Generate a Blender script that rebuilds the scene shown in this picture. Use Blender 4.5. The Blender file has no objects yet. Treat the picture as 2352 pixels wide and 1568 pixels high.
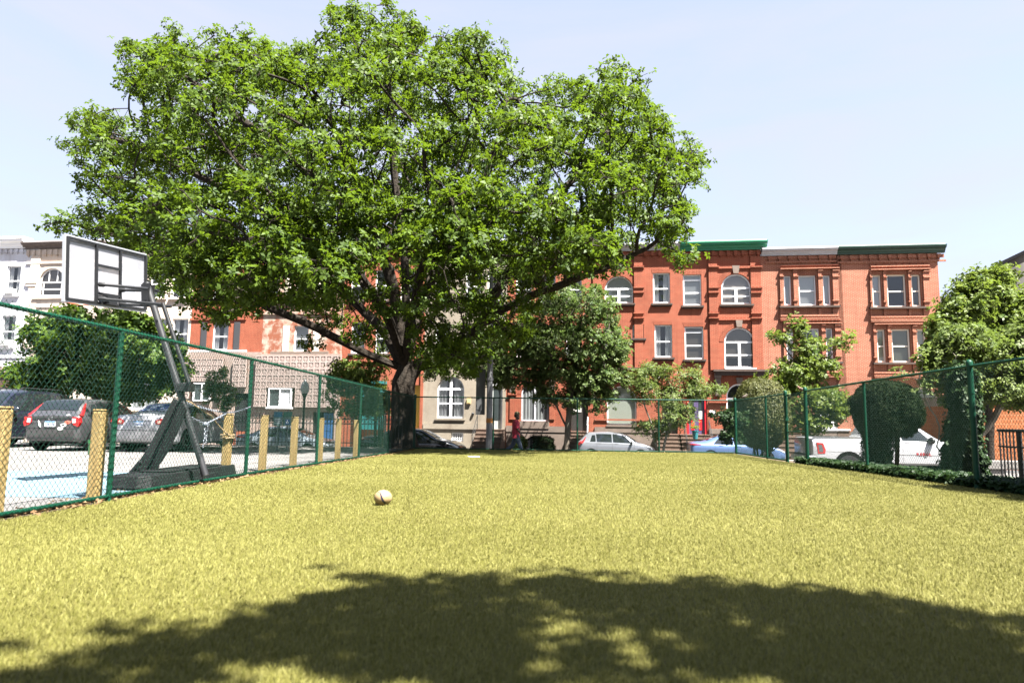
import bpy, bmesh, math, random
import numpy as np
from mathutils import Vector, Matrix

random.seed(11)
rng = np.random.default_rng(11)
S = bpy.context.scene
COL = S.collection
rad = math.radians
PI = math.pi

# ------------------------------------------------------------------ camera model (used to measure real positions)
PW, PH, PF = 2352.0, 1568.2, 1568.0
EYE = Vector((0, 0, 0.9))
_ps, _th, _ro = rad(2.41), rad(6.74), 0.013
FWD = Vector((-math.sin(_ps) * math.cos(_th), math.cos(_ps) * math.cos(_th), math.sin(_th)))
_r0 = FWD.cross(Vector((0, 0, 1))).normalized()
_u0 = _r0.cross(FWD)
RGT = _r0 * math.cos(_ro) + _u0 * math.sin(_ro)
UPV = _u0 * math.cos(_ro) - _r0 * math.sin(_ro)

def ray(px, py):
    return FWD + RGT * ((px - PW / 2) / PF) - UPV * ((py - PH / 2) / PF)

def at(px, py, Y):
    d = ray(px, py)
    return EYE + d * (Y / d.y)

def X_at(px, Y, py=965):
    return at(px, py, Y).x

# facade frame: u runs right along the row of houses, v comes out of it towards the park
FA = rad(6.0)
FO = Vector((0, 42.5, 0))
FD = Vector((math.cos(FA), -math.sin(FA), 0))
FN = Vector((-math.sin(FA), -math.cos(FA), 0))

def fac(px, py, v=0.0):
    """point of the photo measured on the facade plane -> (u, z)"""
    d = ray(px, py)
    t = (FO + FN * v - EYE).dot(FN) / d.dot(FN)
    p = EYE + d * t
    return (p - FO).dot(FD), p.z

def fpt(u, v, z=0.0):
    p = FO + FD * u + FN * v
    return Vector((p.x, p.y, z))

def sstep(a, b, x):
    t = min(1.0, max(0.0, (x - a) / (b - a)))
    return t * t * (3 - 2 * t)

def street(v):
    if v < 3.6: return -0.97
    if v < 3.75: return -0.97 - 0.13 * (v - 3.6) / 0.15
    if v < 12.2: return -1.1 + (v - 3.75) / 8.45 * 0.24
    if v < 12.35: return -0.86 + (v - 12.2) / 0.15 * 0.14
    return max(-0.72, min(-0.52, -0.72 + (v - 12.35) * 0.06))

def tz(x, y):
    v = (Vector((x, y, 0)) - FO).dot(FN)
    z = -0.1 * sstep(8, 23, y)
    e = 24.9 if x > -4.9 else 26.2
    t = sstep(e, e + 1.3, y)
    z = z * (1 - t) + street(v) * t
    if x > 7.4:
        t2 = sstep(7.45, 9.2, x)
        z = z * (1 - t2) + min(z, -0.92) * t2
    return z

# ------------------------------------------------------------------ object helpers
def tag(o, label=None, cat=None, group=None, kind=None):
    if label: o['label'] = label
    if cat: o['category'] = cat
    if group: o['group'] = group
    if kind: o['kind'] = kind
    return o

def thing(name, label, cat, loc=(0, 0, 0), rz=0.0, group=None):
    o = bpy.data.objects.new(name, None)
    COL.objects.link(o)
    o.empty_display_size = 0.2
    o.location = loc
    o.rotation_euler = (0, 0, rz)
    return tag(o, label, cat, group)

def world_inv(o):
    return (Matrix.Translation(o.location) @ o.rotation_euler.to_matrix().to_4x4()).inverted()

def copy_tree(o, parent=None):
    c = o.copy()
    COL.objects.link(c)
    if parent is not None:
        c.parent = parent
    for ch in list(o.children):
        copy_tree(ch, c)
    return c

class MB:
    """collects geometry of one part"""
    def __init__(s):
        s.v = []; s.f = []; s.mi = []; s.cur = 0
    def add(s, vs, fs):
        n = len(s.v)
        s.v += [tuple(p) for p in vs]
        for f in fs:
            s.f.append([i + n for i in f]); s.mi.append(s.cur)
        return s
    def box(s, a, b, M=None):
        x0, y0, z0 = a; x1, y1, z1 = b
        if x0 > x1: x0, x1 = x1, x0
        if y0 > y1: y0, y1 = y1, y0
        if z0 > z1: z0, z1 = z1, z0
        vs = [(x0, y0, z0), (x1, y0, z0), (x1, y1, z0), (x0, y1, z0), (x0, y0, z1), (x1, y0, z1), (x1, y1, z1), (x0, y1, z1)]
        if M is not None: vs = [M @ Vector(p) for p in vs]
        return s.add(vs, [(3, 2, 1, 0), (4, 5, 6, 7), (0, 1, 5, 4), (1, 2, 6, 5), (2, 3, 7, 6), (3, 0, 4, 7)])
    def quad(s, a, b, c, d):
        return s.add([a, b, c, d], [(0, 1, 2, 3)])
    def tube(s, pts, r, n=8, cap=True, closed=False):
        pts = [Vector(p) for p in pts]
        k = len(pts)
        rs = r if isinstance(r, (list, tuple)) else [r] * k
        vs = []; ref = None
        for i, p in enumerate(pts):
            a = pts[(i - 1) % k] if (closed or i > 0) else p
            b = pts[(i + 1) % k] if (closed or i < k - 1) else p
            t = (b - a)
            t = t.normalized() if t.length > 1e-9 else Vector((0, 0, 1))
            if ref is None:
                ref = Vector((0, 0, 1)) if abs(t.z) < 0.9 else Vector((1, 0, 0))
            x = ref - t * ref.dot(t)
            if x.length < 1e-6:
                x = Vector((1, 0, 0)) - t * t.x
            x.normalize(); y = t.cross(x); ref = x
            for j in range(n):
                an = 2 * PI * j / n
                vs.append(p + (x * math.cos(an) + y * math.sin(an)) * rs[i])
        fs = []
        m = k if closed else k - 1
        for i in range(m):
            for j in range(n):
                i2 = (i + 1) % k
                fs.append((i * n + j, i * n + (j + 1) % n, i2 * n + (j + 1) % n, i2 * n + j))
        if cap and not closed:
            fs.append(tuple(range(n - 1, -1, -1)))
            fs.append(tuple((k - 1) * n + j for j in range(n)))
        return s.add(vs, fs)
    def lathe(s, prof, n=16, c=(0, 0, 0), M=None):
        vs = []
        for r, z in prof:
            for j in range(n):
                an = 2 * PI * j / n
                p = Vector((r * math.cos(an), r * math.sin(an), z))
                if M is not None: p = M @ p
                vs.append(p + Vector(c))
        fs = []
        for i in range(len(prof) - 1):
            for j in range(n):
                fs.append((i * n + j, i * n + (j + 1) % n, (i + 1) * n + (j + 1) % n, (i + 1) * n + j))
        fs.append(tuple(range(n - 1, -1, -1)))
        fs.append(tuple((len(prof) - 1) * n + j for j in range(n)))
        return s.add(vs, fs)
    def prism(s, poly, f0, f1):
        """poly of 2-D points; f0 / f1 map a 2-D point to 3-D for the two ends"""
        k = len(poly)
        vs = [f0(p) for p in poly] + [f1(p) for p in poly]
        fs = [tuple(range(k - 1, -1, -1)), tuple(range(k, 2 * k))]
        for i in range(k):
            fs.append((i, (i + 1) % k, k + (i + 1) % k, k + i))
        return s.add(vs, fs)
    def ball(s, c, r, n=12, m=8, M=None):
        r = r if isinstance(r, (tuple, list)) else (r, r, r)
        vs = []; fs = []
        for i in range(m + 1):
            th = PI * i / m
            for j in range(n):
                ph = 2 * PI * j / n
                p = Vector((r[0] * math.sin(th) * math.cos(ph), r[1] * math.sin(th) * math.sin(ph), -r[2] * math.cos(th)))
                if M is not None: p = M @ p
                vs.append(p + Vector(c))
        for i in range(m):
            for j in range(n):
                fs.append((i * n + j, i * n + (j + 1) % n, (i + 1) * n + (j + 1) % n, (i + 1) * n + j))
        return s.add(vs, fs)
    def build(s, name, mats, parent=None, smooth=False, world=False, bevel=0.0):
        me = bpy.data.meshes.new(name)
        me.from_pydata(s.v, [], s.f)
        mats = mats if isinstance(mats, (list, tuple)) else [mats]
        for m in mats: me.materials.append(m)
        if len(mats) > 1: me.polygons.foreach_set('material_index', s.mi)
        bm = bmesh.new(); bm.from_mesh(me)
        bmesh.ops.remove_doubles(bm, verts=bm.verts, dist=1e-5)
        bmesh.ops.recalc_face_normals(bm, faces=bm.faces)
        bm.to_mesh(me); bm.free()
        if smooth:
            me.polygons.foreach_set('use_smooth', [True] * len(me.polygons))
            me.set_sharp_from_angle(angle=rad(38))
        o = bpy.data.objects.new(name, me)
        COL.objects.link(o)
        if parent is not None:
            o.parent = parent
            if world: o.matrix_parent_inverse = world_inv(parent)
        if bevel:
            b = o.modifiers.new('bevel', 'BEVEL'); b.width = bevel; b.segments = 2; b.limit_method = 'ANGLE'
        return o

def mesh_np(name, V, Fq, mat, parent=None, world=False, tint=None, smooth=False):
    """big meshes: V (n,3), Fq (m,k) all with the same vertex count"""
    V = np.ascontiguousarray(V, dtype=np.float32); Fq = np.ascontiguousarray(Fq, dtype=np.int32)
    me = bpy.data.meshes.new(name)
    m, k = Fq.shape
    me.vertices.add(len(V)); me.vertices.foreach_set('co', V.ravel())
    me.loops.add(m * k); me.loops.foreach_set('vertex_index', Fq.ravel())
    me.polygons.add(m)
    me.polygons.foreach_set('loop_start', np.arange(0, m * k, k, dtype=np.int32))
    if smooth: me.polygons.foreach_set('use_smooth', np.ones(m, dtype=bool))
    me.update(calc_edges=True)
    if tint is not None:
        a = me.attributes.new('tint', 'FLOAT', 'FACE')
        a.data.foreach_set('value', np.ascontiguousarray(tint, dtype=np.float32))
    me.materials.append(mat)
    o = bpy.data.objects.new(name, me)
    COL.objects.link(o)
    if parent is not None:
        o.parent = parent
        if world: o.matrix_parent_inverse = world_inv(parent)
    return o

def text_obj(name, txt, size, M, mat, parent=None, world=False, depth=0.002, align='CENTER', sx=1.0):
    cu = bpy.data.curves.new(name, 'FONT')
    cu.body = txt; cu.size = size; cu.align_x = align; cu.align_y = 'CENTER'; cu.extrude = depth
    cu.resolution_u = 2
    tmp = bpy.data.objects.new(name + '_t', cu)
    COL.objects.link(tmp)
    dg = bpy.context.evaluated_depsgraph_get()
    me = bpy.data.meshes.new_from_object(tmp.evaluated_get(dg))
    bpy.data.objects.remove(tmp)
    me.transform(M @ Matrix.Scale(sx, 4, (1, 0, 0)))
    me.materials.clear(); me.materials.append(mat)
    o = bpy.data.objects.new(name, me)
    COL.objects.link(o)
    if parent is not None:
        o.parent = parent
        if world: o.matrix_parent_inverse = world_inv(parent)
    return o

def frame(origin, xdir, ydir):
    """matrix that carries local x,y onto the two directions at origin"""
    x = Vector(xdir).normalized(); y = Vector(ydir); y = (y - x * y.dot(x)).normalized(); z = x.cross(y)
    M = Matrix((x, y, z)).transposed().to_4x4(); M.translation = origin
    return M

# ------------------------------------------------------------------ materials
MATS = {}
KB = 0.80          # one measure of the surfaces' reflectance against the exposure
def _k(c, k=None):
    k = KB if k is None else k
    return tuple(v * k for v in c) if max(c) < 0.5 else tuple(v * (0.5 + 0.5 * k) for v in c)
def _new(name):
    m = bpy.data.materials.new(name); m.use_nodes = True
    nt = m.node_tree
    return m, nt, nt.nodes['Principled BSDF'], nt.nodes['Material Output']

def _obj_coord(nt):
    tc = nt.nodes.new('ShaderNodeTexCoord')
    return tc.outputs['Object']

def _mix(nt, a, b, fac_, mode='MIX'):
    mx = nt.nodes.new('ShaderNodeMix'); mx.data_type = 'RGBA'; mx.blend_type = mode
    for sock, val in ((mx.inputs[6], a), (mx.inputs[7], b), (mx.inputs[0], fac_)):
        if hasattr(val, 'is_output'): nt.links.new(val, sock)
        elif isinstance(val, (tuple, list)): sock.default_value = (*val[:3], 1)
        else: sock.default_value = val
    return mx.outputs[2]

def _noise(nt, vec, scale, detail=4, rough=0.55, stretch=None):
    n = nt.nodes.new('ShaderNodeTexNoise')
    n.inputs['Scale'].default_value = scale; n.inputs['Detail'].default_value = detail; n.inputs['Roughness'].default_value = rough
    if stretch:
        mp = nt.nodes.new('ShaderNodeMapping'); mp.inputs['Scale'].default_value = stretch
        nt.links.new(vec, mp.inputs['Vector']); vec = mp.outputs[0]
    nt.links.new(vec, n.inputs['Vector'])
    return n.outputs['Fac']

def _ramp(nt, fac_, a, b):
    r = nt.nodes.new('ShaderNodeMapRange'); r.inputs[1].default_value = a; r.inputs[2].default_value = b
    nt.links.new(fac_, r.inputs[0])
    return r.outputs[0]

def _bump(nt, bsdf, h, strength, dist):
    b = nt.nodes.new('ShaderNodeBump'); b.inputs['Strength'].default_value = strength; b.inputs['Distance'].default_value = dist
    nt.links.new(h, b.inputs['Height']); nt.links.new(b.outputs[0], bsdf.inputs['Normal'])

def mat(name, col, rough=0.6, metal=0.0, spec=0.5, col2=None, scale=6.0, lo=0.35, hi=0.65, bump=0.0, bdist=0.01, bscale=None, coat=0.0, stretch=None):
    if name in MATS: return MATS[name]
    m, nt, b, out = _new(name)
    col = _k(col); col2 = _k(col2) if col2 is not None else None
    b.inputs['Base Color'].default_value = (*col, 1)
    b.inputs['Roughness'].default_value = rough; b.inputs['Metallic'].default_value = metal
    b.inputs['Specular IOR Level'].default_value = spec
    b.inputs['Coat Weight'].default_value = coat
    b.inputs['Coat Roughness'].default_value = 0.05
    if col2 is not None or bump:
        vec = _obj_coord(nt)
        n = _noise(nt, vec, scale, stretch=stretch)
        if col2 is not None:
            nt.links.new(_mix(nt, col, col2, _ramp(nt, n, lo, hi)), b.inputs['Base Color'])
        if bump:
            n2 = _noise(nt, vec, bscale or scale * 4, 5)
            _bump(nt, b, n2, bump, bdist)
    MATS[name] = m
    return m

def brick(name, c1, c2, mortar, bw=0.21, rh=0.072, ms=0.008, worn=None, wornamt=(0.5, 0.7), bump=0.35):
    if name in MATS: return MATS[name]
    m, nt, b, out = _new(name)
    c1, c2, mortar = _k(c1), _k(c2), _k(mortar); worn = _k(worn) if worn is not None else None
    vec = _obj_coord(nt)
    sp = nt.nodes.new('ShaderNodeSeparateXYZ'); nt.links.new(vec, sp.inputs[0])
    ad = nt.nodes.new('ShaderNodeMath'); ad.operation = 'ADD'
    nt.links.new(sp.outputs[0], ad.inputs[0]); nt.links.new(sp.outputs[1], ad.inputs[1])
    cb = nt.nodes.new('ShaderNodeCombineXYZ'); nt.links.new(ad.outputs[0], cb.inputs[0]); nt.links.new(sp.outputs[2], cb.inputs[1])
    t = nt.nodes.new('ShaderNodeTexBrick'); nt.links.new(cb.outputs[0], t.inputs['Vector'])
    t.inputs['Color1'].default_value = (*c1, 1); t.inputs['Color2'].default_value = (*c2, 1); t.inputs['Mortar'].default_value = (*mortar, 1)
    t.inputs['Scale'].default_value = 1; t.inputs['Brick Width'].default_value = bw; t.inputs['Row Height'].default_value = rh
    t.inputs['Mortar Size'].default_value = ms; t.inputs['Mortar Smooth'].default_value = 0.2; t.inputs['Bias'].default_value = 0.0
    c = t.outputs['Color']
    n = _noise(nt, vec, 0.9, 5, 0.65)
    c = _mix(nt, c, (0.72, 0.68, 0.66), _ramp(nt, n, 0.42, 0.8), 'MULTIPLY')
    n4 = _noise(nt, vec, 1.0, 4, 0.6, stretch=(3.2, 3.2, 0.28))
    c = _mix(nt, c, (0.66, 0.62, 0.60), _ramp(nt, n4, 0.55, 0.85), 'MULTIPLY')
    n2 = _noise(nt, vec, 9.0, 3)
    c = _mix(nt, c, (1.12, 1.1, 1.06), _ramp(nt, n2, 0.4, 0.75), 'MULTIPLY')
    if worn is not None:
        n3 = _noise(nt, vec, 1.3, 7, 0.72)
        c = _mix(nt, c, worn, _ramp(nt, n3, *wornamt))
    nt.links.new(c, b.inputs['Base Color'])
    b.inputs['Roughness'].default_value = 0.85; b.inputs['Specular IOR Level'].default_value = 0.25
    _bump(nt, b, t.outputs['Fac'], -bump, 0.006)
    MATS[name] = m
    return m

def leaf_mat(name, c_dark, c_light, trans, rough=0.5, tw=0.35, spec=0.35):
    if name in MATS: return MATS[name]
    m, nt, b, out = _new(name)
    c_dark, c_light, trans = _k(c_dark), _k(c_light), _k(trans)
    a = nt.nodes.new('ShaderNodeAttribute'); a.attribute_name = 'tint'
    c = _mix(nt, c_dark, c_light, a.outputs['Fac'])
    nt.links.new(c, b.inputs['Base Color'])
    b.inputs['Roughness'].default_value = rough; b.inputs['Specular IOR Level'].default_value = spec
    tr = nt.nodes.new('ShaderNodeBsdfTranslucent')
    nt.links.new(_mix(nt, c, trans, 0.6), tr.inputs['Color'])
    mx = nt.nodes.new('ShaderNodeMixShader'); mx.inputs[0].default_value = tw
    nt.links.new(b.outputs[0], mx.inputs[1]); nt.links.new(tr.outputs[0], mx.inputs[2])
    nt.links.new(mx.outputs[0], out.inputs['Surface'])
    MATS[name] = m
    return m

def glass_mat(name, tint=(0.8, 0.85, 0.85), refl=1.0, rough=0.02):
    """window glass: mirror reflection by angle over a clear pane"""
    if name in MATS: return MATS[name]
    m, nt, b, out = _new(name)
    nt.nodes.remove(b)
    fr = nt.nodes.new('ShaderNodeFresnel'); fr.inputs[0].default_value = 1.6
    mr = nt.nodes.new('ShaderNodeMath'); mr.operation = 'MULTIPLY_ADD'; mr.inputs[1].default_value = refl; mr.inputs[2].default_value = 0.05 * refl
    nt.links.new(fr.outputs[0], mr.inputs[0])
    tr = nt.nodes.new('ShaderNodeBsdfTransparent'); tr.inputs[0].default_value = (*tint, 1)
    gl = nt.nodes.new('ShaderNodeBsdfGlossy'); gl.inputs['Roughness'].default_value = rough
    mx = nt.nodes.new('ShaderNodeMixShader')
    nt.links.new(mr.outputs[0], mx.inputs[0]); nt.links.new(tr.outputs[0], mx.inputs[1]); nt.links.new(gl.outputs[0], mx.inputs[2])
    nt.links.new(mx.outputs[0], out.inputs['Surface'])
    MATS[name] = m
    return m

def stripes(name, c1, c2, period=0.05, rough=0.6):
    if name in MATS: return MATS[name]
    m, nt, b, out = _new(name)
    vec = _obj_coord(nt)
    sp = nt.nodes.new('ShaderNodeSeparateXYZ'); nt.links.new(vec, sp.inputs[0])
    mu = nt.nodes.new('ShaderNodeMath'); mu.operation = 'MULTIPLY'; mu.inputs[1].default_value = 1 / period
    nt.links.new(sp.outputs[2], mu.inputs[0])
    fr = nt.nodes.new('ShaderNodeMath'); fr.operation = 'FRACT'; nt.links.new(mu.outputs[0], fr.inputs[0])
    nt.links.new(_mix(nt, c1, c2, _ramp(nt, fr.outputs[0], 0.55, 0.75)), b.inputs['Base Color'])
    b.inputs['Roughness'].default_value = rough
    MATS[name] = m
    return m
# ------------------------------------------------------------------ camera, sun, sky
cd = bpy.data.cameras.new('camera'); cam = bpy.data.objects.new('camera', cd); COL.objects.link(cam)
cd.sensor_width = 36; cd.lens = 36 * PF / PW; cd.clip_end = 2000; cd.clip_start = 0.05
Mc = Matrix((RGT, UPV, -FWD)).transposed().to_4x4(); Mc.translation = EYE
cam.matrix_world = Mc
cd.dof.use_dof = True; cd.dof.focus_distance = 22.0; cd.dof.aperture_fstop = 2.4
S.camera = cam

SUN = Vector((0.40, -0.37, 1.0)).normalized()
sl = bpy.data.lights.new('sun', 'SUN'); sl.energy = 5.0; sl.angle = rad(0.55); sl.color = (1.0, 0.965, 0.90)
so = bpy.data.objects.new('sun', sl); COL.objects.link(so)
so.rotation_euler = SUN.to_track_quat('Z', 'Y').to_euler()
so.location = SUN * 60

wd = bpy.data.worlds.new('World'); S.world = wd; wd.use_nodes = True
nt = wd.node_tree
bg = nt.nodes['Background']
sky = nt.nodes.new('ShaderNodeTexSky'); sky.sky_type = 'NISHITA'; sky.sun_disc = False
sky.sun_elevation = math.asin(SUN.z); sky.sun_rotation = math.atan2(SUN.x, SUN.y)
sky.altitude = 0; sky.air_density = 1.0; sky.dust_density = 1.2; sky.ozone_density = 1.6
tc = nt.nodes.new('ShaderNodeTexCoord')
mp = nt.nodes.new('ShaderNodeMapping'); mp.inputs['Scale'].default_value = (1.2, 1.0, 5.0); mp.inputs['Rotation'].default_value = (0.0, 0.25, 0.4)
nt.links.new(tc.outputs['Generated'], mp.inputs['Vector'])
cn = nt.nodes.new('ShaderNodeTexNoise'); cn.inputs['Scale'].default_value = 1.6; cn.inputs['Detail'].default_value = 7; cn.inputs['Roughness'].default_value = 0.6
cn.inputs['Distortion'].default_value = 0.6
nt.links.new(mp.outputs[0], cn.inputs['Vector'])
cr = nt.nodes.new('ShaderNodeMapRange'); cr.inputs[1].default_value = 0.35; cr.inputs[2].default_value = 0.8; cr.inputs[3].default_value = 0.62; cr.inputs[4].default_value = 1.0
nt.links.new(cn.outputs['Fac'], cr.inputs[0])
veil = nt.nodes.new('ShaderNodeMix'); veil.data_type = 'RGBA'
sx_ = nt.nodes.new('ShaderNodeSeparateXYZ'); nt.links.new(tc.outputs['Generated'], sx_.inputs[0])
hz = nt.nodes.new('ShaderNodeMapRange'); hz.inputs[1].default_value = 0.45; hz.inputs[2].default_value = 1.0; hz.inputs[3].default_value = 1.0; hz.inputs[4].default_value = 0.05
nt.links.new(sx_.outputs[2], hz.inputs[0])
hm = nt.nodes.new('ShaderNodeMath'); hm.operation = 'MULTIPLY'; nt.links.new(cr.outputs[0], hm.inputs[0]); nt.links.new(hz.outputs[0], hm.inputs[1])
nt.links.new(hm.outputs[0], veil.inputs[0]); nt.links.new(sky.outputs[0], veil.inputs[6])
veil.inputs[7].default_value = (2.08, 2.13, 2.56, 1)      # thin high cloud veil
nt.links.new(veil.outputs[2], bg.inputs['Color'])
bg.inputs['Strength'].default_value = 0.05

vs = S.view_settings
S.display_settings.display_device = 'sRGB'
vs.view_transform = 'Standard'; vs.look = 'None'; vs.gamma = 1.0; vs.exposure = 3.0
vs.use_curve_mapping = False
S.render.engine = 'CYCLES'
cy = S.cycles
cy.max_bounces = 7; cy.diffuse_bounces = 3; cy.glossy_bounces = 3; cy.transmission_bounces = 4; cy.transparent_max_bounces = 12
cy.caustics_reflective = False; cy.caustics_refractive = False
cy.use_denoising = True
cy.sample_clamp_indirect = 6.0

# ------------------------------------------------------------------ ground sheets
def XL(Y): return -4.69 + 0.0108 * (Y - 5.9)
def XR(Y): return 6.63 + 0.017 * (Y - 9.8)

def grid_sheet(name, xs, ys, off, m, fmap=None, kind='structure', label=None):
    vs_ = []; fs_ = []
    for y in ys:
        for x in xs:
            X, Y = (x, y) if fmap is None else fmap(x, y)
            vs_.append((X, Y, tz(X, Y) + off))
    n = len(xs)
    for j in range(len(ys) - 1):
        for i in range(n - 1):
            fs_.append((j * n + i, j * n + i + 1, (j + 1) * n + i + 1, (j + 1) * n + i))
    b = MB(); b.add(vs_, fs_)
    o = b.build(name, m, smooth=True)
    return tag(o, label, None, None, kind)

def lin(a, b, n): return [a + (b - a) * i / (n - 1) for i in range(n)]

M_soil = mat('soil', (0.10, 0.078, 0.053), 0.95, col2=(0.055, 0.043, 0.03), scale=2.5, bump=0.6, bdist=0.03, spec=0.1)
M_lot = mat('lot_asphalt', (0.172, 0.160, 0.153), 0.9, col2=(0.125, 0.118, 0.114), scale=0.7, bump=0.5, bdist=0.004, bscale=90, spec=0.2)
def add_cracks(m, scale, dark):
    nt = m.node_tree; b = nt.nodes['Principled BSDF']; src = b.inputs['Base Color'].links[0].from_socket
    vec = _obj_coord(nt); wn = nt.nodes.new('ShaderNodeTexNoise'); wn.inputs['Scale'].default_value = 2.5; nt.links.new(vec, wn.inputs['Vector'])
    ad = nt.nodes.new('ShaderNodeMixRGB'); ad.blend_type = 'ADD'; ad.inputs[0].default_value = 0.5; nt.links.new(vec, ad.inputs[1]); nt.links.new(wn.outputs['Color'], ad.inputs[2])
    v = nt.nodes.new('ShaderNodeTexVoronoi'); v.feature = 'DISTANCE_TO_EDGE'; v.inputs['Scale'].default_value = scale; nt.links.new(ad.outputs[0], v.inputs['Vector'])
    c = _mix(nt, dark, src, _ramp(nt, v.outputs['Distance'], 0.0, 0.012))
    st = _noise(nt, vec, 0.5, 5, 0.7); c = _mix(nt, c, (0.55, 0.53, 0.52), _ramp(nt, st, 0.56, 0.72), 'MULTIPLY')
    nt.links.new(c, b.inputs['Base Color'])
add_cracks(M_lot, 0.42, (0.05, 0.047, 0.045))
M_blue = mat('court_blue', (0.100, 0.166, 0.205), 0.75, col2=(0.13, 0.185, 0.215), scale=1.6, bump=0.4, bdist=0.003, bscale=90, spec=0.3)
M_road = mat('road_asphalt', (0.075, 0.075, 0.077), 0.9, col2=(0.055, 0.055, 0.056), scale=1.1, bump=0.5, bdist=0.004, bscale=70, spec=0.2)
M_walk = mat('pavement_concrete', (0.2, 0.183, 0.167), 0.85, col2=(0.155, 0.147, 0.14), scale=1.4, bump=0.3, bdist=0.004, bscale=50, spec=0.2)
add_cracks(M_blue, 0.42, (0.06, 0.08, 0.09))
M_kerb = mat('kerb_stone', (0.22, 0.21, 0.2), 0.85, col2=(0.16, 0.155, 0.15), scale=3, spec=0.2)

xs = [-400, -250, -150, -100, -70, -55] + lin(-45, -5.2, 30) + lin(-4.8, 6.6, 12) + lin(7.2, 10, 12) + lin(11, 30, 12) + [40, 55, 80, 120, 200, 400]
ys = [-200, -100, -50, -25] + lin(-15, 24, 24) + lin(24.5, 28, 16) + lin(28.5, 45, 40) + [50, 60, 80, 120, 200, 300, 600]
grid_sheet('ground', xs, ys, -0.03, M_soil)
grid_sheet('parking_lot', lin(-48, -4.86, 40), lin(-9, 25.9, 40), 0.0, M_lot)
tag(bpy.data.objects['parking_lot'], 'pale worn asphalt of the parking lot')
grid_sheet('court_paint', lin(-24, -5.0, 20), lin(7.55, 11.25, 8), 0.005, M_blue)
def strip(name, u0, u1, v0, v1, off, m, nu=60, nv=6):
    return grid_sheet(name, lin(u0, u1, nu), lin(v0, v1, nv), off, m, lambda u, v: tuple(fpt(u, v)[:2]))
strip('road', -70, 60, 3.85, 12.15, 0.004, M_road, 80, 8)
strip('pavement', -70, 60, -0.2, 3.6, 0.02, M_walk, 80, 5)
strip('pavement', -70, 8.6, 12.4, 14.8, 0.02, M_walk, 80, 5)
grid_sheet('side_street', lin(9.25, 60, 20), lin(-10, 29.2, 24), 0.024, M_walk)
for v0 in (3.6, 12.25):
    b = MB()
    for i in range(60):
        u0 = -70 + i * 2.17
        p = [fpt(u0, v0), fpt(u0 + 2.16, v0), fpt(u0 + 2.16, v0 + 0.16), fpt(u0, v0 + 0.16)]
        zt = -0.93 if v0 < 5 else -0.69
        if v0 > 5 and u0 > 7: continue
        b.add([(q.x, q.y, zt - 0.4) for q in p] + [(q.x, q.y, zt) for q in p],
              [(4, 5, 6, 7), (0, 1, 5, 4), (1, 2, 6, 5), (2, 3, 7, 6), (3, 0, 4, 7)])
    tag(b.build('kerb', M_kerb), kind='structure')

# ------------------------------------------------------------------ artificial turf: a backing sheet and real blades
M_turf = mat('turf_backing', (0.06, 0.055, 0.010), 0.85, col2=(0.085, 0.076, 0.015), scale=55, spec=0.2)
xsn = lin(0, 1, 14)
ysn = lin(-6, 24.62, 60)
grid_sheet('turf', xsn, ysn, 0.006, M_turf, lambda s, y: (XL(y) + 0.10 + s * (XR(y) - 0.10 - XL(y) - 0.10), y))

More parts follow.
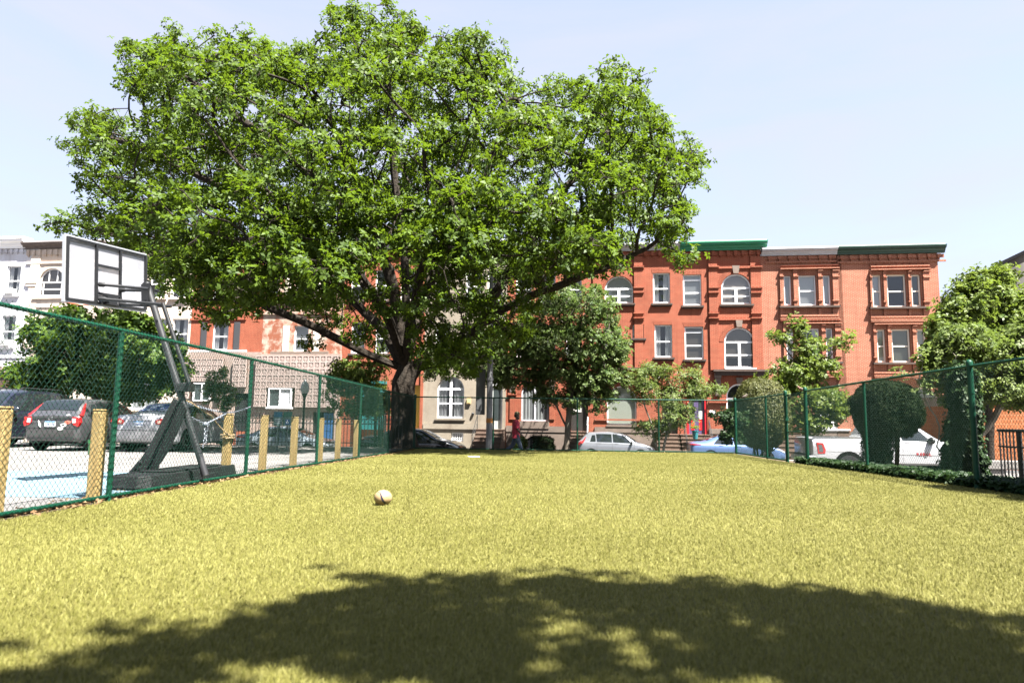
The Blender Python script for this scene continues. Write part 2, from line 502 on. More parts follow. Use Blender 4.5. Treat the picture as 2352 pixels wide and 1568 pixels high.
def blades():
    """grass blades, thicker and fewer with distance so that the pile always reads"""
    V = []; 
    zones = [(0.9, 3.2, 15000, 0.0026, 0.030), (3.2, 6.0, 9000, 0.0034, 0.030), (6.0, 11.0, 4800, 0.0042, 0.029), (11.0, 24.6, 2000, 0.0065, 0.031)]
    allP = []; allW = []; allH = []
    for y0, y1, dens, w, h in zones:
        # only the width the place can show a step to the side
        n = int(dens * (y1 - y0) * 11.2)
        y = rng.uniform(y0, y1, n)
        xl = -4.69 + 0.0108 * (y - 5.9) + 0.1; xr = 6.63 + 0.017 * (y - 9.8) - 0.1
        x = xl + rng.random(n) * (xr - xl)
        keep = np.abs(x + 0.04 * y) < (0.80 * y + 3.2)
        x = x[keep]; y = y[keep]
        allP.append(np.stack([x, y], 1)); allW.append(np.full(len(x), w)); allH.append(np.full(len(x), h))
    P = np.concatenate(allP); w = np.concatenate(allW); h = np.concatenate(allH)
    n = len(P)
    # gentle brushed swirls in the pile
    sw = np.sin(P[:, 0] * 1.3 + np.sin(P[:, 1] * 0.9) * 1.5) * 0.5 + np.sin(P[:, 1] * 2.1 + P[:, 0] * 0.6) * 0.5
    lean_dir = 1.2 + sw * 0.5 + rng.normal(0, 1.5, n)
    lean = np.abs(rng.normal(0.55, 0.35, n)) + 0.1
    h = h * rng.uniform(0.65, 1.15, n) * (1 + 0.04 * sw)
    w = w * rng.uniform(0.7, 1.3, n)
    rot = rng.uniform(0, 2 * np.pi, n)
    ty = np.clip((P[:, 1] - 8) / 15, 0, 1); zg = -0.1 * ty * ty * (3 - 2 * ty) + 0.004
    dx = np.cos(rot) * w * 0.5; dy = np.sin(rot) * w * 0.5
    base = np.stack([P[:, 0], P[:, 1], zg], 1)
    off = np.stack([np.cos(lean_dir) * np.sin(lean) * h, np.sin(lean_dir) * np.sin(lean) * h, np.cos(lean) * h], 1)
    mid = base + off * np.array([0.35, 0.35, 0.6])
    side = np.stack([dx, dy, np.zeros(n)], 1)
    Vv = np.stack([base - side, base + side, mid + side * 0.85, mid - side * 0.85, base + off], 1).reshape(-1, 3)
    i = np.arange(n)[:, None] * 5
    quads = i + np.array([[0, 1, 2, 3]])
    tips = i + np.array([[3, 2, 4, 4]])
    # quads and degenerate-free tips: store tips as triangles by a second mesh layer
    me = bpy.data.meshes.new('turf_blades')
    me.vertices.add(len(Vv)); me.vertices.foreach_set('co', Vv.astype(np.float32).ravel())
    tri = (i + np.array([[3, 2, 4]])).astype(np.int32)
    qd = quads.astype(np.int32)
    me.loops.add(n * 7)
    me.loops.foreach_set('vertex_index', np.concatenate([qd.ravel(), tri.ravel()]))
    me.polygons.add(n * 2)
    me.polygons.foreach_set('loop_start', np.concatenate([np.arange(0, 4 * n, 4), 4 * n + np.arange(0, 3 * n, 3)]).astype(np.int32))
    me.update(calc_edges=True)
    t = np.clip(rng.normal(0.5, 0.28, n) + 0.07 * sw, 0, 1).astype(np.float32)
    a = me.attributes.new('tint', 'FLOAT', 'FACE'); a.data.foreach_set('value', np.concatenate([t, t]))
    me.materials.append(leaf_mat('turf_blade', (0.092, 0.092, 0.012), (0.242, 0.228, 0.076), (0.24, 0.235, 0.05), rough=0.6, tw=0.2, spec=0.12))
    o = bpy.data.objects.new('turf_blades', me); COL.objects.link(o)
    tag(o, 'short yellow green artificial turf blades covering the playing lawn', None, None, 'stuff')
blades()
# ------------------------------------------------------------------ row houses
M_red = brick('red_brick', (0.240, 0.050, 0.024), (0.19, 0.038, 0.018), (0.36, 0.165, 0.10))
M_orange = brick('orange_brick', (0.250, 0.070, 0.037), (0.205, 0.052, 0.027), (0.41, 0.235, 0.16), ms=0.011)
M_white_br = brick('white_painted_brick', (0.55, 0.56, 0.61), (0.52, 0.53, 0.58), (0.48, 0.49, 0.54), bump=0.25)
M_cream_br = brick('cream_painted_brick', (0.56, 0.49, 0.42), (0.53, 0.455, 0.39), (0.49, 0.39, 0.32), worn=(0.40, 0.27, 0.19), wornamt=(0.62, 0.9))
M_peel = brick('peeling_painted_brick', (0.42, 0.34, 0.285), (0.39, 0.305, 0.25), (0.34, 0.255, 0.2), worn=(0.22, 0.075, 0.042), wornamt=(0.44, 0.56))
M_pinkbr = brick('pink_washed_brick', (0.30, 0.235, 0.21), (0.26, 0.19, 0.16), (0.30, 0.26, 0.235), worn=(0.28, 0.17, 0.13), wornamt=(0.55, 0.75))
M_beige = brick('beige_painted_brick', (0.27, 0.235, 0.19), (0.255, 0.222, 0.178), (0.23, 0.2, 0.157), bump=0.2)
M_brown = mat('brownstone', (0.15, 0.105, 0.08), 0.85, col2=(0.12, 0.08, 0.062), scale=5, bump=0.3, bdist=0.006, spec=0.2)
M_sill = mat('sill_stone', (0.085, 0.06, 0.05), 0.8, col2=(0.06, 0.043, 0.036), scale=7, spec=0.2)
M_stone = mat('pale_brownstone', (0.185, 0.145, 0.12), 0.85, col2=(0.15, 0.115, 0.096), scale=4, spec=0.2)
M_wpaint = mat('white_paint', (0.80, 0.80, 0.81), 0.45, spec=0.4)
M_cpaint = mat('cream_paint', (0.66, 0.60, 0.51), 0.5, spec=0.4)
M_greycor = mat('pale_grey_cornice', (0.46, 0.46, 0.49), 0.55, col2=(0.38, 0.38, 0.41), scale=2.5, stretch=(1, 1, 8))
M_bgreen = mat('bright_green_cornice', (0.002, 0.15, 0.066), 0.45, col2=(0.006, 0.18, 0.09), scale=3, stretch=(1, 1, 8))
M_dgreen = mat('dark_green_cornice', (0.004, 0.032, 0.022), 0.4, col2=(0.008, 0.045, 0.03), scale=3, stretch=(1, 1, 8))
M_bcor = mat('brown_cornice', (0.075, 0.055, 0.048), 0.6, col2=(0.11, 0.085, 0.075), scale=4)
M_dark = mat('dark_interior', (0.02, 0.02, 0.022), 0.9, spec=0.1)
M_roof = mat('roof_felt', (0.55, 0.55, 0.56), 0.8)
M_glass = glass_mat('window_glass', (0.93, 0.95, 0.95), 0.85)
M_blindw = stripes('white_blinds', (0.66, 0.67, 0.68), (0.40, 0.41, 0.43), 0.055)
M_blindd = stripes('dusky_blinds', (0.20, 0.17, 0.145), (0.10, 0.085, 0.075), 0.055)
M_curt = mat('pale_curtain', (0.76, 0.76, 0.78), 0.9, spec=0.1)
M_shade = mat('green_grey_shade', (0.27, 0.285, 0.235), 0.9, spec=0.1)
M_curd = mat('grey_curtain', (0.22, 0.225, 0.225), 0.9, spec=0.1)
M_shutd = stripes('black_shutter', (0.035, 0.036, 0.04), (0.018, 0.018, 0.02), 0.06)
M_shutc = stripes('cream_shutter', (0.68, 0.60, 0.50), (0.46, 0.40, 0.33), 0.06)
M_iron = mat('black_iron', (0.012, 0.012, 0.013), 0.45, spec=0.5)
M_acbox = mat('ac_casing', (0.72, 0.72, 0.70), 0.5)
M_acgr = stripes('ac_grille', (0.30, 0.30, 0.30), (0.10, 0.10, 0.10), 0.03)

DEPTH = 9.0

class House:
    def __init__(s, name, label, pl, pr, ytop, wallm, base=-1.05, group=None, py=900, cat='house'):
        s.u0 = fac(pl, py)[0]; s.u1 = fac(pr, py)[0]
        um = (s.u0 + s.u1) / 2
        s.zt = fac((pl + pr) / 2, ytop)[1]
        s.base = base; s.uc = um
        p = fpt(um, 0, base)
        s.root = thing(name, label, cat, p, -FA, group)
        s.op = []; s.m = wallm
    def P(s, u, v, z): return (u - s.uc, -v, z - s.base)
    def bx(s, mb, u0, u1, v0, v1, z0, z1): mb.box(s.P(u0, v0, z0), s.P(u1, v1, z1)); return mb
    def rect(s, x0, x1, y0, y1):
        """pixel rectangle of the photo -> u0,u1,z0,z1 on the facade"""
        ym, xm = (y0 + y1) / 2, (x0 + x1) / 2
        return fac(x0, ym)[0], fac(x1, ym)[0], fac(xm, y1)[1], fac(xm, y0)[1]
    # --- openings: (u0,u1,z0,z1,zs) with zs the springing of a round head or None
    def window(s, px, frame='w', style='sash', back='white', arch=None, sill=None, setback=0.1, fw=0.075, spring=None, backfrac=1.0, shutters=None):
        u0, u1, z0, z1 = s.rect(*px)
        zs = None
        if arch:
            zs = max(z0 + 0.2, z1 - (u1 - u0) / 2)
        s.op.append((u0, u1, z0, z1, zs))
        fm = {'w': M_wpaint, 'c': M_cpaint, 'g': M_greycor}[frame]
        b = MB(); vf, vb = -setback, -setback - 0.07
        e = 0.004
        top = zs if zs else z1
        s.bx(b, u0 + e, u0 + fw, vb, vf, z0 + e, top)
        s.bx(b, u1 - fw, u1 - e, vb, vf, z0 + e, top)
        s.bx(b, u0 + fw, u1 - fw, vb, vf, z0 + e, z0 + fw + 0.02)
        um = (u0 + u1) / 2
        if zs:
            r0 = (u1 - u0) / 2 - e; r1 = r0 - fw; n = 18; sq = (z1 - zs) / ((u1 - u0) / 2)
            for i in range(n):
                a, c = PI * i / n, PI * (i + 1) / n
                q = [(um + r * math.cos(t), zs + r * sq * math.sin(t)) for r, t in ((r0, a), (r0, c), (r1, c), (r1, a))]
                b.prism(q, lambda p: s.P(p[0], vf, p[1]), lambda p: s.P(p[0], vb, p[1]))
        else:
            s.bx(b, u0 + fw, u1 - fw, vb, vf, z1 - fw, z1 - e)
        mw = 0.035
        bars = []
        inner_top = z1 - fw
        if style == 'sash':
            zm = z0 + (z1 - z0) * 0.49; bars.append((u0 + fw, u1 - fw, zm - mw, zm + mw))
        elif style == 'transom':
            zt = z0 + (z1 - z0) * 0.84; zm = z0 + (zt - z0) * 0.5
            bars += [(u0 + fw, u1 - fw, zt - 0.06, zt + 0.03), (u0 + fw, u1 - fw, zm - mw, zm + mw)]
        elif style == 'archpair':
            zb = zs - 0.02 if spring is None else fac(px[0], spring)[1]
            zm = z0 + (zb - z0) * 0.5
            bars += [(u0 + fw, u1 - fw, zb - 0.06, zb + 0.03), (um - 0.075, um + 0.075, z0 + fw, zb - 0.06),
                     (u0 + fw, um - 0.075, zm - mw, zm + mw), (um + 0.075, u1 - fw, zm - mw, zm + mw)]
        elif style == 'arch3':
            zb = zs
            zm = z0 + (zb - z0) * 0.5; w3 = (u1 - u0) / 3
            bars += [(u0 + fw, u1 - fw, zb - 0.06, zb + 0.03), (u0 + fw, u1 - fw, zm - mw, zm + mw),
                     (u0 + 0.22, u0 + 0.29, z0 + fw, zb - 0.06), (u1 - 0.29, u1 - 0.22, z0 + fw, zb - 0.06),
                     (u0 + w3 - 0.03, u0 + w3 + 0.03, zb + 0.03, z1 - 0.16), (u1 - w3 - 0.03, u1 - w3 + 0.03, zb + 0.03, z1 - 0.16)]
        elif style == 'pair':
            zm = z0 + (z1 - z0) * 0.5
            bars += [(um - 0.08, um + 0.08, z0 + fw, inner_top), (u0 + fw, um - 0.08, zm - mw, zm + mw), (um + 0.08, u1 - fw, zm - mw, zm + mw)]
        elif style == 'pairtop':
            zt = z0 + (z1 - z0) * 0.70; zm = z0 + (zt - z0) * 0.5
            bars += [(um - 0.08, um + 0.08, z0 + fw, z1 - fw - 0.02), (u0 + fw, um - 0.08, zt - 0.07, zt + 0.05), (um + 0.08, u1 - fw, zt - 0.07, zt + 0.05),
                     (u0 + fw, um - 0.08, zm - mw, zm + mw), (um + 0.08, u1 - fw, zm - mw, zm + mw)]
        elif style == 'slider':
            bars.append((um - 0.05, um + 0.05, z0 + fw, inner_top))
        for i, (a, c, d, e2) in enumerate(bars):
            s.bx(b, a, c, vb + 0.006 * (i % 2 + 1), vf - 0.008 - 0.004 * (i % 3), d, e2)
        w = b.build('window', fm, s.root)
        # glass
        g = MB()
        if zs:
            r = (u1 - u0) / 2 - 0.03; sq = (z1 - zs) / ((u1 - u0) / 2)
            pts = [s.P(u0 + 0.03, -setback - 0.045, z0 + 0.03), s.P(u1 - 0.03, -setback - 0.045, z0 + 0.03)] + \
                  [s.P(um + r * math.cos(PI * i / 16), -setback - 0.045, zs + r * sq * math.sin(PI * i / 16)) for i in range(17)]
            g.add(pts, [tuple(range(len(pts)))])
        else:
            g.quad(s.P(u0 + 0.03, -setback - 0.045, z0 + 0.03), s.P(u1 - 0.03, -setback - 0.045, z0 + 0.03), s.P(u1 - 0.03, -setback - 0.045, z1 - 0.03), s.P(u0 + 0.03, -setback - 0.045, z1 - 0.03))
        g.build('pane', M_glass, w)
        # what hangs behind it
        bm_ = {'white': M_blindw, 'dusky': M_blindd, 'curtain': M_curt, 'shade': M_shade, 'grey': M_curd, 'dark': None}[back]
        if bm_ is not None:
            c = MB(); vz = -setback - 0.115; n = 26
            zlo = z0 + (z1 - z0) * (1 - backfrac)
            wav = 0.03 if back in ('curtain', 'grey') else 0.0
            vs_ = []
            for i in range(n + 1):
                u = u0 + (u1 - u0) * i / n
                if back == 'curtain' and backfrac == 1.0 and 0.36 < i / n < 0.62 and (u1 - u0) > 0.9:
                    u = u0 + (u1 - u0) * (0.36 if i / n < 0.5 else 0.62)
                dv = wav * math.sin(i * 2.1)
                vs_ += [s.P(u, vz + dv, zlo), s.P(u, vz + dv, z1)]
            fs_ = [(2 * i, 2 * i + 2, 2 * i + 3, 2 * i + 1) for i in range(n) if not (back == 'curtain' and backfrac == 1.0 and (u1 - u0) > 0.9 and 0.36 <= (i + 0.5) / n <= 0.62)]
            c.add(vs_, fs_)
            c.build('curtain' if wav else 'blind', bm_, w)
        if sill:
            ext, m_, h = sill
            k = MB(); s.bx(k, u0 - ext, u1 + ext, -0.09, 0.16, z0 - h, z0 - 0.004)
            s.bx(k, u0 - ext + 0.08, u1 + ext - 0.08, -0.09, 0.09, z0 - h - 0.09, z0 - h - 0.002)
            k.build('sill', m_, w)
        if shutters:
            m_, wd_, gap = shutters
            for a in (u0 - gap - wd_, u1 + gap):
                k = MB(); s.bx(k, a, a + wd_, 0.002, 0.05, z0, z1); s.bx(k, a + 0.03, a + wd_ - 0.03, 0.05, 0.056, z0 + 0.06, z1 - 0.06)
                k.build('shutter', m_, s.root)
        return u0, u1, z0, z1, w
    def hole(s, px, arch=False):
        u0, u1, z0, z1 = s.rect(*px)
        zs = z1 - (u1 - u0) / 2 if arch else None
        if arch and zs < z0: zs = z0
        s.op.append((u0, u1, z0, z1, zs))
        return u0, u1, z0, z1, zs
    def ac(s, x0, x1, y0, y1, w):
        u0, u1, z0, z1 = s.rect(x0, x1, y0, y1)
        b = MB(); s.bx(b, u0, u1, -0.1, 0.26, z0, z1)
        b.cur = 1; s.bx(b, u0 + 0.05, u0 + (u1 - u0) * 0.62, 0.26, 0.268, z0 + 0.05, z1 - 0.05)
        b.build('air_conditioner', [M_acbox, M_acgr], w)
    def lintel(s, u0, u1, z0, h=0.2, ext=0.1, m=None):
        """flat arch of upright bricks"""
        n = max(5, int((u1 - u0 + 2 * ext) / 0.085)); b = MB()
        for i in range(n):
            a = u0 - ext * 0.3 + (u1 - u0 + ext * 0.6) * i / n; c = u0 - ext * 0.3 + (u1 - u0 + ext * 0.6) * (i + 0.8) / n
            at_ = u0 - ext + (u1 - u0 + 2 * ext) * i / n; ct = u0 - ext + (u1 - u0 + 2 * ext) * (i + 0.8) / n
            b.prism([(a, z0 + 0.006), (c, z0 + 0.006), (ct, z0 + h), (at_, z0 + h)], lambda p: s.P(p[0], 0.014, p[1]), lambda p: s.P(p[0], -0.02, p[1]))
        b.build('lintel', s.m, s.root)
    def archivolt(s, u0, u1, zs, h=0.28, sq=1.0):
        um = (u0 + u1) / 2; r0 = (u1 - u0) / 2 + 0.012; n = 40; b = MB()
        for i in range(n):
            a, c = PI * i / n, PI * (i + 0.8) / n
            q = [(um + r * math.cos(t), zs + r * math.sin(t)) for r, t in ((r0, a), (r0 + h, a), (r0 + h, c), (r0, c))]
            b.prism(q, lambda p: s.P(p[0], 0.016, p[1]), lambda p: s.P(p[0], -0.02, p[1]))
        b.build('arch', s.m, s.root)
    def band(s, x0, x1, y0, y1, proud=0.08):
        u0, u1, z0, z1 = s.rect(x0, x1, y0, y1)
        b = MB(); s.bx(b, u0, u1, -0.03, proud, z0, z1)
        b.build('pilaster' if z1 - z0 > 1.2 * (u1 - u0) else 'string_course', s.m, s.root)
    def cornice(s, x0, x1, y0, y1, m, proj=0.42, name='cornice', roofcap=True):
        u0, u1, z0, z1 = s.rect(x0, x1, y0, y1)
        h = z1 - z0
        prof = [(-0.05, 0), (proj * 0.32, 0), (proj * 0.36, h * 0.22), (proj * 0.46, h * 0.26), (proj * 0.55, h * 0.5), (proj * 0.86, h * 0.62), (proj * 0.88, h * 0.78), (proj, h * 0.84), (proj, h), (-0.05, h)]
        b = MB()
        b.prism(prof, lambda p: s.P(u0, p[0], z0 + p[1]), lambda p: s.P(u1, p[0], z0 + p[1]))
        o = b.build(name, m, s.root)
        if roofcap:
            k = MB(); s.bx(k, u0, u1 - 0.03, -0.5, proj - 0.12, z1 + 0.002, z1 + 0.07)
            k.build('parapet_cap', M_roof, o)
        return u0, u1, z0, z1
    def dentils(s, x0, x1, y0, y1, step=0.42, w=0.19, proud=0.14, m=None):
        u0, u1, z0, z1 = s.rect(x0, x1, y0, y1)
        n = int((u1 - u0) / step)
        mb = MB()
        for i in range(n):
            a = u0 + (u1 - u0) * (i + 0.25) / n
            s.bx(mb, a, a + w, -0.02, proud, z0 + 0.1, z1)
            s.bx(mb, a + w * 0.25, a + w * 0.75, -0.02, proud * 0.65, z0, z0 + 0.098)
        s.bx(mb, u0, u1, -0.02, proud * 0.35, z0 + 0.12, z1)
        mb.build('dentil_course', s.m, s.root)
    def steps(s, x0, x1, ytop, n=6, tread=0.3, m=None, zbot=None, out=0.0):
        """a stoop running out of the wall"""
        u0, u1, _, zt = s.rect(x0, x1, ytop, ytop + 20)
        zb = s.base + 0.08 if zbot is None else zbot
        rise = (zt - zb) / n
        b = MB()
        for i in range(n):
            s.bx(b, u0 + 0.002 * i, u1 - 0.002 * i, 0.02 - 0.012 * i, 0.75 + tread * i + out, zt - rise * (i + 1), zt - rise * i - 0.003)
            s.bx(b, u0 - 0.03, u1 + 0.03, 0.60 + tread * (i - 1) + out if i else 0.03, 0.78 + tread * i + out, zt - rise * i - 0.045, zt - rise * i)
        b.build('stoop', m or M_brown, s.root)
        return u0, u1, zt
    def rail(s, u, zt, n=6, tread=0.3, h=0.85, m=None, out=0.0):
        rise = (zt - (s.base + 0.08)) / n
        b = MB()
        v0, v1 = 0.7 + out, 0.7 + out + tread * (n - 1)
        z0, z1 = zt, zt - rise * (n - 1)
        b.tube([s.P(u, v0, z0), s.P(u, v0, z0 + h), s.P(u, v1, z1 + h), s.P(u, v1, z1 - rise)], 0.022, 6)
        b.tube([s.P(u, v0, z0 + h * 0.5), s.P(u, v1, z1 + h * 0.5)], 0.014, 6)
        b.build('handrail', m or M_iron, s.root)
    def finish(s, trim_m=None, left=True, right=True, roof=True):
        """front wall with its openings, side walls, roof"""
        us = sorted({s.u0, s.u1, *[o[0] for o in s.op], *[o[1] for o in s.op]})
        zs_ = sorted({s.base, s.zt, *[o[2] for o in s.op], *[o[3] for o in s.op]})
        b = MB()
        for i in range(len(us) - 1):
            for j in range(len(zs_) - 1):
                um, zm = (us[i] + us[i + 1]) / 2, (zs_[j] + zs_[j + 1]) / 2
                if any(o[0] < um < o[1] and o[2] < zm < o[3] for o in s.op): continue
                b.quad(s.P(us[i], 0, zs_[j]), s.P(us[i + 1], 0, zs_[j]), s.P(us[i + 1], 0, zs_[j + 1]), s.P(us[i], 0, zs_[j + 1]))
        D = -0.34
        for u0, u1, z0, z1, zs in s.op:
            um = (u0 + u1) / 2; top = zs if zs is not None else z1
            loop = [(u0, z0), (u1, z0), (u1, top)]
            if zs is not None:
                n = 18; sq = (z1 - zs) / ((u1 - u0) / 2)
                arc = [(um + (u1 - u0) / 2 * math.cos(PI * i / n), zs + (u1 - u0) / 2 * sq * math.sin(PI * i / n)) for i in range(n + 1)]
                loop += arc[1:]
                for i in range(n):
                    (a0, a1), (c0, c1) = arc[i], arc[i + 1]
                    b.quad(s.P(a0, 0, a1), s.P(a0, 0, z1), s.P(c0, 0, z1), s.P(c0, 0, c1))
            else:
                loop += [(u0, z1)]
            k = len(loop)
            b.add([s.P(p[0], 0, p[1]) for p in loop] + [s.P(p[0], D, p[1]) for p in loop], [(i, (i + 1) % k, k + (i + 1) % k, k + i) for i in range(k)])
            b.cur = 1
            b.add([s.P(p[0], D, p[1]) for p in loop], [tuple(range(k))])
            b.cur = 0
        b.quad(s.P(s.u0, 0, s.base), s.P(s.u0, -DEPTH, s.base), s.P(s.u0, -DEPTH, s.zt), s.P(s.u0, 0, s.zt))
        b.quad(s.P(s.u1, 0, s.base), s.P(s.u1, -DEPTH, s.base), s.P(s.u1, -DEPTH, s.zt), s.P(s.u1, 0, s.zt))
        b.quad(s.P(s.u0, -DEPTH, s.base), s.P(s.u1, -DEPTH, s.base), s.P(s.u1, -DEPTH, s.zt), s.P(s.u0, -DEPTH, s.zt))
        me = b.build('wall', [s.m, M_dark], s.root)
        r = MB(); s.bx(r, s.u0 + 0.01, s.u1 - 0.01, -DEPTH, -0.06, s.zt, s.zt + 0.1); r.build('roof', M_roof, s.root)

SL = (0.12, M_sill, 0.11)
SLW = (0.1, M_wpaint, 0.09)
SLC = (0.14, M_cream_br, 0.12)
GR = 'row houses along the street'

def breeze(h, areas, holes=(), cell=0.40, name='breeze_block_screen'):
    """pierced concrete blocks: square rim, cross and diagonals"""
    b = MB(); v0, v1 = 0.25, 0.37; t = 0.05; bk_ = MB()
    for (x0, x1, y0, y1) in areas:
        u0, u1, z0, z1 = h.rect(x0, x1, y0, y1)
        nu = max(1, round((u1 - u0) / cell)); nz = max(1, round((z1 - z0) / cell))
        cu, cz = (u1 - u0) / nu, (z1 - z0) / nz
        hs = [h.rect(*q) for q in holes]
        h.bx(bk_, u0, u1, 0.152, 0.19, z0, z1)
        for i in range(nu):
            for j in range(nz):
                a, c = u0 + i * cu, z0 + j * cz
                if any(q[0] - cu * 0.5 < a + cu / 2 - 0.0 < q[1] + cu * 0.5 and q[2] - cz * 0.5 < c + cz / 2 < q[3] + cz * 0.5 for q in hs): continue
                h.bx(b, a, a + t, v0, v1, c, c + cz); h.bx(b, a + cu - t, a + cu, v0, v1, c, c + cz)
                h.bx(b, a + t, a + cu - t, v0, v1, c, c + t); h.bx(b, a + t, a + cu - t, v0, v1, c + cz - t, c + cz)
                mu, mz = a + cu / 2, c + cz / 2
                h.bx(b, mu - t * 0.55, mu + t * 0.55, v0 + 0.01, v1 - 0.012, c + t, c + cz - t)
                h.bx(b, a + t, a + cu - t, v0 + 0.012, v1 - 0.016, mz - t * 0.55, mz + t * 0.55)
                for sg in (1, -1):
                    p0 = (a + t, c + t if sg > 0 else c + cz - t); p1 = (a + cu - t, c + cz - t if sg > 0 else c + t)
                    dx, dz = p1[0] - p0[0], p1[1] - p0[1]; L = math.hypot(dx, dz); nx, nz_ = -dz / L * t * 0.55, dx / L * t * 0.55
                    q = [(p0[0] + nx, p0[1] + nz_), (p0[0] - nx, p0[1] - nz_), (p1[0] - nx, p1[1] - nz_), (p1[0] + nx, p1[1] + nz_)]
                    b.prism(q, lambda p: h.P(p[0], v0 + 0.014, p[1]), lambda p: h.P(p[0], v1 - 0.02 - 0.004 * sg, p[1]))
    o = b.build(name, M_block, h.root)
    bk_.build('screen_shade_backing', mat('painted_shade_backing', (0.085, 0.052, 0.042), 0.95, spec=0.1), h.root)  # dark brown backing: the shade of deep block holes is put into its colour
    return o
M_block = mat('breeze_block', (0.37, 0.30, 0.275), 0.9, col2=(0.31, 0.24, 0.215), scale=3, spec=0.15)

# ---- white house at the end of the row
h = House('row_house', 'white painted brick house with air conditioners in its sash windows, left of the cream house', -175, 61, 574, M_white_br, group=GR)
h.cornice(-178, 63, 551, 574, M_wpaint, 0.5)
h.dentils(-170, 60, 575, 586)
for xs_ in ((14, 46), (-62, -30), (-135, -103)):
    r = h.window((xs_[0], xs_[1], 611, 677), 'w', 'sash', 'curtain', sill=SLW)
    if xs_[0] != -62: h.ac(xs_[0] + 1, xs_[0] + 21, 664, 675.5, r[4])
    r = h.window((xs_[0] - 12, xs_[1] - 12, 725, 796), 'w', 'sash', 'curtain', sill=SLW)
    if xs_[0] != -135: h.ac(xs_[0] - 11, xs_[0] + 13, 781, 794.5, r[4])
h.band(-170, 58, 815, 822, 0.06)
h.window((-20, 22, 872, 930), 'w', 'slider', 'grey', sill=SLW)
breeze(h, [(-60, 60, 842, 935)], [(-22, 24, 868, 934)])
h.finish()

# ---- cream house with the arched window
h = House('row_house', 'cream painted brick house with brown cornice and an arched top floor window', 61, 246, 571, M_cream_br, group=GR)
h.cornice(58, 247, 557, 570, M_bcor, 0.42)
h.dentils(62, 244, 573, 588)
h.band(62, 244, 600, 605, 0.09); h.band(64, 85, 588, 800, 0.07)
h.band(60, 86, 647, 651, 0.14); h.band(62, 84, 651, 658, 0.11)
r = h.window((90, 147, 616, 680), 'w', 'arch3', 'dusky', arch=True); h.archivolt(r[0], r[1], r[3] - (r[1] - r[0]) / 2)
h.band(77, 160, 682, 687, 0.16); h.band(80, 156, 687, 706, 0.06)
h.window((186, 228, 618, 682), 'w', 'sash', 'curtain', sill=SLC)
r = h.window((79, 109, 730, 796), 'w', 'sash', 'curtain', sill=SLC); h.ac(94, 106, 787, 796, r[4])
h.window((186, 226, 730, 796), 'w', 'sash', 'curtain', sill=SLC)
h.band(61, 246, 817, 824, 0.1)
r = h.hole((100, 150, 850, 985), True); h.archivolt(r[0], r[1], r[4])
k = MB(); h.bx(k, r[0] + 0.06, r[1] - 0.06, -0.3, -0.24, r[2], r[3] - 0.2); k.build('door', M_bcor, h.root)
h.finish()

# ---- second cream house, mostly behind the oak
h = House('row_house', 'cream and peach brick house behind the basketball board and the oak branches', 246, 428, 571, M_cream_br, group=GR)
h.cornice(247, 428, 556, 571, M_bcor, 0.42)
h.dentils(250, 426, 573, 588); h.band(248, 426, 600, 605, 0.09)
for x in (275, 345, 395):
    h.window((x, x + 36, 618, 684), 'w', 'sash', 'grey', sill=SLC); h.window((x, x + 36, 732, 800), 'w', 'sash', 'curtain', sill=SLC)
h.band(246, 428, 817, 824, 0.1)
h.window((300, 360, 872, 940), 'w', 'slider', 'grey', sill=SLC)
h.finish()

# ---- red house with shutters over a breeze block ground floor
h = House('row_house', 'red brick house with black shutters over a pierced block ground floor numbered 2227', 428, 595, 572, M_red, group=GR)
h.cornice(428, 596, 558, 572, M_bcor, 0.42); h.dentils(431, 592, 574, 589)
r = h.window((491, 527, 612, 684), 'w', 'sash', 'curtain', sill=SLW, shutters=(M_shutd, 0.42, 0.12))
h.band(452, 566, 686, 690, 0.14); h.band(470, 484, 690, 705, 0.08); h.band(536, 550, 690, 705, 0.08)
h.window((488, 524, 740, 804), 'w', 'sash', 'curtain', sill=SLW, shutters=(M_shutd, 0.42, 0.42))
h.band(437, 566, 731, 735, 0.08)
k = MB(); u0, u1, z0, z1 = h.rect(437, 567, 804.5, 808); h.bx(k, u0, u1, -0.02, 0.16, z0, z1); k.build('ledge', M_wpaint, h.root)
k = MB(); u0, u1, z0, z1 = h.rect(428, 595, 809, 1040)
ud0, ud1, zd0, zd1 = h.rect(539, 572, 903, 990)
for (a, c, d, e) in ((u0, ud0, h.base, z1), (ud1, u1, h.base, z1), (ud0, ud1, zd1, z1)):
    h.bx(k, a, c, -0.02, 0.15, d, e)
k.cur = 1; h.bx(k, ud0, ud1, -0.015, 0.004, zd0, zd1)
k.build('ground_floor', [M_pinkbr, M_dark], h.root)
wl = (451, 490, 880, 921)
breeze(h, [(430, 516, 825, 916), (541, 571, 823, 889)], [wl])
u0, u1, z0, z1 = h.rect(*wl)
k = MB()
for a in ((u0, u0 + 0.06, z0, z1), (u1 - 0.06, u1, z0, z1), (u0 + 0.06, u1 - 0.06, z0, z0 + 0.06), (u0 + 0.06, u1 - 0.06, z1 - 0.06, z1), ((u0 + u1) / 2 - 0.03, (u0 + u1) / 2 + 0.03, z0 + 0.06, z1 - 0.06)):
    h.bx(k, a[0], a[1], 0.27, 0.385, a[2], a[3])
w = k.build('window', M_wpaint, h.root)
k = MB(); h.bx(k, u0 + 0.03, u1 - 0.03, 0.155, 0.30, z0 + 0.03, z1 - 0.03); k.build('pane', mat('dark_pane', (0.035, 0.045, 0.045), 0.08, spec=0.7), w)
u, z = fac(555, 898)
text_obj('house_number', '2 2 2 7', 0.26, frame(h.P(u, 0.152, z), (1, 0, 0), (0, 0, 1)), M_iron, h.root, depth=0.012)
h.finish()

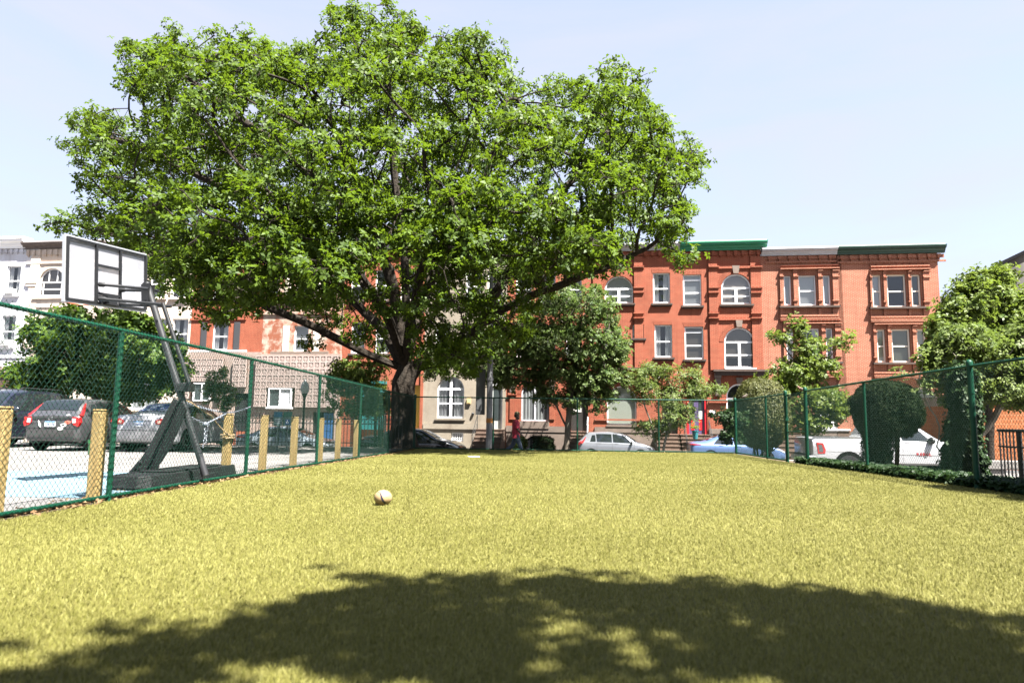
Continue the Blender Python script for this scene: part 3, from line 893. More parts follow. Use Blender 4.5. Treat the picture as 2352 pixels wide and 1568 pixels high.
# ---- peeling house
h = House('row_house', 'house with peeling painted brick and cream shutters above a pierced block wall', 595, 781, 572, M_peel, group=GR)
h.cornice(596, 782, 557, 572, M_greycor, 0.42); h.dentils(599, 778, 574, 589)
for x, y0, y1 in ((681, 618, 690), (675, 748, 807)):
    r = h.window((x, x + 33, y0, y1), 'w', 'sash', 'white', sill=None, shutters=(M_shutc, 0.42, 0.34))
    u0, u1, z0, z1 = h.rect(x - 52, x + 80, y1 + 1, y1 + 5); k = MB(); h.bx(k, u0, u1, -0.02, 0.15, z0, z1); k.build('ledge', M_stone, h.root)
h.window((615, 640, 618, 688), 'w', 'sash', 'grey'); h.window((740, 770, 618, 688), 'w', 'sash', 'grey')
h.band(597, 779, 716, 722, 0.1)
k = MB(); u0, u1, z0, z1 = h.rect(595, 781, 813, 1040)
ud0, ud1, zd0, zd1 = h.rect(720, 768, 946, 1000)
for (a, c, d, e) in ((u0, ud0, h.base, z1), (ud1, u1, h.base, z1), (ud0, ud1, zd1, z1)):
    h.bx(k, a, c, -0.02, 0.15, d, e)
k.cur = 1; h.bx(k, ud0, ud1, -0.015, 0.004, h.base, zd1)
k.build('ground_floor', [M_pinkbr, M_dark], h.root)
k = MB(); h.bx(k, ud0 + (ud1 - ud0) * 0.5, ud1 - 0.05, 0.03, 0.09, h.base + 0.1, zd1 - 0.06)
h.bx(k, ud0 + (ud1 - ud0) * 0.5 + 0.12, ud1 - 0.17, 0.09, 0.105, zd1 - 1.2, zd1 - 0.25)
k.build('door', mat('blue_door', (0.02, 0.075, 0.19), 0.5), h.root)
wl = (622, 675, 892, 935)
breeze(h, [(592, 779, 818, 935)], [wl])
u0, u1, z0, z1 = h.rect(*wl)
k = MB()
for a in ((u0, u0 + 0.07, z0, z1), (u1 - 0.07, u1, z0, z1), (u0 + 0.07, u1 - 0.07, z0, z0 + 0.07), (u0 + 0.07, u1 - 0.07, z1 - 0.07, z1), ((u0 + u1) / 2 - 0.03, (u0 + u1) / 2 + 0.03, z0 + 0.07, z1 - 0.07)):
    h.bx(k, a[0], a[1], 0.27, 0.39, a[2], a[3])
h.bx(k, u0 - 0.1, u1 + 0.1, 0.151, 0.42, z0 - 0.1, z0 - 0.003)
w = k.build('window', M_wpaint, h.root)
k = MB(); h.bx(k, u0 + 0.03, u1 - 0.03, 0.155, 0.30, z0 + 0.03, z1 - 0.03); k.build('pane', MATS['dark_pane'], w)
k = MB(); um = (u0 + u1) / 2
for i in range(8): h.bx(k, um + 0.06 + i * 0.085, um + 0.12 + i * 0.085, 0.301, 0.308, z0 + 0.08, z1 - 0.08)
k.build('blind', M_curt, w)
h.finish()

# ---- red house behind the trunk
h = House('row_house', 'red brick house with teal trim and a yellow door, behind the thick oak trunk', 781, 966, 572, M_red, group=GR)
h.cornice(782, 968, 557, 573, M_greycor, 0.42); h.dentils(785, 964, 575, 590)
for x in (806, 862, 920):
    h.window((x, x + 32, 620, 690), 'w', 'sash', 'grey', sill=SL); h.window((x, x + 32, 740, 812), 'w', 'sash', 'curtain', sill=SL)
M_teal = mat('teal_paint', (0.015, 0.13, 0.13), 0.5)
u0, u1, z0, z1 = h.rect(838, 884, 868, 986); k = MB(); h.bx(k, u0, u1, -0.02, 0.6, z0, z1 - 0.4)
for a in (u0, u1 - 0.12): h.bx(k, a, a + 0.12, 0.6, 0.66, z0, z1 - 0.4)
h.bx(k, u0 - 0.1, u1 + 0.1, 0.002, 0.72, z1 - 0.4, z1 - 0.22); k.build('bay', M_teal, h.root)
k = MB(); h.bx(k, u0 + 0.15, u1 - 0.15, 0.601, 0.615, z0 + 0.9, z1 - 0.55); k.build('bay_pane', MATS['dark_pane'], h.root)
r = h.hole((944, 964, 884, 985))
k = MB(); h.bx(k, r[0] + 0.02, r[1] - 0.02, -0.25, -0.18, r[2], r[3] - 0.02); k.build('door', mat('yellow_door', (0.62, 0.40, 0.06), 0.5), h.root)
h.band(782, 966, 826, 831, 0.1)
h.finish()

# ---- beige house
h = House('row_house', 'beige painted house with a tall white arched window and steps beside the light pole', 972, 1162, 572, M_beige, group=GR)
b2 = MB(); u0 = fac(966, 900)[0]; h.bx(b2, u0, fac(972, 900)[0], -0.6, 0.10, h.base, h.zt); b2.build('pilaster', M_red, h.root)
h.cornice(966, 1163, 557, 572, M_greycor, 0.42); h.dentils(970, 1160, 574, 589)
for x in (1000, 1070, 1120):
    h.window((x, x + 34, 622, 692), 'w', 'sash', 'curtain', sill=SL); h.window((x, x + 34, 742, 812), 'w', 'sash', 'curtain', sill=SL)
r = h.window((1004, 1066, 864, 960), 'w', 'pairtop', 'curtain', arch=True, sill=(0.1, M_beige, 0.12))
h.band(972, 1099, 972, 985, 0.08); h.band(1096, 1126, 972, 985, 0.07)
r = h.window((1036, 1064, 993, 1014), 'w', 'none', 'grey', fw=0.09)
k = MB(); u0, u1, z0, z1 = r[:4]
for i in range(5):
    a = u0 + 0.1 + (u1 - u0 - 0.2) * i / 4
    h.bx(k, a - 0.015, a + 0.015, -0.09, -0.075, z0 + 0.09, z1 - 0.09)
    h.bx(k, u0 + 0.09, u1 - 0.09, -0.093, -0.08, z0 + 0.09 + 0.1 * i, z0 + 0.115 + 0.1 * i)
k.build('window_grille', M_wpaint, h.root)
k = MB(); u0, u1, z0, z1 = h.rect(1073, 1082, 914, 927); h.bx(k, u0, u1, 0.002, 0.12, z0, z1); h.bx(k, u0 + 0.04, u1 - 0.04, 0.12, 0.135, z0 + 0.05, z1 - 0.12); k.build('meter_box', mat('tan_box', (0.5, 0.38, 0.18), 0.6), h.root)
k = MB(); u, z = fac(1086.5, 950); k.ball(h.P(u, 0.06, z), 0.09); k.build('door_camera', M_iron, h.root)
r = h.hole((1126, 1154, 866, 985), True)
k = MB(); u0, u1, z0, z1 = r[:4]
h.bx(k, u0, u0 + 0.09, -0.3, -0.12, z0, r[4]); h.bx(k, u1 - 0.09, u1, -0.3, -0.12, z0, r[4]); h.bx(k, u0 + 0.09, u1 - 0.09, -0.3, -0.12, r[4] - 0.16, r[4])
w = k.build('door_frame', M_wpaint, h.root)
k = MB(); h.bx(k, u0 + 0.09, u1 - 0.09, -0.28, -0.22, z0, r[4] - 0.16); k.build('door', mat('pale_door', (0.36, 0.38, 0.37), 0.5), h.root)
k = MB(); h.bx(k, u0 + 0.17, u1 - 0.17, -0.219, -0.205, z0 + 0.55, r[4] - 0.28); k.build('door_pane', MATS['dark_pane'], h.root)
su = h.steps(1099, 1160, 985, 6)
h.rail(su[0] + 0.05, su[2], 6)
h.finish()

# ---- red house numbered 219.
h = House('row_house', 'red brick house numbered 219 with a dark cellar arch, behind the walking person', 1162, 1357, 572, M_red, group=GR)
h.cornice(1163, 1357, 559, 575, M_greycor, 0.42); h.dentils(1166, 1354, 577, 591)
for x in (1185, 1240, 1300):
    h.window((x, x + 36, 630, 698), 'w', 'sash', 'curtain', sill=SL); h.window((x, x + 36, 746, 820), 'w', 'sash', 'curtain', sill=SL)
h.band(1164, 1356, 844, 850, 0.12)
for x in (1171, 1262):
    u0, u1, z0, z1 = h.rect(x, x + 12, 869, 902); k = MB(); h.bx(k, u0, u1, -0.02, 0.14, z0, z1)
    for i in range(4): h.bx(k, u0 + 0.03 + i * (u1 - u0) / 4.2, u0 + 0.07 + i * (u1 - u0) / 4.2, 0.14, 0.165, z0 + 0.05, z1 - 0.15)
    k.build('pilaster_capital', M_stone, h.root)
    h.band(x - 4, x + 16, 902, 907, 0.14); h.band(x, x + 12, 907, 963, 0.07)
r = h.window((1197, 1260, 874, 967), 'g', 'slider', 'grey', arch=True, sill=(0.04, M_stone, 0.45)); h.archivolt(r[0], r[1], r[3] - (r[1] - r[0]) / 2)
u0, u1, z0, z1 = h.rect(1163, 1310, 978, 992); k = MB(); h.bx(k, u0, u1, -0.02, 0.12, z0, z1); k.build('stone_band', M_stone, h.root)
u0, u1, z0, z1 = h.rect(1163, 1310, 993, 1040)
ca = h.rect(1199, 1262, 1000, 1040); zs = ca[3] - 0.9; um = (ca[0] + ca[1]) / 2; R_ = (ca[1] - ca[0]) / 2
k = MB(); n = 20
arc = [(um - R_ * math.cos(PI * i / n), ca[3] - 0.95 + 0.95 * math.sin(PI * i / n)) for i in range(n + 1)]
pts = [(u0, h.base), (ca[0], h.base)] + arc + [(ca[1], h.base), (u1, h.base), (u1, z1), (u0, z1)]
zt_ = z1
for i in range(n):
    (a0, a1), (c0, c1) = arc[i], arc[i + 1]
    k.prism([(a0, a1), (c0, c1), (c0, zt_), (a0, zt_)], lambda p: h.P(p[0], 0.085, p[1]), lambda p: h.P(p[0], -0.02, p[1]))
h.bx(k, u0, ca[0], -0.02, 0.085, h.base, z1); h.bx(k, ca[1], u1, -0.02, 0.085, h.base, z1)
k.cur = 1; h.bx(k, ca[0], ca[1], -0.02, 0.01, h.base, ca[3])
k.build('cellar_wall', [M_stone, M_dark], h.root)
r = h.hole((1311, 1351, 872, 990), True); h.archivolt(r[0], r[1], r[4])
k = MB(); u0, u1, z0, z1 = r[:4]; h.bx(k, u0 + 0.02, u1 - 0.02, -0.32, -0.26, z0, r[4]); k.build('door', mat('dark_door', (0.03, 0.028, 0.026), 0.4), h.root)
k = MB(); ua, ub, za, zb = h.rect(1313, 1335, 911, 946); h.bx(k, ua, ub, -0.26, -0.235, za, zb); k.build('door_panel', mat('door_notice', (0.5, 0.5, 0.47), 0.5), h.root)
u, z = fac(1299, 932)
text_obj('house_number', '219', 0.27, frame(h.P(u, 0.012, z), (1, 0, 0), (0, 0, 1)), M_wpaint, h.root, depth=0.012)
su = h.steps(1309, 1352, 990, 7); h.rail(su[1] - 0.03, su[2], 7, m=M_wpaint)
h.finish()

def bay_bands(h, x0, x1):
    """the brick pilaster strips of the tall red pair"""
    h.band(x0, x1, 590, 850, 0.10)
    for y0, y1, p in ((612, 614.5, 0.2), (614.5, 618, 0.15), (660, 662.5, 0.2), (662.5, 671, 0.14), (671, 673.5, 0.19), (718, 721, 0.17), (730, 732, 0.22), (732, 735.5, 0.17)):
        h.band(x0 - 2, x1 + 2, y0, y1, p)

# ---- red house with white cornice
h = House('row_house', 'red brick house with a pale grey cornice and a very small second floor window', 1357, 1558, 577, M_red, group=GR)
h.cornice(1358, 1561, 563, 577, M_greycor, 0.45); h.dentils(1362, 1556, 578, 592)
r = h.window((1389, 1454, 634, 697), 'w', 'archpair', 'white', arch=True, spring=663, sill=SL); h.archivolt(r[0], r[1], r[3] - (r[1] - r[0]) / 2)
bay_bands(h, 1457, 1477); bay_bands(h, 1362, 1380)
r = h.window((1500, 1539, 627, 697), 'w', 'sash', 'curtain', sill=SL); h.lintel(r[0], r[1], r[3], 0.26)
r = h.window((1504, 1544, 746, 821), 'w', 'sash', 'curtain', sill=SL); h.lintel(r[0], r[1], r[3], 0.26)
r = h.window((1453, 1479, 746, 777), 'w', 'none', 'curtain', sill=SL); h.lintel(r[0], r[1], r[3], 0.24)
h.window((1389, 1427, 750, 823), 'w', 'sash', 'curtain', sill=SL)
u0, u1, z0, z1 = h.rect(1376, 1490, 845, 850); k = MB(); h.bx(k, u0, u1, -0.02, 0.4, z0, z1); k.build('ledge', M_sill, h.root)
r = h.window((1394, 1462, 886, 976), 'w', 'none', 'shade', arch=True, sill=(0.05, M_stone, 0.1)); h.archivolt(r[0], r[1], r[3] - (r[1] - r[0]) / 2)
h.band(1366, 1500, 962, 966, 0.08)
u0, u1, z0, z1 = h.rect(1366, 1510, 981, 993); k = MB(); h.bx(k, u0, u1, -0.02, 0.12, z0, z1); h.bx(k, u0, u1, -0.02, 0.085, h.base, z0 - 0.003); k.build('stone_base', M_stone, h.root)
r = h.hole((1521, 1556, 884, 996), True); h.archivolt(r[0], r[1], r[4])
k = MB(); u0, u1, z0, z1 = r[:4]; h.bx(k, u0 + 0.02, u1 - 0.02, -0.32, -0.26, z0, r[4]); k.build('door', MATS['dark_door'], h.root)
k = MB(); u0, u1, z0, z1 = h.rect(1519, 1534, 975, 993); h.bx(k, u0, u1, 0.13, 0.45, z0, z1); k.build('letter_box', M_acbox, h.root)
su = h.steps(1506, 1556, 996, 6, out=0.3)
h.rail(su[0] + 0.06, su[2], 6, out=0.3)
h.finish()

# ---- red house with bright green cornice
h = House('row_house', 'red brick house with a bright green cornice and red arched doorway', 1558, 1756, 576, M_red, group=GR)
h.cornice(1561, 1760, 558, 576, M_bgreen, 0.5); h.dentils(1562, 1750, 577, 591)
bay_bands(h, 1629, 1649); bay_bands(h, 1726, 1748)
h.band(1649, 1726, 612, 617, 0.09); h.band(1649, 1726, 731, 735.5, 0.09)
r = h.window((1657, 1725, 629, 699), 'w', 'archpair', 'dusky', arch=True, spring=661, sill=SL); h.archivolt(r[0], r[1], r[3] - (r[1] - r[0]) / 2)
k = MB(); um = (r[0] + r[1]) / 2
for rr in (r,):
    k.prism([(um - 0.15, rr[3] + 0.02), (um + 0.15, rr[3] + 0.02), (um + 0.22, rr[3] + 0.5), (um - 0.22, rr[3] + 0.5)], lambda p: h.P(p[0], 0.1, p[1]), lambda p: h.P(p[0], -0.02, p[1]))
r = h.window((1664, 1734, 752, 845), 'w', 'archpair', 'dusky', arch=True, spring=785, sill=(0.03, M_wpaint, 0.06), backfrac=0.75); h.archivolt(r[0], r[1], r[3] - (r[1] - r[0]) / 2)
um = (r[0] + r[1]) / 2
k.prism([(um - 0.15, r[3] + 0.02), (um + 0.15, r[3] + 0.02), (um + 0.2, r[3] + 0.44), (um - 0.2, r[3] + 0.44)], lambda p: h.P(p[0], 0.1, p[1]), lambda p: h.P(p[0], -0.02, p[1]))
r = h.window((1669, 1731, 881, 985), 'w', 'archpair', 'dark', arch=True, spring=914); h.archivolt(r[0], r[1], r[3] - (r[1] - r[0]) / 2)
um = (r[0] + r[1]) / 2
k.prism([(um - 0.15, r[3] + 0.02), (um + 0.15, r[3] + 0.02), (um + 0.2, r[3] + 0.36), (um - 0.2, r[3] + 0.36)], lambda p: h.P(p[0], 0.1, p[1]), lambda p: h.P(p[0], -0.02, p[1]))
k.build('keystone', M_stone, h.root)
r = h.window((1569, 1611, 631, 702), 'w', 'transom', 'white', sill=SL); h.lintel(r[0], r[1], r[3], 0.26)
r = h.window((1573, 1616, 750, 825), 'w', 'transom', 'dusky', sill=SL); h.lintel(r[0], r[1], r[3], 0.26)
u0, u1, z0, z1 = h.rect(1637, 1769, 849.5, 854); k = MB(); h.bx(k, u0, u1, -0.02, 0.42, z0, z1); h.bx(k, u0 + 0.12, u1 - 0.12, -0.02, 0.3, z0 - 0.22, z0 - 0.003); k.build('ledge', M_sill, h.root)
for x in (1642, 1741):
    u0, u1, z0, z1 = h.rect(x, x + 13, 868, 910); k = MB(); h.bx(k, u0, u1, -0.02, 0.16, z0, z1); h.bx(k, u0 - 0.03, u1 + 0.03, -0.02, 0.25, z1 + 0.003, z1 + 0.32)
    for i in range(5): h.bx(k, u0 + 0.02 + i * (u1 - u0) / 5.3, u0 + 0.05 + i * (u1 - u0) / 5.3, 0.16, 0.185, z0 + 0.04, z1 - 0.25)
    k.build('fluted_bracket', M_stone, h.root)
h.band(1628, 1670, 921, 925, 0.14)
M_rdoor = mat('red_door_paint', (0.55, 0.012, 0.02), 0.4); M_purp = mat('purple_door_paint', (0.085, 0.06, 0.14), 0.45)
r = h.hole((1577, 1624, 878, 997), True); h.archivolt(r[0], r[1], r[4])
u0, u1, z0, z1, zs = r; k = MB()
h.bx(k, u0 + 0.01, u0 + 0.13, -0.3, -0.06, z0, zs); h.bx(k, u1 - 0.13, u1 - 0.01, -0.3, -0.06, z0, zs); h.bx(k, u0 + 0.13, u1 - 0.13, -0.3, -0.06, zs - 0.16, zs)
n = 14; um = (u0 + u1) / 2; ra, rb = (u1 - u0) / 2 - 0.01, (u1 - u0) / 2 - 0.13
for i in range(n):
    a, c = PI * i / n, PI * (i + 1) / n
    k.prism([(um + q * math.cos(t), zs + q * math.sin(t)) for q, t in ((ra, a), (ra, c), (rb, c), (rb, a))], lambda p: h.P(p[0], -0.06, p[1]), lambda p: h.P(p[0], -0.3, p[1]))
k.build('door_frame', M_rdoor, h.root)
for sgn in (0, 1):
    a = u0 + 0.13 + sgn * (u1 - u0 - 0.26) / 2; c = a + (u1 - u0 - 0.26) / 2 - 0.008
    k = MB(); h.bx(k, a, c, -0.28, -0.2, z0, zs - 0.17); d = k.build('door', M_purp, h.root)
    k = MB(); h.bx(k, a + 0.13, c - 0.13, -0.199, -0.185, z0 + 0.25, z0 + 0.85); k.build('door_panel', M_rdoor, d)
    k = MB(); h.bx(k, a + 0.13, c - 0.13, -0.199, -0.185, z0 + 1.05, zs - 0.35); k.build('door_pane', MATS['dark_pane'], d)
k = MB(); ua, ub, za, zb = h.rect(1606, 1615, 944, 962); h.bx(k, ua, ub, -0.184, -0.178, za, zb); k.build('paper_notice', M_wpaint, h.root)
k = MB(); ua, ub, za, zb = h.rect(1630, 1643, 942, 953); h.bx(k, ua, ub, 0.002, 0.03, za, zb); k.build('notice_plate', M_wpaint, h.root)
u0, u1, z0, z1 = h.rect(1628, 1756, 985, 997); k = MB(); h.bx(k, u0, u1, -0.02, 0.12, z0, z1); h.bx(k, u0, u1, -0.02, 0.085, h.base, z0 - 0.003); k.build('stone_base', M_stone, h.root)
su = h.steps(1560, 1626, 997, 6, out=0.3); h.rail(su[0] + 0.2, su[2], 6, out=0.3); h.rail(su[1] - 0.06, su[2], 6, out=0.3)
h.finish()

def triple(h, wins, ysill, xs_, ytop, ybot, frame, backs, setb=0.14):
    """three windows between brick strips under one sill"""
    rs = []
    for (x0, x1, y0, y1), bk in zip(wins, backs):
        st = 'sash' if x1 - x0 > 14 and frame == 'c' or x1 - x0 > 25 else 'none'
        r = h.window((x0, x1, y0, y1), frame, st, bk, setback=setb, fw=0.09 if frame == 'c' else 0.07); rs.append(r); h.lintel(r[0], r[1], r[3], 0.22, 0.05)
    edges = [xs_[0] + 2, wins[0][0] - 3, wins[0][1] + 4, wins[1][0] - 4, wins[1][1] + 4, wins[2][0] - 4, wins[2][1] + 4, xs_[1] - 3]
    for i in range(0, 8, 2):
        a, c = edges[i], edges[i + 1]
        if c - a < 3: c = a + 5
        h.band(a, c, ytop, ysill, 0.11)
        for y0, y1 in ((ytop, ytop + 2.5), (ytop + 14, ytop + 16.5), (ysill - 14, ysill - 11)): h.band(a - 1.2, c + 1.2, y0, y1, 0.17)
        h.band(a, c, ysill + 4.5, ybot, 0.10)
    u0, u1, z0, z1 = h.rect(xs_[0], xs_[1], ysill, ysill + 4); k = MB(); h.bx(k, u0, u1, -0.02, 0.24, z0, z1); k.build('sill', M_sill, h.root)
    h.band(xs_[0] + 2, xs_[1] - 2, ytop - 4, ytop - 1.5, 0.2); h.band(xs_[0] + 3, xs_[1] - 3, ytop - 12, ytop - 9, 0.10)
    h.band(xs_[0] + 3, xs_[1] - 3, ybot, ybot + 4, 0.11); h.band(xs_[0] + 2, xs_[1] - 2, ybot + 7, ybot + 10, 0.17); h.band(xs_[0] + 2, xs_[1] - 2, ybot + 12, ybot + 14, 0.22)

# ---- orange brick pair
h = House('row_house', 'orange brick house with a white cornice and narrow side lights, behind the lime green tree', 1756, 1922, 587, M_orange, group=GR)
h.cornice(1748, 1921, 572, 587, M_greycor, 0.42); h.dentils(1757, 1920, 588, 599, step=0.52); h.band(1757, 1920, 600, 604, 0.07)
triple(h, [(1801, 1818, 633, 701), (1835, 1875, 632, 701.5), (1891, 1908, 632, 701)], 703, (1789, 1928), 620, 723, 'w', ('curtain', 'white', 'curtain'))
triple(h, [(1807, 1823, 755, 829), (1843, 1883, 754, 829), (1898, 1914, 753, 828)], 831, (1797, 1934), 745, 852, 'w', ('curtain', 'curtain', 'curtain'))
r = h.window((1878, 1947, 893, 985), 'w', 'archpair', 'shade', arch=True, spring=920, sill=(0.06, M_wpaint, 0.07))
h.archivolt(r[0], r[1], r[3] - (r[1] - r[0]) / 2)
k = MB(); um = (r[0] + r[1]) / 2; rr = (r[1] - r[0]) / 2 - 0.08
pts = [(um + rr * math.cos(PI * i / 16), r[3] - (r[1] - r[0]) / 2 + 0.02 + rr * math.sin(PI * i / 16)) for i in range(17)]
k.prism(pts, lambda p: h.P(p[0], -0.11, p[1]), lambda p: h.P(p[0], -0.14, p[1])); k.build('arch_panel', M_wpaint, h.root)
u0, u1, z0, z1 = h.rect(1757, 1922, 990, 1000); k = MB(); h.bx(k, u0, u1, -0.02, 0.1, h.base, z1); k.build('stone_base', M_stone, h.root)
r = h.hole((1782, 1820, 900, 990), True)
k = MB(); h.bx(k, r[0] + 0.02, r[1] - 0.02, -0.3, -0.22, r[2], r[4]); k.build('door', M_rdoor, h.root)
su = h.steps(1770, 1830, 992, 6, out=0.2)
h.finish()
h = House('row_house', 'orange brick corner house with a dark green cornice at the end of the row', 1922, 2172, 583, M_orange, group=GR)
h.cornice(1921, 2168, 567, 583.5, M_dgreen, 0.42); h.dentils(1923, 2168, 586, 598, step=0.52); h.band(1922.5, 2172, 599, 603, 0.07)
triple(h, [(2004, 2025, 631, 705), (2038, 2082, 630, 705.5), (2094, 2116, 630, 704.5)], 705.5, (1996, 2137), 622, 726, 'c', ('curtain', 'dark', 'grey'))
triple(h, [(2015, 2035, 756, 832), (2049, 2092, 755, 832.5), (2107, 2129, 755, 831)], 833, (2004, 2143), 747, 854, 'c', ('shade', 'shade', 'shade'))
h.dentils(1992, 2132, 606, 611, step=0.36, w=0.12, proud=0.08)
r = h.window((2089, 2158, 889, 990), 'c', 'archpair', 'shade', arch=True, spring=920); h.archivolt(r[0], r[1], r[3] - (r[1] - r[0]) / 2)
u0, u1, z0, z1 = h.rect(1923, 2172, 992, 1000); k = MB(); h.bx(k, u0, u1, -0.02, 0.1, h.base, z1); k.build('stone_base', M_brown, h.root)
h.window((1990, 2050, 895, 985), 'w', 'archpair', 'shade', arch=True, spring=920)
h.finish()
# ------------------------------------------------------------------ trees and plants
from mathutils import noise as mnoise
M_bark = mat('oak_bark', (0.038, 0.030, 0.023), 0.95, col2=(0.017, 0.014, 0.011), scale=5, stretch=(2.5, 2.5, 0.5), bump=1.0, bdist=0.05, bscale=9, spec=0.15)
M_bark2 = mat('grey_bark', (0.17, 0.14, 0.11), 0.95, col2=(0.09, 0.075, 0.06), scale=7, stretch=(2, 2, 0.6), bump=0.7, bdist=0.02, bscale=14, spec=0.15)
M_bark3 = mat('pale_bark', (0.30, 0.27, 0.22), 0.9, col2=(0.17, 0.15, 0.12), scale=6, stretch=(2, 2, 0.7), bump=0.5, bdist=0.01, bscale=20, spec=0.15)
L_oak = leaf_mat('oak_leaf', (0.015, 0.039, 0.004), (0.088, 0.138, 0.011), (0.19, 0.29, 0.014), rough=0.55, tw=0.38, spec=0.2)
L_maple = leaf_mat('maple_leaf', (0.024, 0.060, 0.008), (0.098, 0.155, 0.02), (0.18, 0.29, 0.025), rough=0.55, tw=0.32, spec=0.2)
L_linden = leaf_mat('linden_leaf', (0.028, 0.062, 0.014), (0.128, 0.162, 0.052), (0.18, 0.28, 0.055), rough=0.55, tw=0.33, spec=0.2)
L_lime = leaf_mat('lime_leaf', (0.045, 0.085, 0.011), (0.145, 0.18, 0.04), (0.22, 0.30, 0.035), rough=0.5, tw=0.38, spec=0.2)
L_feather = leaf_mat('feathery_leaf', (0.048, 0.082, 0.016), (0.145, 0.18, 0.05), (0.21, 0.29, 0.05), rough=0.55, tw=0.35, spec=0.18)
L_yew = leaf_mat('yew_needle', (0.0363, 0.0462, 0.0079), (0.1056, 0.1056, 0.0198), (0.1056, 0.1188, 0.0198), rough=0.6, tw=0.15)
L_dyew = leaf_mat('dark_yew_needle', (0.005, 0.011, 0.003), (0.013, 0.023, 0.006), (0.014, 0.026, 0.007), rough=0.7, tw=0.1, spec=0.06)
L_ivy = leaf_mat('ivy_leaf', (0.008, 0.022, 0.006), (0.026, 0.052, 0.012), (0.04, 0.085, 0.015), rough=0.55, tw=0.2, spec=0.15)

def leaves_np(name, C, A, mat_, parent, per=6, L=0.17, Wd=0.09, el=(-0.25, 0.6), droop=0.15, tint_fn=None, flat=0.0, kind=None, world=True):
    """rosettes of leaf blades: C centres (n,3), A axes (n,3)"""
    n = len(C)
    C = np.repeat(C, per, 0); A = np.repeat(A, per, 0); m = n * per
    A = A / np.linalg.norm(A, axis=1, keepdims=True)
    ref = np.where(np.abs(A[:, 2:3]) < 0.9, np.array([[0, 0, 1.0]]), np.array([[1.0, 0, 0]]))
    X = np.cross(A, ref); X /= np.linalg.norm(X, axis=1, keepdims=True); Y = np.cross(A, X)
    ph = (np.tile(np.arange(per), n) / per + np.repeat(rng.random(n), per)) * 2 * np.pi + rng.normal(0, 0.25, m)
    e = rng.uniform(el[0], el[1], m)
    R = X * np.cos(ph)[:, None] + Y * np.sin(ph)[:, None]
    D = R * np.cos(e)[:, None] + A * np.sin(e)[:, None]
    D[:, 2] -= droop * rng.random(m); D /= np.linalg.norm(D, axis=1, keepdims=True)
    Nn = A - D * (A * D).sum(1)[:, None] + rng.normal(0, 0.25, (m, 3)); Nn[:, 2] += flat
    Sd = np.cross(D, Nn); Sd /= np.linalg.norm(Sd, axis=1, keepdims=True); Nn = np.cross(Sd, D)
    l = (L * rng.uniform(0.65, 1.2, m))[:, None]; w = (Wd * rng.uniform(0.7, 1.2, m))[:, None]
    st = C + D * l * 0.10
    fold = Nn * w * 0.18
    mid = C + D * l * 0.62
    V = np.stack([st, mid - Sd * w * 0.5 + fold, C + D * l - Nn * l * 0.12, mid + Sd * w * 0.5 + fold], 1).reshape(-1, 3)
    Fq = np.arange(m)[:, None] * 4 + np.array([[0, 1, 2, 3]])
    t = np.clip(np.repeat(rng.normal(0.5, 0.18, n), per) + rng.normal(0, 0.09, m), 0, 1)
    if tint_fn is not None: t = np.clip(t + np.repeat(tint_fn(C[::per]), per), 0, 1)
    return mesh_np(name, V, Fq, mat_, parent, world, tint=t)

def colonise(seeds, par, att, D=0.45, di=4.0, dk=0.75, iters=220, up=0.08, jit=0.12):
    P = [Vector(p) for p in seeds]; par = list(par)
    arr = np.array([tuple(p) for p in P])
    att = np.array(att)
    d2 = ((att[:, None, :] - arr[None, :, :]) ** 2).sum(2)
    near = d2.argmin(1); dist = np.sqrt(d2.min(1))
    alive = dist > dk
    nk = {}
    for it in range(iters):
        act = alive & (dist < di)
        if not act.any(): break
        idx = np.nonzero(act)[0]
        dirs = att[idx] - arr[near[idx]]; dirs /= np.linalg.norm(dirs, axis=1, keepdims=True)
        nodes, inv = np.unique(near[idx], return_inverse=True)
        acc = np.zeros((len(nodes), 3)); np.add.at(acc, inv, dirs)
        ln = np.linalg.norm(acc, axis=1, keepdims=True); acc /= np.maximum(ln, 1e-6)
        acc += rng.normal(0, jit, acc.shape); acc[:, 2] += up; acc /= np.linalg.norm(acc, axis=1, keepdims=True)
        new = arr[nodes] + acc * D
        base = len(arr)
        for q in nodes: nk[q] = nk.get(q, 0) + 1
        arr = np.concatenate([arr, new]); par += [int(q) for q in nodes]
        dn = np.sqrt(((att[:, None, :] - new[None, :, :]) ** 2).sum(2))
        mi = dn.argmin(1); md = dn.min(1)
        better = md < dist
        near = np.where(better, mi + base, near); dist = np.where(better, md, dist)
        alive &= dist > dk
        # a node that has already put out several shoots does not sprout for the same points again
        full = np.array([nk.get(int(q), 0) >= 3 for q in near])
        alive &= ~(full & ~better)
        if len(arr) > 16000: break
    ok = np.nonzero(dist < di * 0.9)[0]
    base = len(arr)
    arr = np.concatenate([arr, att[ok]]); par += [int(q) for q in near[ok]]
    return arr, np.array(par)

def skeleton(limbs, step=0.5):
    """limbs: list of polylines (Vectors); a limb starting near an earlier node joins it"""
    P = []; par = []
    for pl in limbs:
        pl = [Vector(p) for p in pl]
        pts = []
        for a, b in zip(pl[:-1], pl[1:]):
            n = max(1, round((b - a).length / step))
            pts += [a.lerp(b, i / n) for i in range(n)]
        pts.append(pl[-1])
        if not P:
            last = -1
        else:
            ds = [(q - pts[0]).length for q in P]; last = int(np.argmin(ds)); pts = pts[1:]
        for q in pts:
            q = q + Vector(rng.normal(0, 0.04, 3)) if last >= 0 and len(P) > 3 else q
            P.append(q); par.append(last); last = len(P) - 1
    return P, par

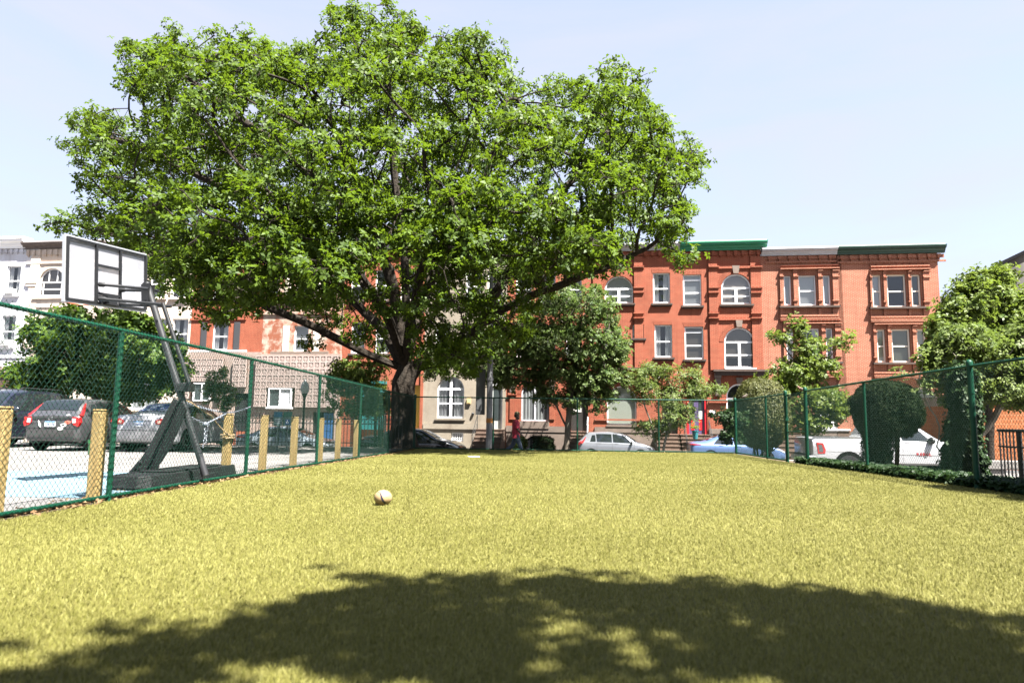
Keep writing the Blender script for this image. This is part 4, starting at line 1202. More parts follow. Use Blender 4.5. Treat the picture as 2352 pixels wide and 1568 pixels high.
def tree(name, label, limbs, att, leafm, barkm, R=0.4, r0=0.012, D=0.45, di=4.0, dk=0.75, group=None, cat='tree', per=6, L=0.17, Wd=0.09,
         ros=3, spread=0.35, rleaf=3, up=0.08, flare=0.5, flat=0.5, droop=0.15, tint_fn=None, skel=0.5, keep=1.0, taper_z=0.9, jit=0.12):
    P, par = skeleton(limbs, skel)
    arr, par = colonise(P, par, att, D, di, dk, up=up, jit=jit)
    n = len(arr)
    kids = [[] for _ in range(n)]
    for i in range(n):
        if par[i] >= 0: kids[par[i]].append(i)
    order = []; stack = [i for i in range(n) if par[i] < 0]
    while stack:
        i = stack.pop(); order.append(i); stack += kids[i]
    tips = sum(1 for i in range(n) if not kids[i])
    e = math.log(max(tips, 3)) / math.log(R / r0)
    acc = np.zeros(n); reach = np.zeros(n, int)
    for i in reversed(order):
        if not kids[i]: acc[i] = r0 ** e
        if par[i] >= 0:
            acc[par[i]] += acc[i]; reach[par[i]] = max(reach[par[i]], reach[i] + 1)
    rr = acc ** (1 / e)
    base = Vector(arr[0]); 
    for i in range(n):
        hgt = arr[i][2] - base.z
        if hgt < taper_z and rr[i] > R * 0.6: rr[i] *= 1 + flare * (1 - hgt / taper_z) ** 2
    # smooth the wood a little
    sm = arr.copy()
    for i in range(n):
        if par[i] >= 0 and kids[i]:
            k = max(kids[i], key=lambda q: rr[q])
            sm[i] = arr[i] * 0.5 + (arr[par[i]] + arr[k]) * 0.25
    arr = sm
    root = thing(name, label, cat, tuple(base), 0, group)
    mb = MB()
    done = set()
    for i in order:
        if i in done: continue
        ch = [i] if par[i] < 0 else [par[i], i]
        done.add(i)
        j = i
        while kids[j]:
            j = max(kids[j], key=lambda q: rr[q])
            done.add(j); ch.append(j)
        rs = [rr[q] for q in ch]
        if par[i] >= 0: rs[0] = rs[1]
        mx = max(rs)
        mb.tube([arr[q] for q in ch], [float(q) for q in rs], 12 if mx > 0.2 else (7 if mx > 0.06 else 4), cap=mx > 0.03)
    mb.build('trunk', barkm, root, smooth=True, world=True)
    # leaves sit on the outer twigs
    tw = [i for i in range(n) if reach[i] < rleaf and par[i] >= 0]
    tw = np.array(tw)
    print(name, 'nodes', n, 'twigs', len(tw), 'leaves', len(tw) * ros * per)
    if keep < 1: tw = tw[rng.random(len(tw)) < keep]
    C = np.repeat(arr[tw], ros, 0)
    ax = arr[tw] - arr[par[tw]]; ax /= np.maximum(np.linalg.norm(ax, axis=1, keepdims=True), 1e-6)
    A = np.repeat(ax, ros, 0) + rng.normal(0, 0.5, (len(C), 3)); A[:, 2] += flat + 0.3
    off = rng.normal(0, spread * 0.6, C.shape); off[:, 2] *= 0.7
    C = C + off
    leaves_np('crown', C, A, leafm, root, per, L, Wd, droop=droop, tint_fn=tint_fn)
    return root

def lobes(ls, n, Y0, hole=0.0, seed=0, shell=0.5):
    """points in ellipsoids measured in the photo: (px, py, rx, ry, dY, depth radius in m or None)"""
    out = []
    r_ = np.random.default_rng(seed)
    wsum = sum(l[2] * l[3] for l in ls)
    for l in ls:
        cx, cy, rx, ry = l[:4]; dY = l[4] if len(l) > 4 else 0.0
        Y = Y0 + dY
        dep = l[5] if len(l) > 5 else (rx + ry) / 2 * Y / PF
        k = max(3, int(n * rx * ry / wsum))
        while k > 0:
            v = r_.normal(0, 1, 3); v /= np.linalg.norm(v); v *= r_.random() ** (shell / 1.5)
            p = at(cx + v[0] * rx, cy + v[1] * ry, Y + v[2] * dep)
            if hole and mnoise.noise(p * 0.9 + Vector((seed, 0, 0))) < -hole: 
                if r_.random() < 0.85: k -= 0.3; continue
            out.append(tuple(p)); k -= 1
    return np.array(out)

def pl(pts, Y):
    return [at(q[0], q[1], Y + (q[2] if len(q) > 2 else 0)) for q in pts]

# ---- the big oak
YO = 26.2
fork_x = at(928, 845, YO).x
OUT = [(97, 515), (150, 472), (240, 462), (150, 390), (107, 333), (150, 270), (195, 245), (270, 262), (338, 292), (285, 205), (268, 100), (330, 88), (375, 58), (440, 64), (480, 55), (540, 62), (610, 80), (690, 82), (722, 108), (738, 100), (742, 32), (790, 6), (862, 12), (920, 8), (965, 55), (985, 95), (1040, 62), (1100, 48), (1150, 82), (1172, 140), (1210, 192), (1215, 215), (1300, 150), (1392, 142), (1470, 150), (1494, 190), (1522, 240), (1530, 295), (1605, 315), (1640, 370), (1655, 400), (1630, 432), (1572, 450), (1600, 490), (1616, 522), (1595, 552), (1585, 622), (1545, 610), (1515, 570), (1470, 585), (1420, 625), (1330, 640), (1260, 670), (1230, 760), (1180, 830), (1100, 872), (1010, 885), (965, 850), (900, 800), (850, 835), (770, 800), (720, 820), (680, 770), (600, 770), (560, 760), (440, 765), (360, 690), (330, 610), (205, 545), (112, 535)]
def inpoly(x, y, P):
    c = False; j = len(P) - 1
    for i in range(len(P)):
        if (P[i][1] > y) != (P[j][1] > y) and x < (P[j][0] - P[i][0]) * (y - P[i][1]) / (P[j][1] - P[i][1]) + P[i][0]: c = not c
        j = i
    return c
OA = np.array(OUT, float); OB = np.roll(OA, -1, 0)
def edge_d(x, y):
    p = np.array([x, y]); ab = OB - OA; t = np.clip(((p - OA) * ab).sum(1) / (ab * ab).sum(1), 0, 1)
    return float(np.sqrt(((OA + ab * t[:, None] - p) ** 2).sum(1)).min())
att = []
ro = np.random.default_rng(5)
cl = []
tries = 0
while len(cl) < 860 and tries < 140000:
    tries += 1
    x, y = ro.uniform(95, 1656), ro.uniform(5, 885)
    if not inpoly(x, y, OUT): continue
    d = edge_d(x, y)
    if d < 14: continue
    k = min(1.0, d / 230.0)
    H = 7.2 * math.sqrt(k * (2 - k)) + 0.3
    s = ro.uniform(-1, 1); s = math.copysign(abs(s) ** 0.5, s)
    yf = (y - 560) / 310.0
    if yf > 0 and abs(s) < 0.55 and ro.random() < yf * (0.75 if x < 980 else 0.35): continue          # bare limbs inside, below the crown
    p = at(x, y, YO + s * H * ((1.2 if x < 850 else 1.0) if s < 0 else 1.05))
    if s < 0.25 and d > 100 and y > 130 and ro.random() < 0.52: continue      # the limbs show through the near side
    if mnoise.noise(p * 0.42) < -0.22 and ro.random() < 0.75: continue
    if y > 700 and x < 900 and ro.random() < 0.45: continue
    if -150 < x - 930 < 75 and y > 590 and s < 0.5 and ro.random() < 0.7: continue   # the fork and its limbs show
    if any((p - q[0]).length < 0.74 for q in cl): continue
    cl.append((p, min(1.0, 0.45 + d / 120.0)))
for (xa_, xb_, ya_, yb_, Ya_, Yb2_, k_) in ((720, 1100, 430, 640, 18.6, 21.6, 26), (380, 760, 490, 650, 17.6, 21.0, 34), (1060, 1420, 430, 625, 18.4, 21.4, 36)):
    for _ in range(k_):                                                # low boughs reaching out towards the turf and the lot
        x, y = ro.uniform(xa_, xb_), ro.uniform(ya_, yb_)
        if abs(x - 930) < 60 and y > 540: continue
        cl.append((at(x, y, ro.uniform(Ya_, Yb2_)), 0.9))
for p, f in cl:                                                        # each spray of twigs is wide and flat, tilted outwards
    n_ = int(9 * f) + 3
    ax = Vector((p.x - fork_x, p.y - YO, 0)).normalized() if True else 0
    for _ in range(n_):
        a_ = ro.uniform(0, 2 * PI); r_ = 0.86 * f * math.sqrt(ro.random())
        o_ = Vector((r_ * math.cos(a_), r_ * math.sin(a_), ro.normal(0, 0.16)))
        o_.z -= 0.28 * (o_.x * ax.x + o_.y * ax.y)
        att.append(tuple(p + o_))
g0 = at(925, 1022, YO); g0.z = tz(g0.x, g0.y) - 0.05
fork = at(928, 845, YO)
limbs = [[g0, at(926, 940, YO), fork],
         pl([(928, 845), (885, 828), (820, 800, -0.6), (760, 772, -1.0), (690, 738, -1.4), (620, 708, -1.6), (560, 655, -1.8), (515, 600, -2)], YO),
         pl([(928, 845), (890, 770, 0.6), (840, 720, 1.2), (770, 660, 1.8), (690, 600, 2.4), (600, 530, 3)], YO),
         pl([(928, 845), (916, 740, -0.3), (895, 620, -0.8), (850, 480, -1.2), (800, 370, -1.4), (750, 260, -1.2)], YO),
         pl([(928, 845), (934, 700, 0.4), (928, 560, 0.7), (908, 430, 0.8), (900, 290, 0.6), (890, 150, 0.3)], YO),
         pl([(934, 740), (985, 660, -0.5), (1050, 550, -1.2), (1110, 420, -1.8), (1150, 310, -1.8), (1165, 220, -1.4)], YO),
         pl([(928, 845), (1000, 832), (1060, 800, -0.3), (1105, 745, -0.5), (1150, 650, -0.6), (1220, 540, -0.5), (1300, 430, 0), (1390, 330, 0.3)], YO),
         pl([(1105, 745), (1190, 690, -1.6), (1300, 655, -2.2), (1410, 610, -2.4), (1510, 560, -2.2)], YO),
         pl([(840, 720, 1.2), (740, 600, 0.2), (610, 490, -0.6), (460, 405, -0.8), (320, 335, -0.6), (210, 305, -0.4)], YO),
         pl([(620, 708, -1.6), (500, 640, -0.6), (360, 570, 0), (220, 525, 0.2)], YO),
         pl([(895, 620, -0.8), (760, 440, 1.0), (620, 320, 1.4), (490, 225, 1.0), (390, 150, 0.6)], YO),
         pl([(1220, 540, -0.5), (1360, 480, 0.6), (1490, 430, 0.6), (1600, 400, 0.3)], YO),
         pl([(928, 845), (945, 720, -1.6), (975, 600, -3.4), (1000, 480, -5.0)], YO),
         pl([(928, 845), (900, 740, -1.4), (830, 640, -3.4), (760, 540, -5.0)], YO),
         pl([(928, 845), (960, 720, 2.0), (1010, 590, 4.2), (1050, 470, 5.6)], YO)]
tree('oak_tree', 'huge spreading oak with a thick dark trunk standing behind the corner of the turf', limbs, att, L_oak, M_bark, R=0.46, r0=0.011,
     D=0.42, di=3.4, dk=0.5, per=7, L=0.18, Wd=0.088, ros=3, spread=0.26, rleaf=2, flare=0.45, flat=0.55, up=0.05)

G_ST = 'smaller trees near the street'
def small_tree(label, ls, n, Y, trunk, leafm, barkm=None, R=0.09, seed=1, name='street_tree', hole=0.1, **kw):
    att = lobes(ls, n, Y, hole, seed)
    limbs = []
    for t in trunk:
        limbs.append(pl(t, Y))
    g = limbs[0][0]; g.z = tz(g.x, g.y) - 0.04
    a = dict(D=0.28, di=2.6, dk=0.42, r0=0.008, L=0.14, Wd=0.085, ros=5, spread=0.26, rleaf=3, skel=0.35, flare=0.3)
    a.update(kw)
    return tree(name, label, limbs, att, leafm, barkm or M_bark2, R=R, group=G_ST, **a)

small_tree('broad dark green maple behind the parked cars, below the basketball board', [(120, 800, 78, 70), (160, 740, 50, 40), (240, 770, 95, 58), (200, 850, 130, 58), (330, 800, 90, 72), (60, 862, 52, 36), (395, 850, 40, 50), (300, 745, 50, 30), (300, 880, 110, 40), (120, 890, 90, 30)],
           1150, 28.0, [[(235, 1010), (232, 930), (228, 850)], [(232, 930), (150, 830)], [(232, 930), (320, 820)]], L_maple, R=0.16, seed=3, name='maple_tree', L=0.20, Wd=0.13, ros=5, spread=0.3)
small_tree('light green young tree standing left of the oak trunk near the pierced block wall', [(800, 858, 55, 34), (845, 890, 50, 36), (800, 925, 42, 30), (868, 842, 28, 26), (770, 900, 26, 30), (860, 940, 28, 22)],
           330, 29.0, [[(829, 1020), (826, 940), (826, 870)]], L_lime, M_bark, R=0.075, seed=5)
small_tree('round pale flecked linden in front of the red house numbered 219', [(1320, 705, 95, 60), (1290, 790, 115, 66), (1372, 785, 76, 66), (1225, 850, 72, 50), (1380, 865, 72, 50), (1300, 885, 90, 40), (1208, 770, 46, 56), (1160, 855, 46, 46), (1110, 800, 50, 40), (1120, 860, 40, 24), (1055, 838, 55, 26), (1000, 852, 26, 18), (1350, 925, 60, 26), (1262, 912, 34, 20), (1400, 830, 40, 50)],
           1750, 37.8, [[(1300, 1032), (1304, 985), (1308, 930), (1310, 860)], [(1303, 992), (1287, 950), (1270, 912)], [(1308, 930), (1370, 860)], [(1310, 860), (1250, 800)]], L_linden, R=0.17, seed=7, name='linden_tree', L=0.17, Wd=0.11, ros=5, spread=0.34)
small_tree('airy small tree with fine drooping leaves by the stone steps', [(1490, 868, 46, 26), (1545, 862, 48, 24), (1592, 892, 38, 30), (1520, 905, 70, 30), (1550, 955, 56, 34), (1642, 898, 28, 16), (1484, 843, 14, 16), (1592, 848, 20, 14), (1500, 985, 40, 20)],
           420, 36.5, [[(1520, 1040), (1528, 1000), (1548, 960), (1545, 900)], [(1505, 1040), (1500, 985), (1480, 930)]], L_feather, M_bark3, R=0.075, seed=9, L=0.20, Wd=0.06, droop=0.5, ros=5, spread=0.3)
small_tree('lime green loose tree with bare upper twigs in front of the orange brick house', [(1852, 802, 34, 34), (1830, 848, 58, 36), (1885, 858, 36, 30), (1800, 882, 66, 26), (1850, 912, 92, 34), (1905, 935, 52, 34), (1795, 935, 52, 44), (1832, 752, 16, 24), (1920, 792, 34, 11), (1790, 775, 24, 14), (1945, 772, 12, 8), (1905, 835, 26, 12), (1850, 970, 60, 30)],
           720, 30.0, [[(1850, 1045), (1848, 980), (1850, 900), (1848, 800), (1836, 745)], [(1850, 900), (1890, 840), (1930, 788)], [(1848, 850), (1800, 800)]], L_lime, M_bark2, R=0.10, seed=11, L=0.15, Wd=0.095, ros=5, spread=0.27)
small_tree('round crowned tree in front of the grey gable wall', [(2250, 690, 80, 56), (2200, 742, 66, 46), (2315, 722, 60, 58), (2290, 645, 36, 36), (2160, 782, 36, 34), (2340, 795, 66, 66), (2240, 640, 26, 22), (2280, 790, 80, 50), (2390, 700, 50, 60)],
           900, 30.0, [[(2270, 1000), (2268, 880), (2262, 780), (2258, 720)], [(2262, 780), (2320, 720)], [(2262, 800), (2200, 750)]], L_lime, M_bark, R=0.16, seed=13, name='maple_tree', L=0.19, Wd=0.12, ros=5, spread=0.32)
small_tree('wide feathery tree on pale stems overhanging the fence beside the black railing', [(2250, 800, 105, 40), (2195, 850, 62, 36), (2325, 830, 76, 50), (2150, 828, 34, 26), (2305, 895, 86, 44), (2215, 772, 56, 26), (2375, 770, 50, 50), (2390, 880, 50, 70), (2140, 880, 30, 22), (2210, 905, 60, 30)],
           1500, 14.5, [[(2236, 1092), (2228, 1010), (2190, 900), (2165, 840)], [(2232, 1040), (2275, 960), (2330, 880)], [(2230, 1020), (2250, 900), (2255, 820)], [(2150, 1075), (2152, 960), (2110, 880), (2070, 850)]], L_feather, M_bark3, R=0.085, seed=15, D=0.16, di=1.6, dk=0.24, r0=0.005, skel=0.2, L=0.095, Wd=0.05, ros=5, spread=0.15, droop=0.35)
small_tree('leafy sapling growing up behind the fence corner', [(1660, 958, 32, 22), (1690, 988, 24, 28), (1668, 1004, 20, 16), (1700, 960, 20, 18)],
           150, 25.4, [[(1692, 1052), (1690, 1010), (1678, 975)]], L_ivy, M_bark2, R=0.035, seed=17, D=0.14, di=1.5, dk=0.2, r0=0.006, L=0.13, Wd=0.085, ros=2, spread=0.12)
small_tree('pale shrub and climbing stem growing up the pierced block wall', [(490, 880, 24, 24), (516, 902, 28, 28), (530, 932, 24, 20), (515, 850, 9, 36), (480, 905, 18, 20)],
           200, 33.5, [[(512, 1010), (513, 930), (515, 850)]], L_lime, M_bark2, R=0.05, seed=19, name='shrub', L=0.13, Wd=0.07, ros=3, spread=0.18)

# the tree whose shade lies on the turf in front (it stands behind the photographer)
att = []
r7 = np.random.default_rng(21)
HS = 7.4
def shade_pt(x, y, z): return Vector((x + 0.40 * z, y - 0.37 * z, z))          # a leaf at height z whose shade falls on (x, y)
sprays = []
while len(sprays) < 205:
    a_ = r7.uniform(0, 2 * PI); q = math.sqrt(r7.random())
    gx_, gy_ = 0.52 + 2.55 * q * math.cos(a_), 0.9 + 3.25 * q * math.sin(a_)
    if gy_ < -2.5: continue
    edge = q > 0.8
    if mnoise.noise(Vector((gx_ * 1.9, gy_ * 2.2, 4.0))) < (0.0 if gy_ > 1.5 else -0.2) + (0.06 if q > 0.85 else 0): continue
    sprays.append((gx_, gy_, HS + r7.uniform(-0.7, 0.7)))
for k_ in range(260): sprays.append((r7.uniform(-4, 6), r7.uniform(-9, -1.0), HS + r7.uniform(-1.5, 2.0)))
for gx_, gy_, z_ in sprays:
    for _ in range(9):
        o_ = r7.normal(0, 0.2, 3); att.append(tuple(shade_pt(gx_, gy_, z_) + Vector((o_[0], o_[1], o_[2] * 0.4))))
cc = shade_pt(0.3, -0.6, HS)
b0 = Vector((cc.x + 1.2, cc.y - 1.5, tz(cc.x + 1.2, cc.y - 1.5)))
tree('street_tree', 'leafy tree behind the photographer whose round shade lies on the front of the turf', [[b0, b0 + Vector((0, 0.1, 3.5)), cc + Vector((0.3, -0.5, -0.8))]], att, L_oak, M_bark, R=0.2, r0=0.008, D=0.3, di=3.0, dk=0.4, per=7, L=0.17, Wd=0.10, ros=3, spread=0.2, group=G_ST)

# ---- clipped shrubs: leaf shell over dense twigs
def clipped(label, cpx, cpy, rx, ry, Y, leafm, n, zbot=None, L=0.05, Wd=0.018, lump=0.10, seed=0, name='clipped_yew', group=None, skirt=None):
    c = at(cpx, cpy, Y); sx = rx * Y / PF; szz = ry * Y / PF
    gz = tz(c.x, c.y)
    root = thing(name, label, 'shrub', (c.x, c.y, gz), 0, group)
    r_ = np.random.default_rng(seed)
    core = MB()
    prof = [(sx * 0.80 * math.sin(PI * i / 10) ** 0.7 if 0 < i < 10 else 0.02, c.z - szz * 0.9 * math.cos(PI * i / 10)) for i in range(11)]
    core.lathe(prof, 16, (c.x, c.y, 0))
    for k in range(5):
        a = k * 1.26
        core.tube([(c.x + 0.18 * math.cos(a), c.y + 0.18 * math.sin(a), gz), (c.x + sx * 0.4 * math.cos(a), c.y + sx * 0.4 * math.sin(a), c.z - szz * 0.5)], [0.05, 0.03], 6)
    core.build('branches', mat('dense_twigs', (0.018, 0.018, 0.010), 0.95, spec=0.05), root, world=True)
    v = r_.normal(0, 1, (n, 3)); v /= np.linalg.norm(v, axis=1, keepdims=True)
    lum = np.array([mnoise.noise(Vector(q) * 2.2 + Vector((seed, 0, 0))) for q in v])
    rad_ = (1 + lump * lum) * r_.uniform(0.80, 1.0, n)
    sq = np.stack([np.sign(v[:, 0]) * np.abs(v[:, 0]) ** 0.9, np.sign(v[:, 1]) * np.abs(v[:, 1]) ** 0.9, np.sign(v[:, 2]) * np.abs(v[:, 2]) ** 0.85], 1)
    C = np.array([[c.x, c.y, c.z]]) + sq * rad_[:, None] * np.array([[sx, sx, szz]])
    if skirt:
        k = int(n * 0.35); a = r_.uniform(0, 2 * np.pi, k); zz = r_.uniform(gz, c.z - szz * 0.4, k)
        rr_ = sx * skirt * r_.uniform(0.45, 1.0, k) * (0.62 + 0.5 * (zz - gz) / max(0.1, c.z - szz * 0.4 - gz)) * (1 + 0.22 * np.sin(a * 3 + zz * 5))
        C2 = np.stack([c.x + np.cos(a) * rr_ - 0.30 * sx, c.y + np.sin(a) * rr_, zz], 1)
        C = np.concatenate([C, C2]); v = np.concatenate([v, np.stack([np.cos(a), np.sin(a), 0.3 * np.ones(k)], 1)])
    leaves_np('foliage', C, v + r_.normal(0, 0.35, v.shape), leafm, root, 5, L, Wd, el=(-0.1, 0.9))
    return root
clipped('large olive green clipped yew dome behind the fence corner', 1748, 950, 60, 80, 27.0, L_yew, 15000, L=0.085, Wd=0.03, seed=2)
clipped('dark round clipped yew in front of the white pickup', 2035, 940, 70, 64, 20.5, L_dyew, 15000, L=0.075, Wd=0.03, seed=4, skirt=0.5, lump=0.14)
clipped('low dark bush at the foot of the linden', 1248, 1022, 26, 20, 38.0, L_dyew, 900, L=0.12, Wd=0.04, seed=6, name='low_bush', lump=0.3)
clipped('low leafy plant with pale leaves by the beige house steps', 1192, 1018, 15, 14, 38.0, L_lime, 260, L=0.2, Wd=0.1, seed=8, name='low_bush', lump=0.35)
clipped('grey green low bush left of the oak trunk behind the iron fence', 872, 925, 26, 22, 31.0, L_feather, 800, L=0.1, Wd=0.04, seed=10, name='low_bush', lump=0.3)

# ---- ivy: a climber on the stump of a trunk, and the bank under the fence
# shrubs behind the fence, mostly beside the frame: they keep the near fence and the ivy in shade
for k_, (x_, y_, s_) in enumerate(((7.62, 9.5, 0.72), (7.75, 7.9, 0.85), (7.7, 6.2, 0.85))):
    gz_ = tz(x_, y_); rt_ = thing('broad_shrub', ('dense shrub behind the right fence nearest the black railing', 'dense middle shrub behind the right fence beside the photographer', 'dense shrub behind the right fence farthest from the railing')[k_], 'shrub', (x_, y_, gz_), 0, 'shrubs behind the right fence')
    v_ = rng.normal(0, 1, (3000, 3)); v_ /= np.linalg.norm(v_, axis=1, keepdims=True)
    C_ = np.array([[x_, y_, 1.85]]) + v_ * rng.uniform(0.5, 1.0, 3000)[:, None] * np.array([[s_, 0.95, 1.75]])
    leaves_np('foliage', C_, v_ + np.array([[0, 0, .4]]), L_ivy, rt_, 4, 0.10, 0.065)
    b_ = MB()
    for j_ in range(5): b_.tube([(x_ + .1 * j_ - .2, y_, gz_ - .05), (x_ + .25 * j_ - .5, y_ + .2 * (j_ % 2), gz_ + 1.5)], [.035, .015], 6)
    b_.build('stems', M_bark2, rt_, world=True)
def ivy_column(label, pts, Y, r, n, seed):
    P = pl(pts, Y); g = P[0]; g.z = tz(g.x, g.y)
    root = thing('ivy_covered_trunk', label, 'ivy', tuple(g))
    b = MB(); b.tube(P, [r * 0.35] * (len(P) - 1) + [r * 0.2], 8); b.build('trunk', M_bark, root, smooth=True, world=True)
    r_ = np.random.default_rng(seed); C = []; A = []
    for i in range(n):
        k = r_.integers(0, len(P) - 1); t = r_.random(); p = P[k].lerp(P[k + 1], t)
        a = r_.uniform(0, 2 * PI); q = r * r_.uniform(0.4, 1.15) * (1 + 0.5 * mnoise.noise(p * 2.0 + Vector((math.cos(a), math.sin(a), seed))))
        C.append((p.x + q * math.cos(a), p.y + q * math.sin(a), p.z + r_.normal(0, 0.08))); A.append((math.cos(a), math.sin(a), 0.6))
    leaves_np('foliage', np.array(C), np.array(A), L_ivy, root, 4, 0.085, 0.075, el=(-0.1, 0.7))
ivy_column('thick ivy wrapped round a leaning trunk behind the tall fence post', [(2222, 1105), (2224, 1020), (2214, 940), (2206, 850)], 12.6, 0.22, 2400, 3)
ivy_column('low mound of ivy beside the white pickup door', [(2188, 1092), (2190, 1050), (2196, 1005), (2204, 960)], 14.2, 0.22, 1000, 5)
C = []; A = []
for i in range(6500):
    y = rng.uniform(8.0, 18.5); t = rng.random() ** 1.3
    wdt = 1.25 * (1 - 0.4 * sstep(15, 18.5, y))
    x = XR(y) - 0.06 + t * wdt
    C.append((x, y, tz(x, y) + rng.uniform(0.01, 0.17) * (1 - 0.6 * abs(t - 0.25)))); A.append((rng.normal(0, 0.4) - 0.2, rng.normal(0, 0.4) - 0.2, 1))
tag(leaves_np('ivy_ground_cover', np.array(C), np.array(A), L_ivy, None, 4, 0.075, 0.07, el=(-0.1, 0.5), world=False), 'low ivy creeping along the foot of the right fence', None, None, 'stuff')
C = []; A = []
for i in range(1500):
    y = rng.uniform(6.0, 24.3); x = XL(y) + rng.normal(-0.05, 0.12)
    C.append((x, y, tz(x, y) + rng.uniform(0.01, 0.03))); A.append((rng.normal(0, 0.3), rng.normal(0, 0.3), 1))
for i in range(700):
    x = rng.uniform(-4.5, 6.8); y = 24.6 + rng.normal(0.1, 0.15)
    C.append((x, y, tz(x, y) + rng.uniform(0.01, 0.03))); A.append((rng.normal(0, 0.3), rng.normal(0, 0.3), 1))
M_dry = leaf_mat('dry_leaf', (0.1056, 0.0561, 0.0264), (0.2376, 0.1584, 0.0858), (0.1980, 0.1320, 0.0660), rough=0.8, tw=0.15, spec=0.1)
tag(leaves_np('fallen_leaves', np.array(C), np.array(A), M_dry, None, 2, 0.06, 0.04, el=(-0.1, 0.2), world=False), 'dry brown leaves gathered along the foot of the fences', None, None, 'stuff')
# ------------------------------------------------------------------ chain-link fences
M_fence = mat('green_fence_paint', (0.0015, 0.040, 0.020), 0.5, spec=0.22, col2=(0.002, 0.049, 0.025), scale=3)
M_mesh = mat('green_vinyl_wire', (0.002, 0.028, 0.016), 0.5, spec=0.3)
M_wiretie = mat('tie_wire', (0.35, 0.38, 0.37), 0.4, metal=0.6)
FH = 1.86

def chain_mesh(name, P0, P1, zlo, zhi, parent, r=0.0024, col=0.0335, row=0.037, zf=None):
    """woven wires between two ground points; each wire zigzags between two columns"""
    P0, P1 = Vector(P0), Vector(P1)
    L = (P1 - P0).length; d = (P1 - P0) / L; nrm = Vector((d.y, -d.x, 0))
    n = int(L / col); m = int((zhi - zlo) / row) + 1
    rows = np.arange(m + 1)
    V = []; F = []
    off3 = np.array([[0, 0, 0]] * 3, float)
    offs = [np.array(nrm) * r, -np.array(nrm) * r * 0.5 + np.array([0, 0, 1]) * r * 0.9, -np.array(nrm) * r * 0.5 - np.array([0, 0, 1]) * r * 0.9]
    allV = []
    for k in range(n):
        side = (rows + k) % 2
        s = (k + side) * col
        dep = np.where(side == 0, 1.0, -1.0) * r * 0.9
        # soften the bends: two points per node
        tt = np.repeat(s, 2); zz = np.repeat(zlo + rows * row, 2).astype(float); zz[0::2] -= row * 0.14; zz[1::2] += row * 0.14
        dd = np.repeat(dep, 2)
        inn = np.where(np.repeat(side, 2) == 0, 1, -1) * 0.0
        g = np.array([0.0 if zf is None else zf(P0.x + d.x * float(s.mean()), P0.y + d.y * float(s.mean()))])
        p = np.stack([P0.x + d.x * (tt + inn) + nrm.x * dd, P0.y + d.y * (tt + inn) + nrm.y * dd, zz + g[0]], 1)
        allV.append(np.stack([p + o for o in offs], 1).reshape(-1, 3))
    V = np.concatenate(allV); per = (m + 1) * 2
    i = np.arange(per - 1); q = []
    for a in range(3):
        b = (a + 1) % 3
        q.append(np.stack([i * 3 + a, i * 3 + b, (i + 1) * 3 + b, (i + 1) * 3 + a], 1))
    q = np.concatenate(q)
    F = (np.arange(n)[:, None, None] * per * 3 + q[None]).reshape(-1, 4)
    return mesh_np(name, V, F, M_mesh, parent, True)

def post_mesh(x, y, r, h, cap='dome', bands=()):
    b = MB(); z = tz(x, y) - 0.1
    b.lathe([(r, z), (r, z + h + 0.1)], 14, (x, y, 0))
    z1 = z + h + 0.1
    if cap == 'dome': b.lathe([(r * 1.12, z1 - 0.05), (r * 1.12, z1), (r * 0.95, z1 + 0.025), (r * 0.45, z1 + 0.042), (0.004, z1 + 0.046)], 14, (x, y, 0))
    else: b.lathe([(r * 1.06, z1 - 0.07), (r * 1.1, z1 - 0.01), (r * 0.7, z1)], 12, (x, y, 0))
    for zb in bands: b.lathe([(r * 1.14, z + 0.1 + zb - 0.012), (r * 1.14, z + 0.1 + zb + 0.012)], 14, (x, y, 0))
    return b

def fence_run(label, p0, p1, posts, terminal=(), gaps=(), rows=None):
    p0, p1 = Vector((*p0, 0)), Vector((*p1, 0))
    root = thing('chain_link_fence', label, 'fence', (p0.x, p0.y, tz(p0.x, p0.y)), 0, 'green chain link fences round the turf')
    d = (p1 - p0).normalized(); L = (p1 - p0).length
    for i, t in enumerate(posts):
        p = p0 + d * t
        term = i in terminal
        post_mesh(p.x, p.y, 0.044 if term else 0.029, FH + (0.06 if term else -0.015), 'dome' if term else 'loop', (0.25, 0.65, 1.05, 1.45) if term else (0.35, 0.8, 1.2, 1.6)).build('post', M_fence, root, smooth=True, world=True)
    segs = []; a = 0.0
    for g0, g1 in gaps:
        segs.append((a, g0)); a = g1
    segs.append((a, L))
    for a, c in segs:
        pa, pc = p0 + d * a, p0 + d * c
        n = max(2, int((c - a) / 0.8))
        for nm, hz, r in (('top_rail', FH, 0.0215), ('bottom_rail', 0.045, 0.0215)):
            b = MB()
            b.tube([(q.x, q.y, tz(q.x, q.y) + hz) for q in (pa.lerp(pc, i / n) for i in range(n + 1))], r, 10)
            for i in range(1, 2 * n):      # ties round the rail
                q = pa.lerp(pc, i / (2 * n)); z = tz(q.x, q.y) + hz
                b.tube([(q.x - d.x * 0.006, q.y - d.y * 0.006, z), (q.x + d.x * 0.006, q.y + d.y * 0.006, z)], r + 0.004, 8)
            b.build(nm, M_fence, root, smooth=True, world=True)
        nrm = Vector((d.y, -d.x, 0)) * 0.034
        chain_mesh('wire_mesh', pa + nrm, pc + nrm, 0.05, FH + 0.035, root, zf=tz)
    return root

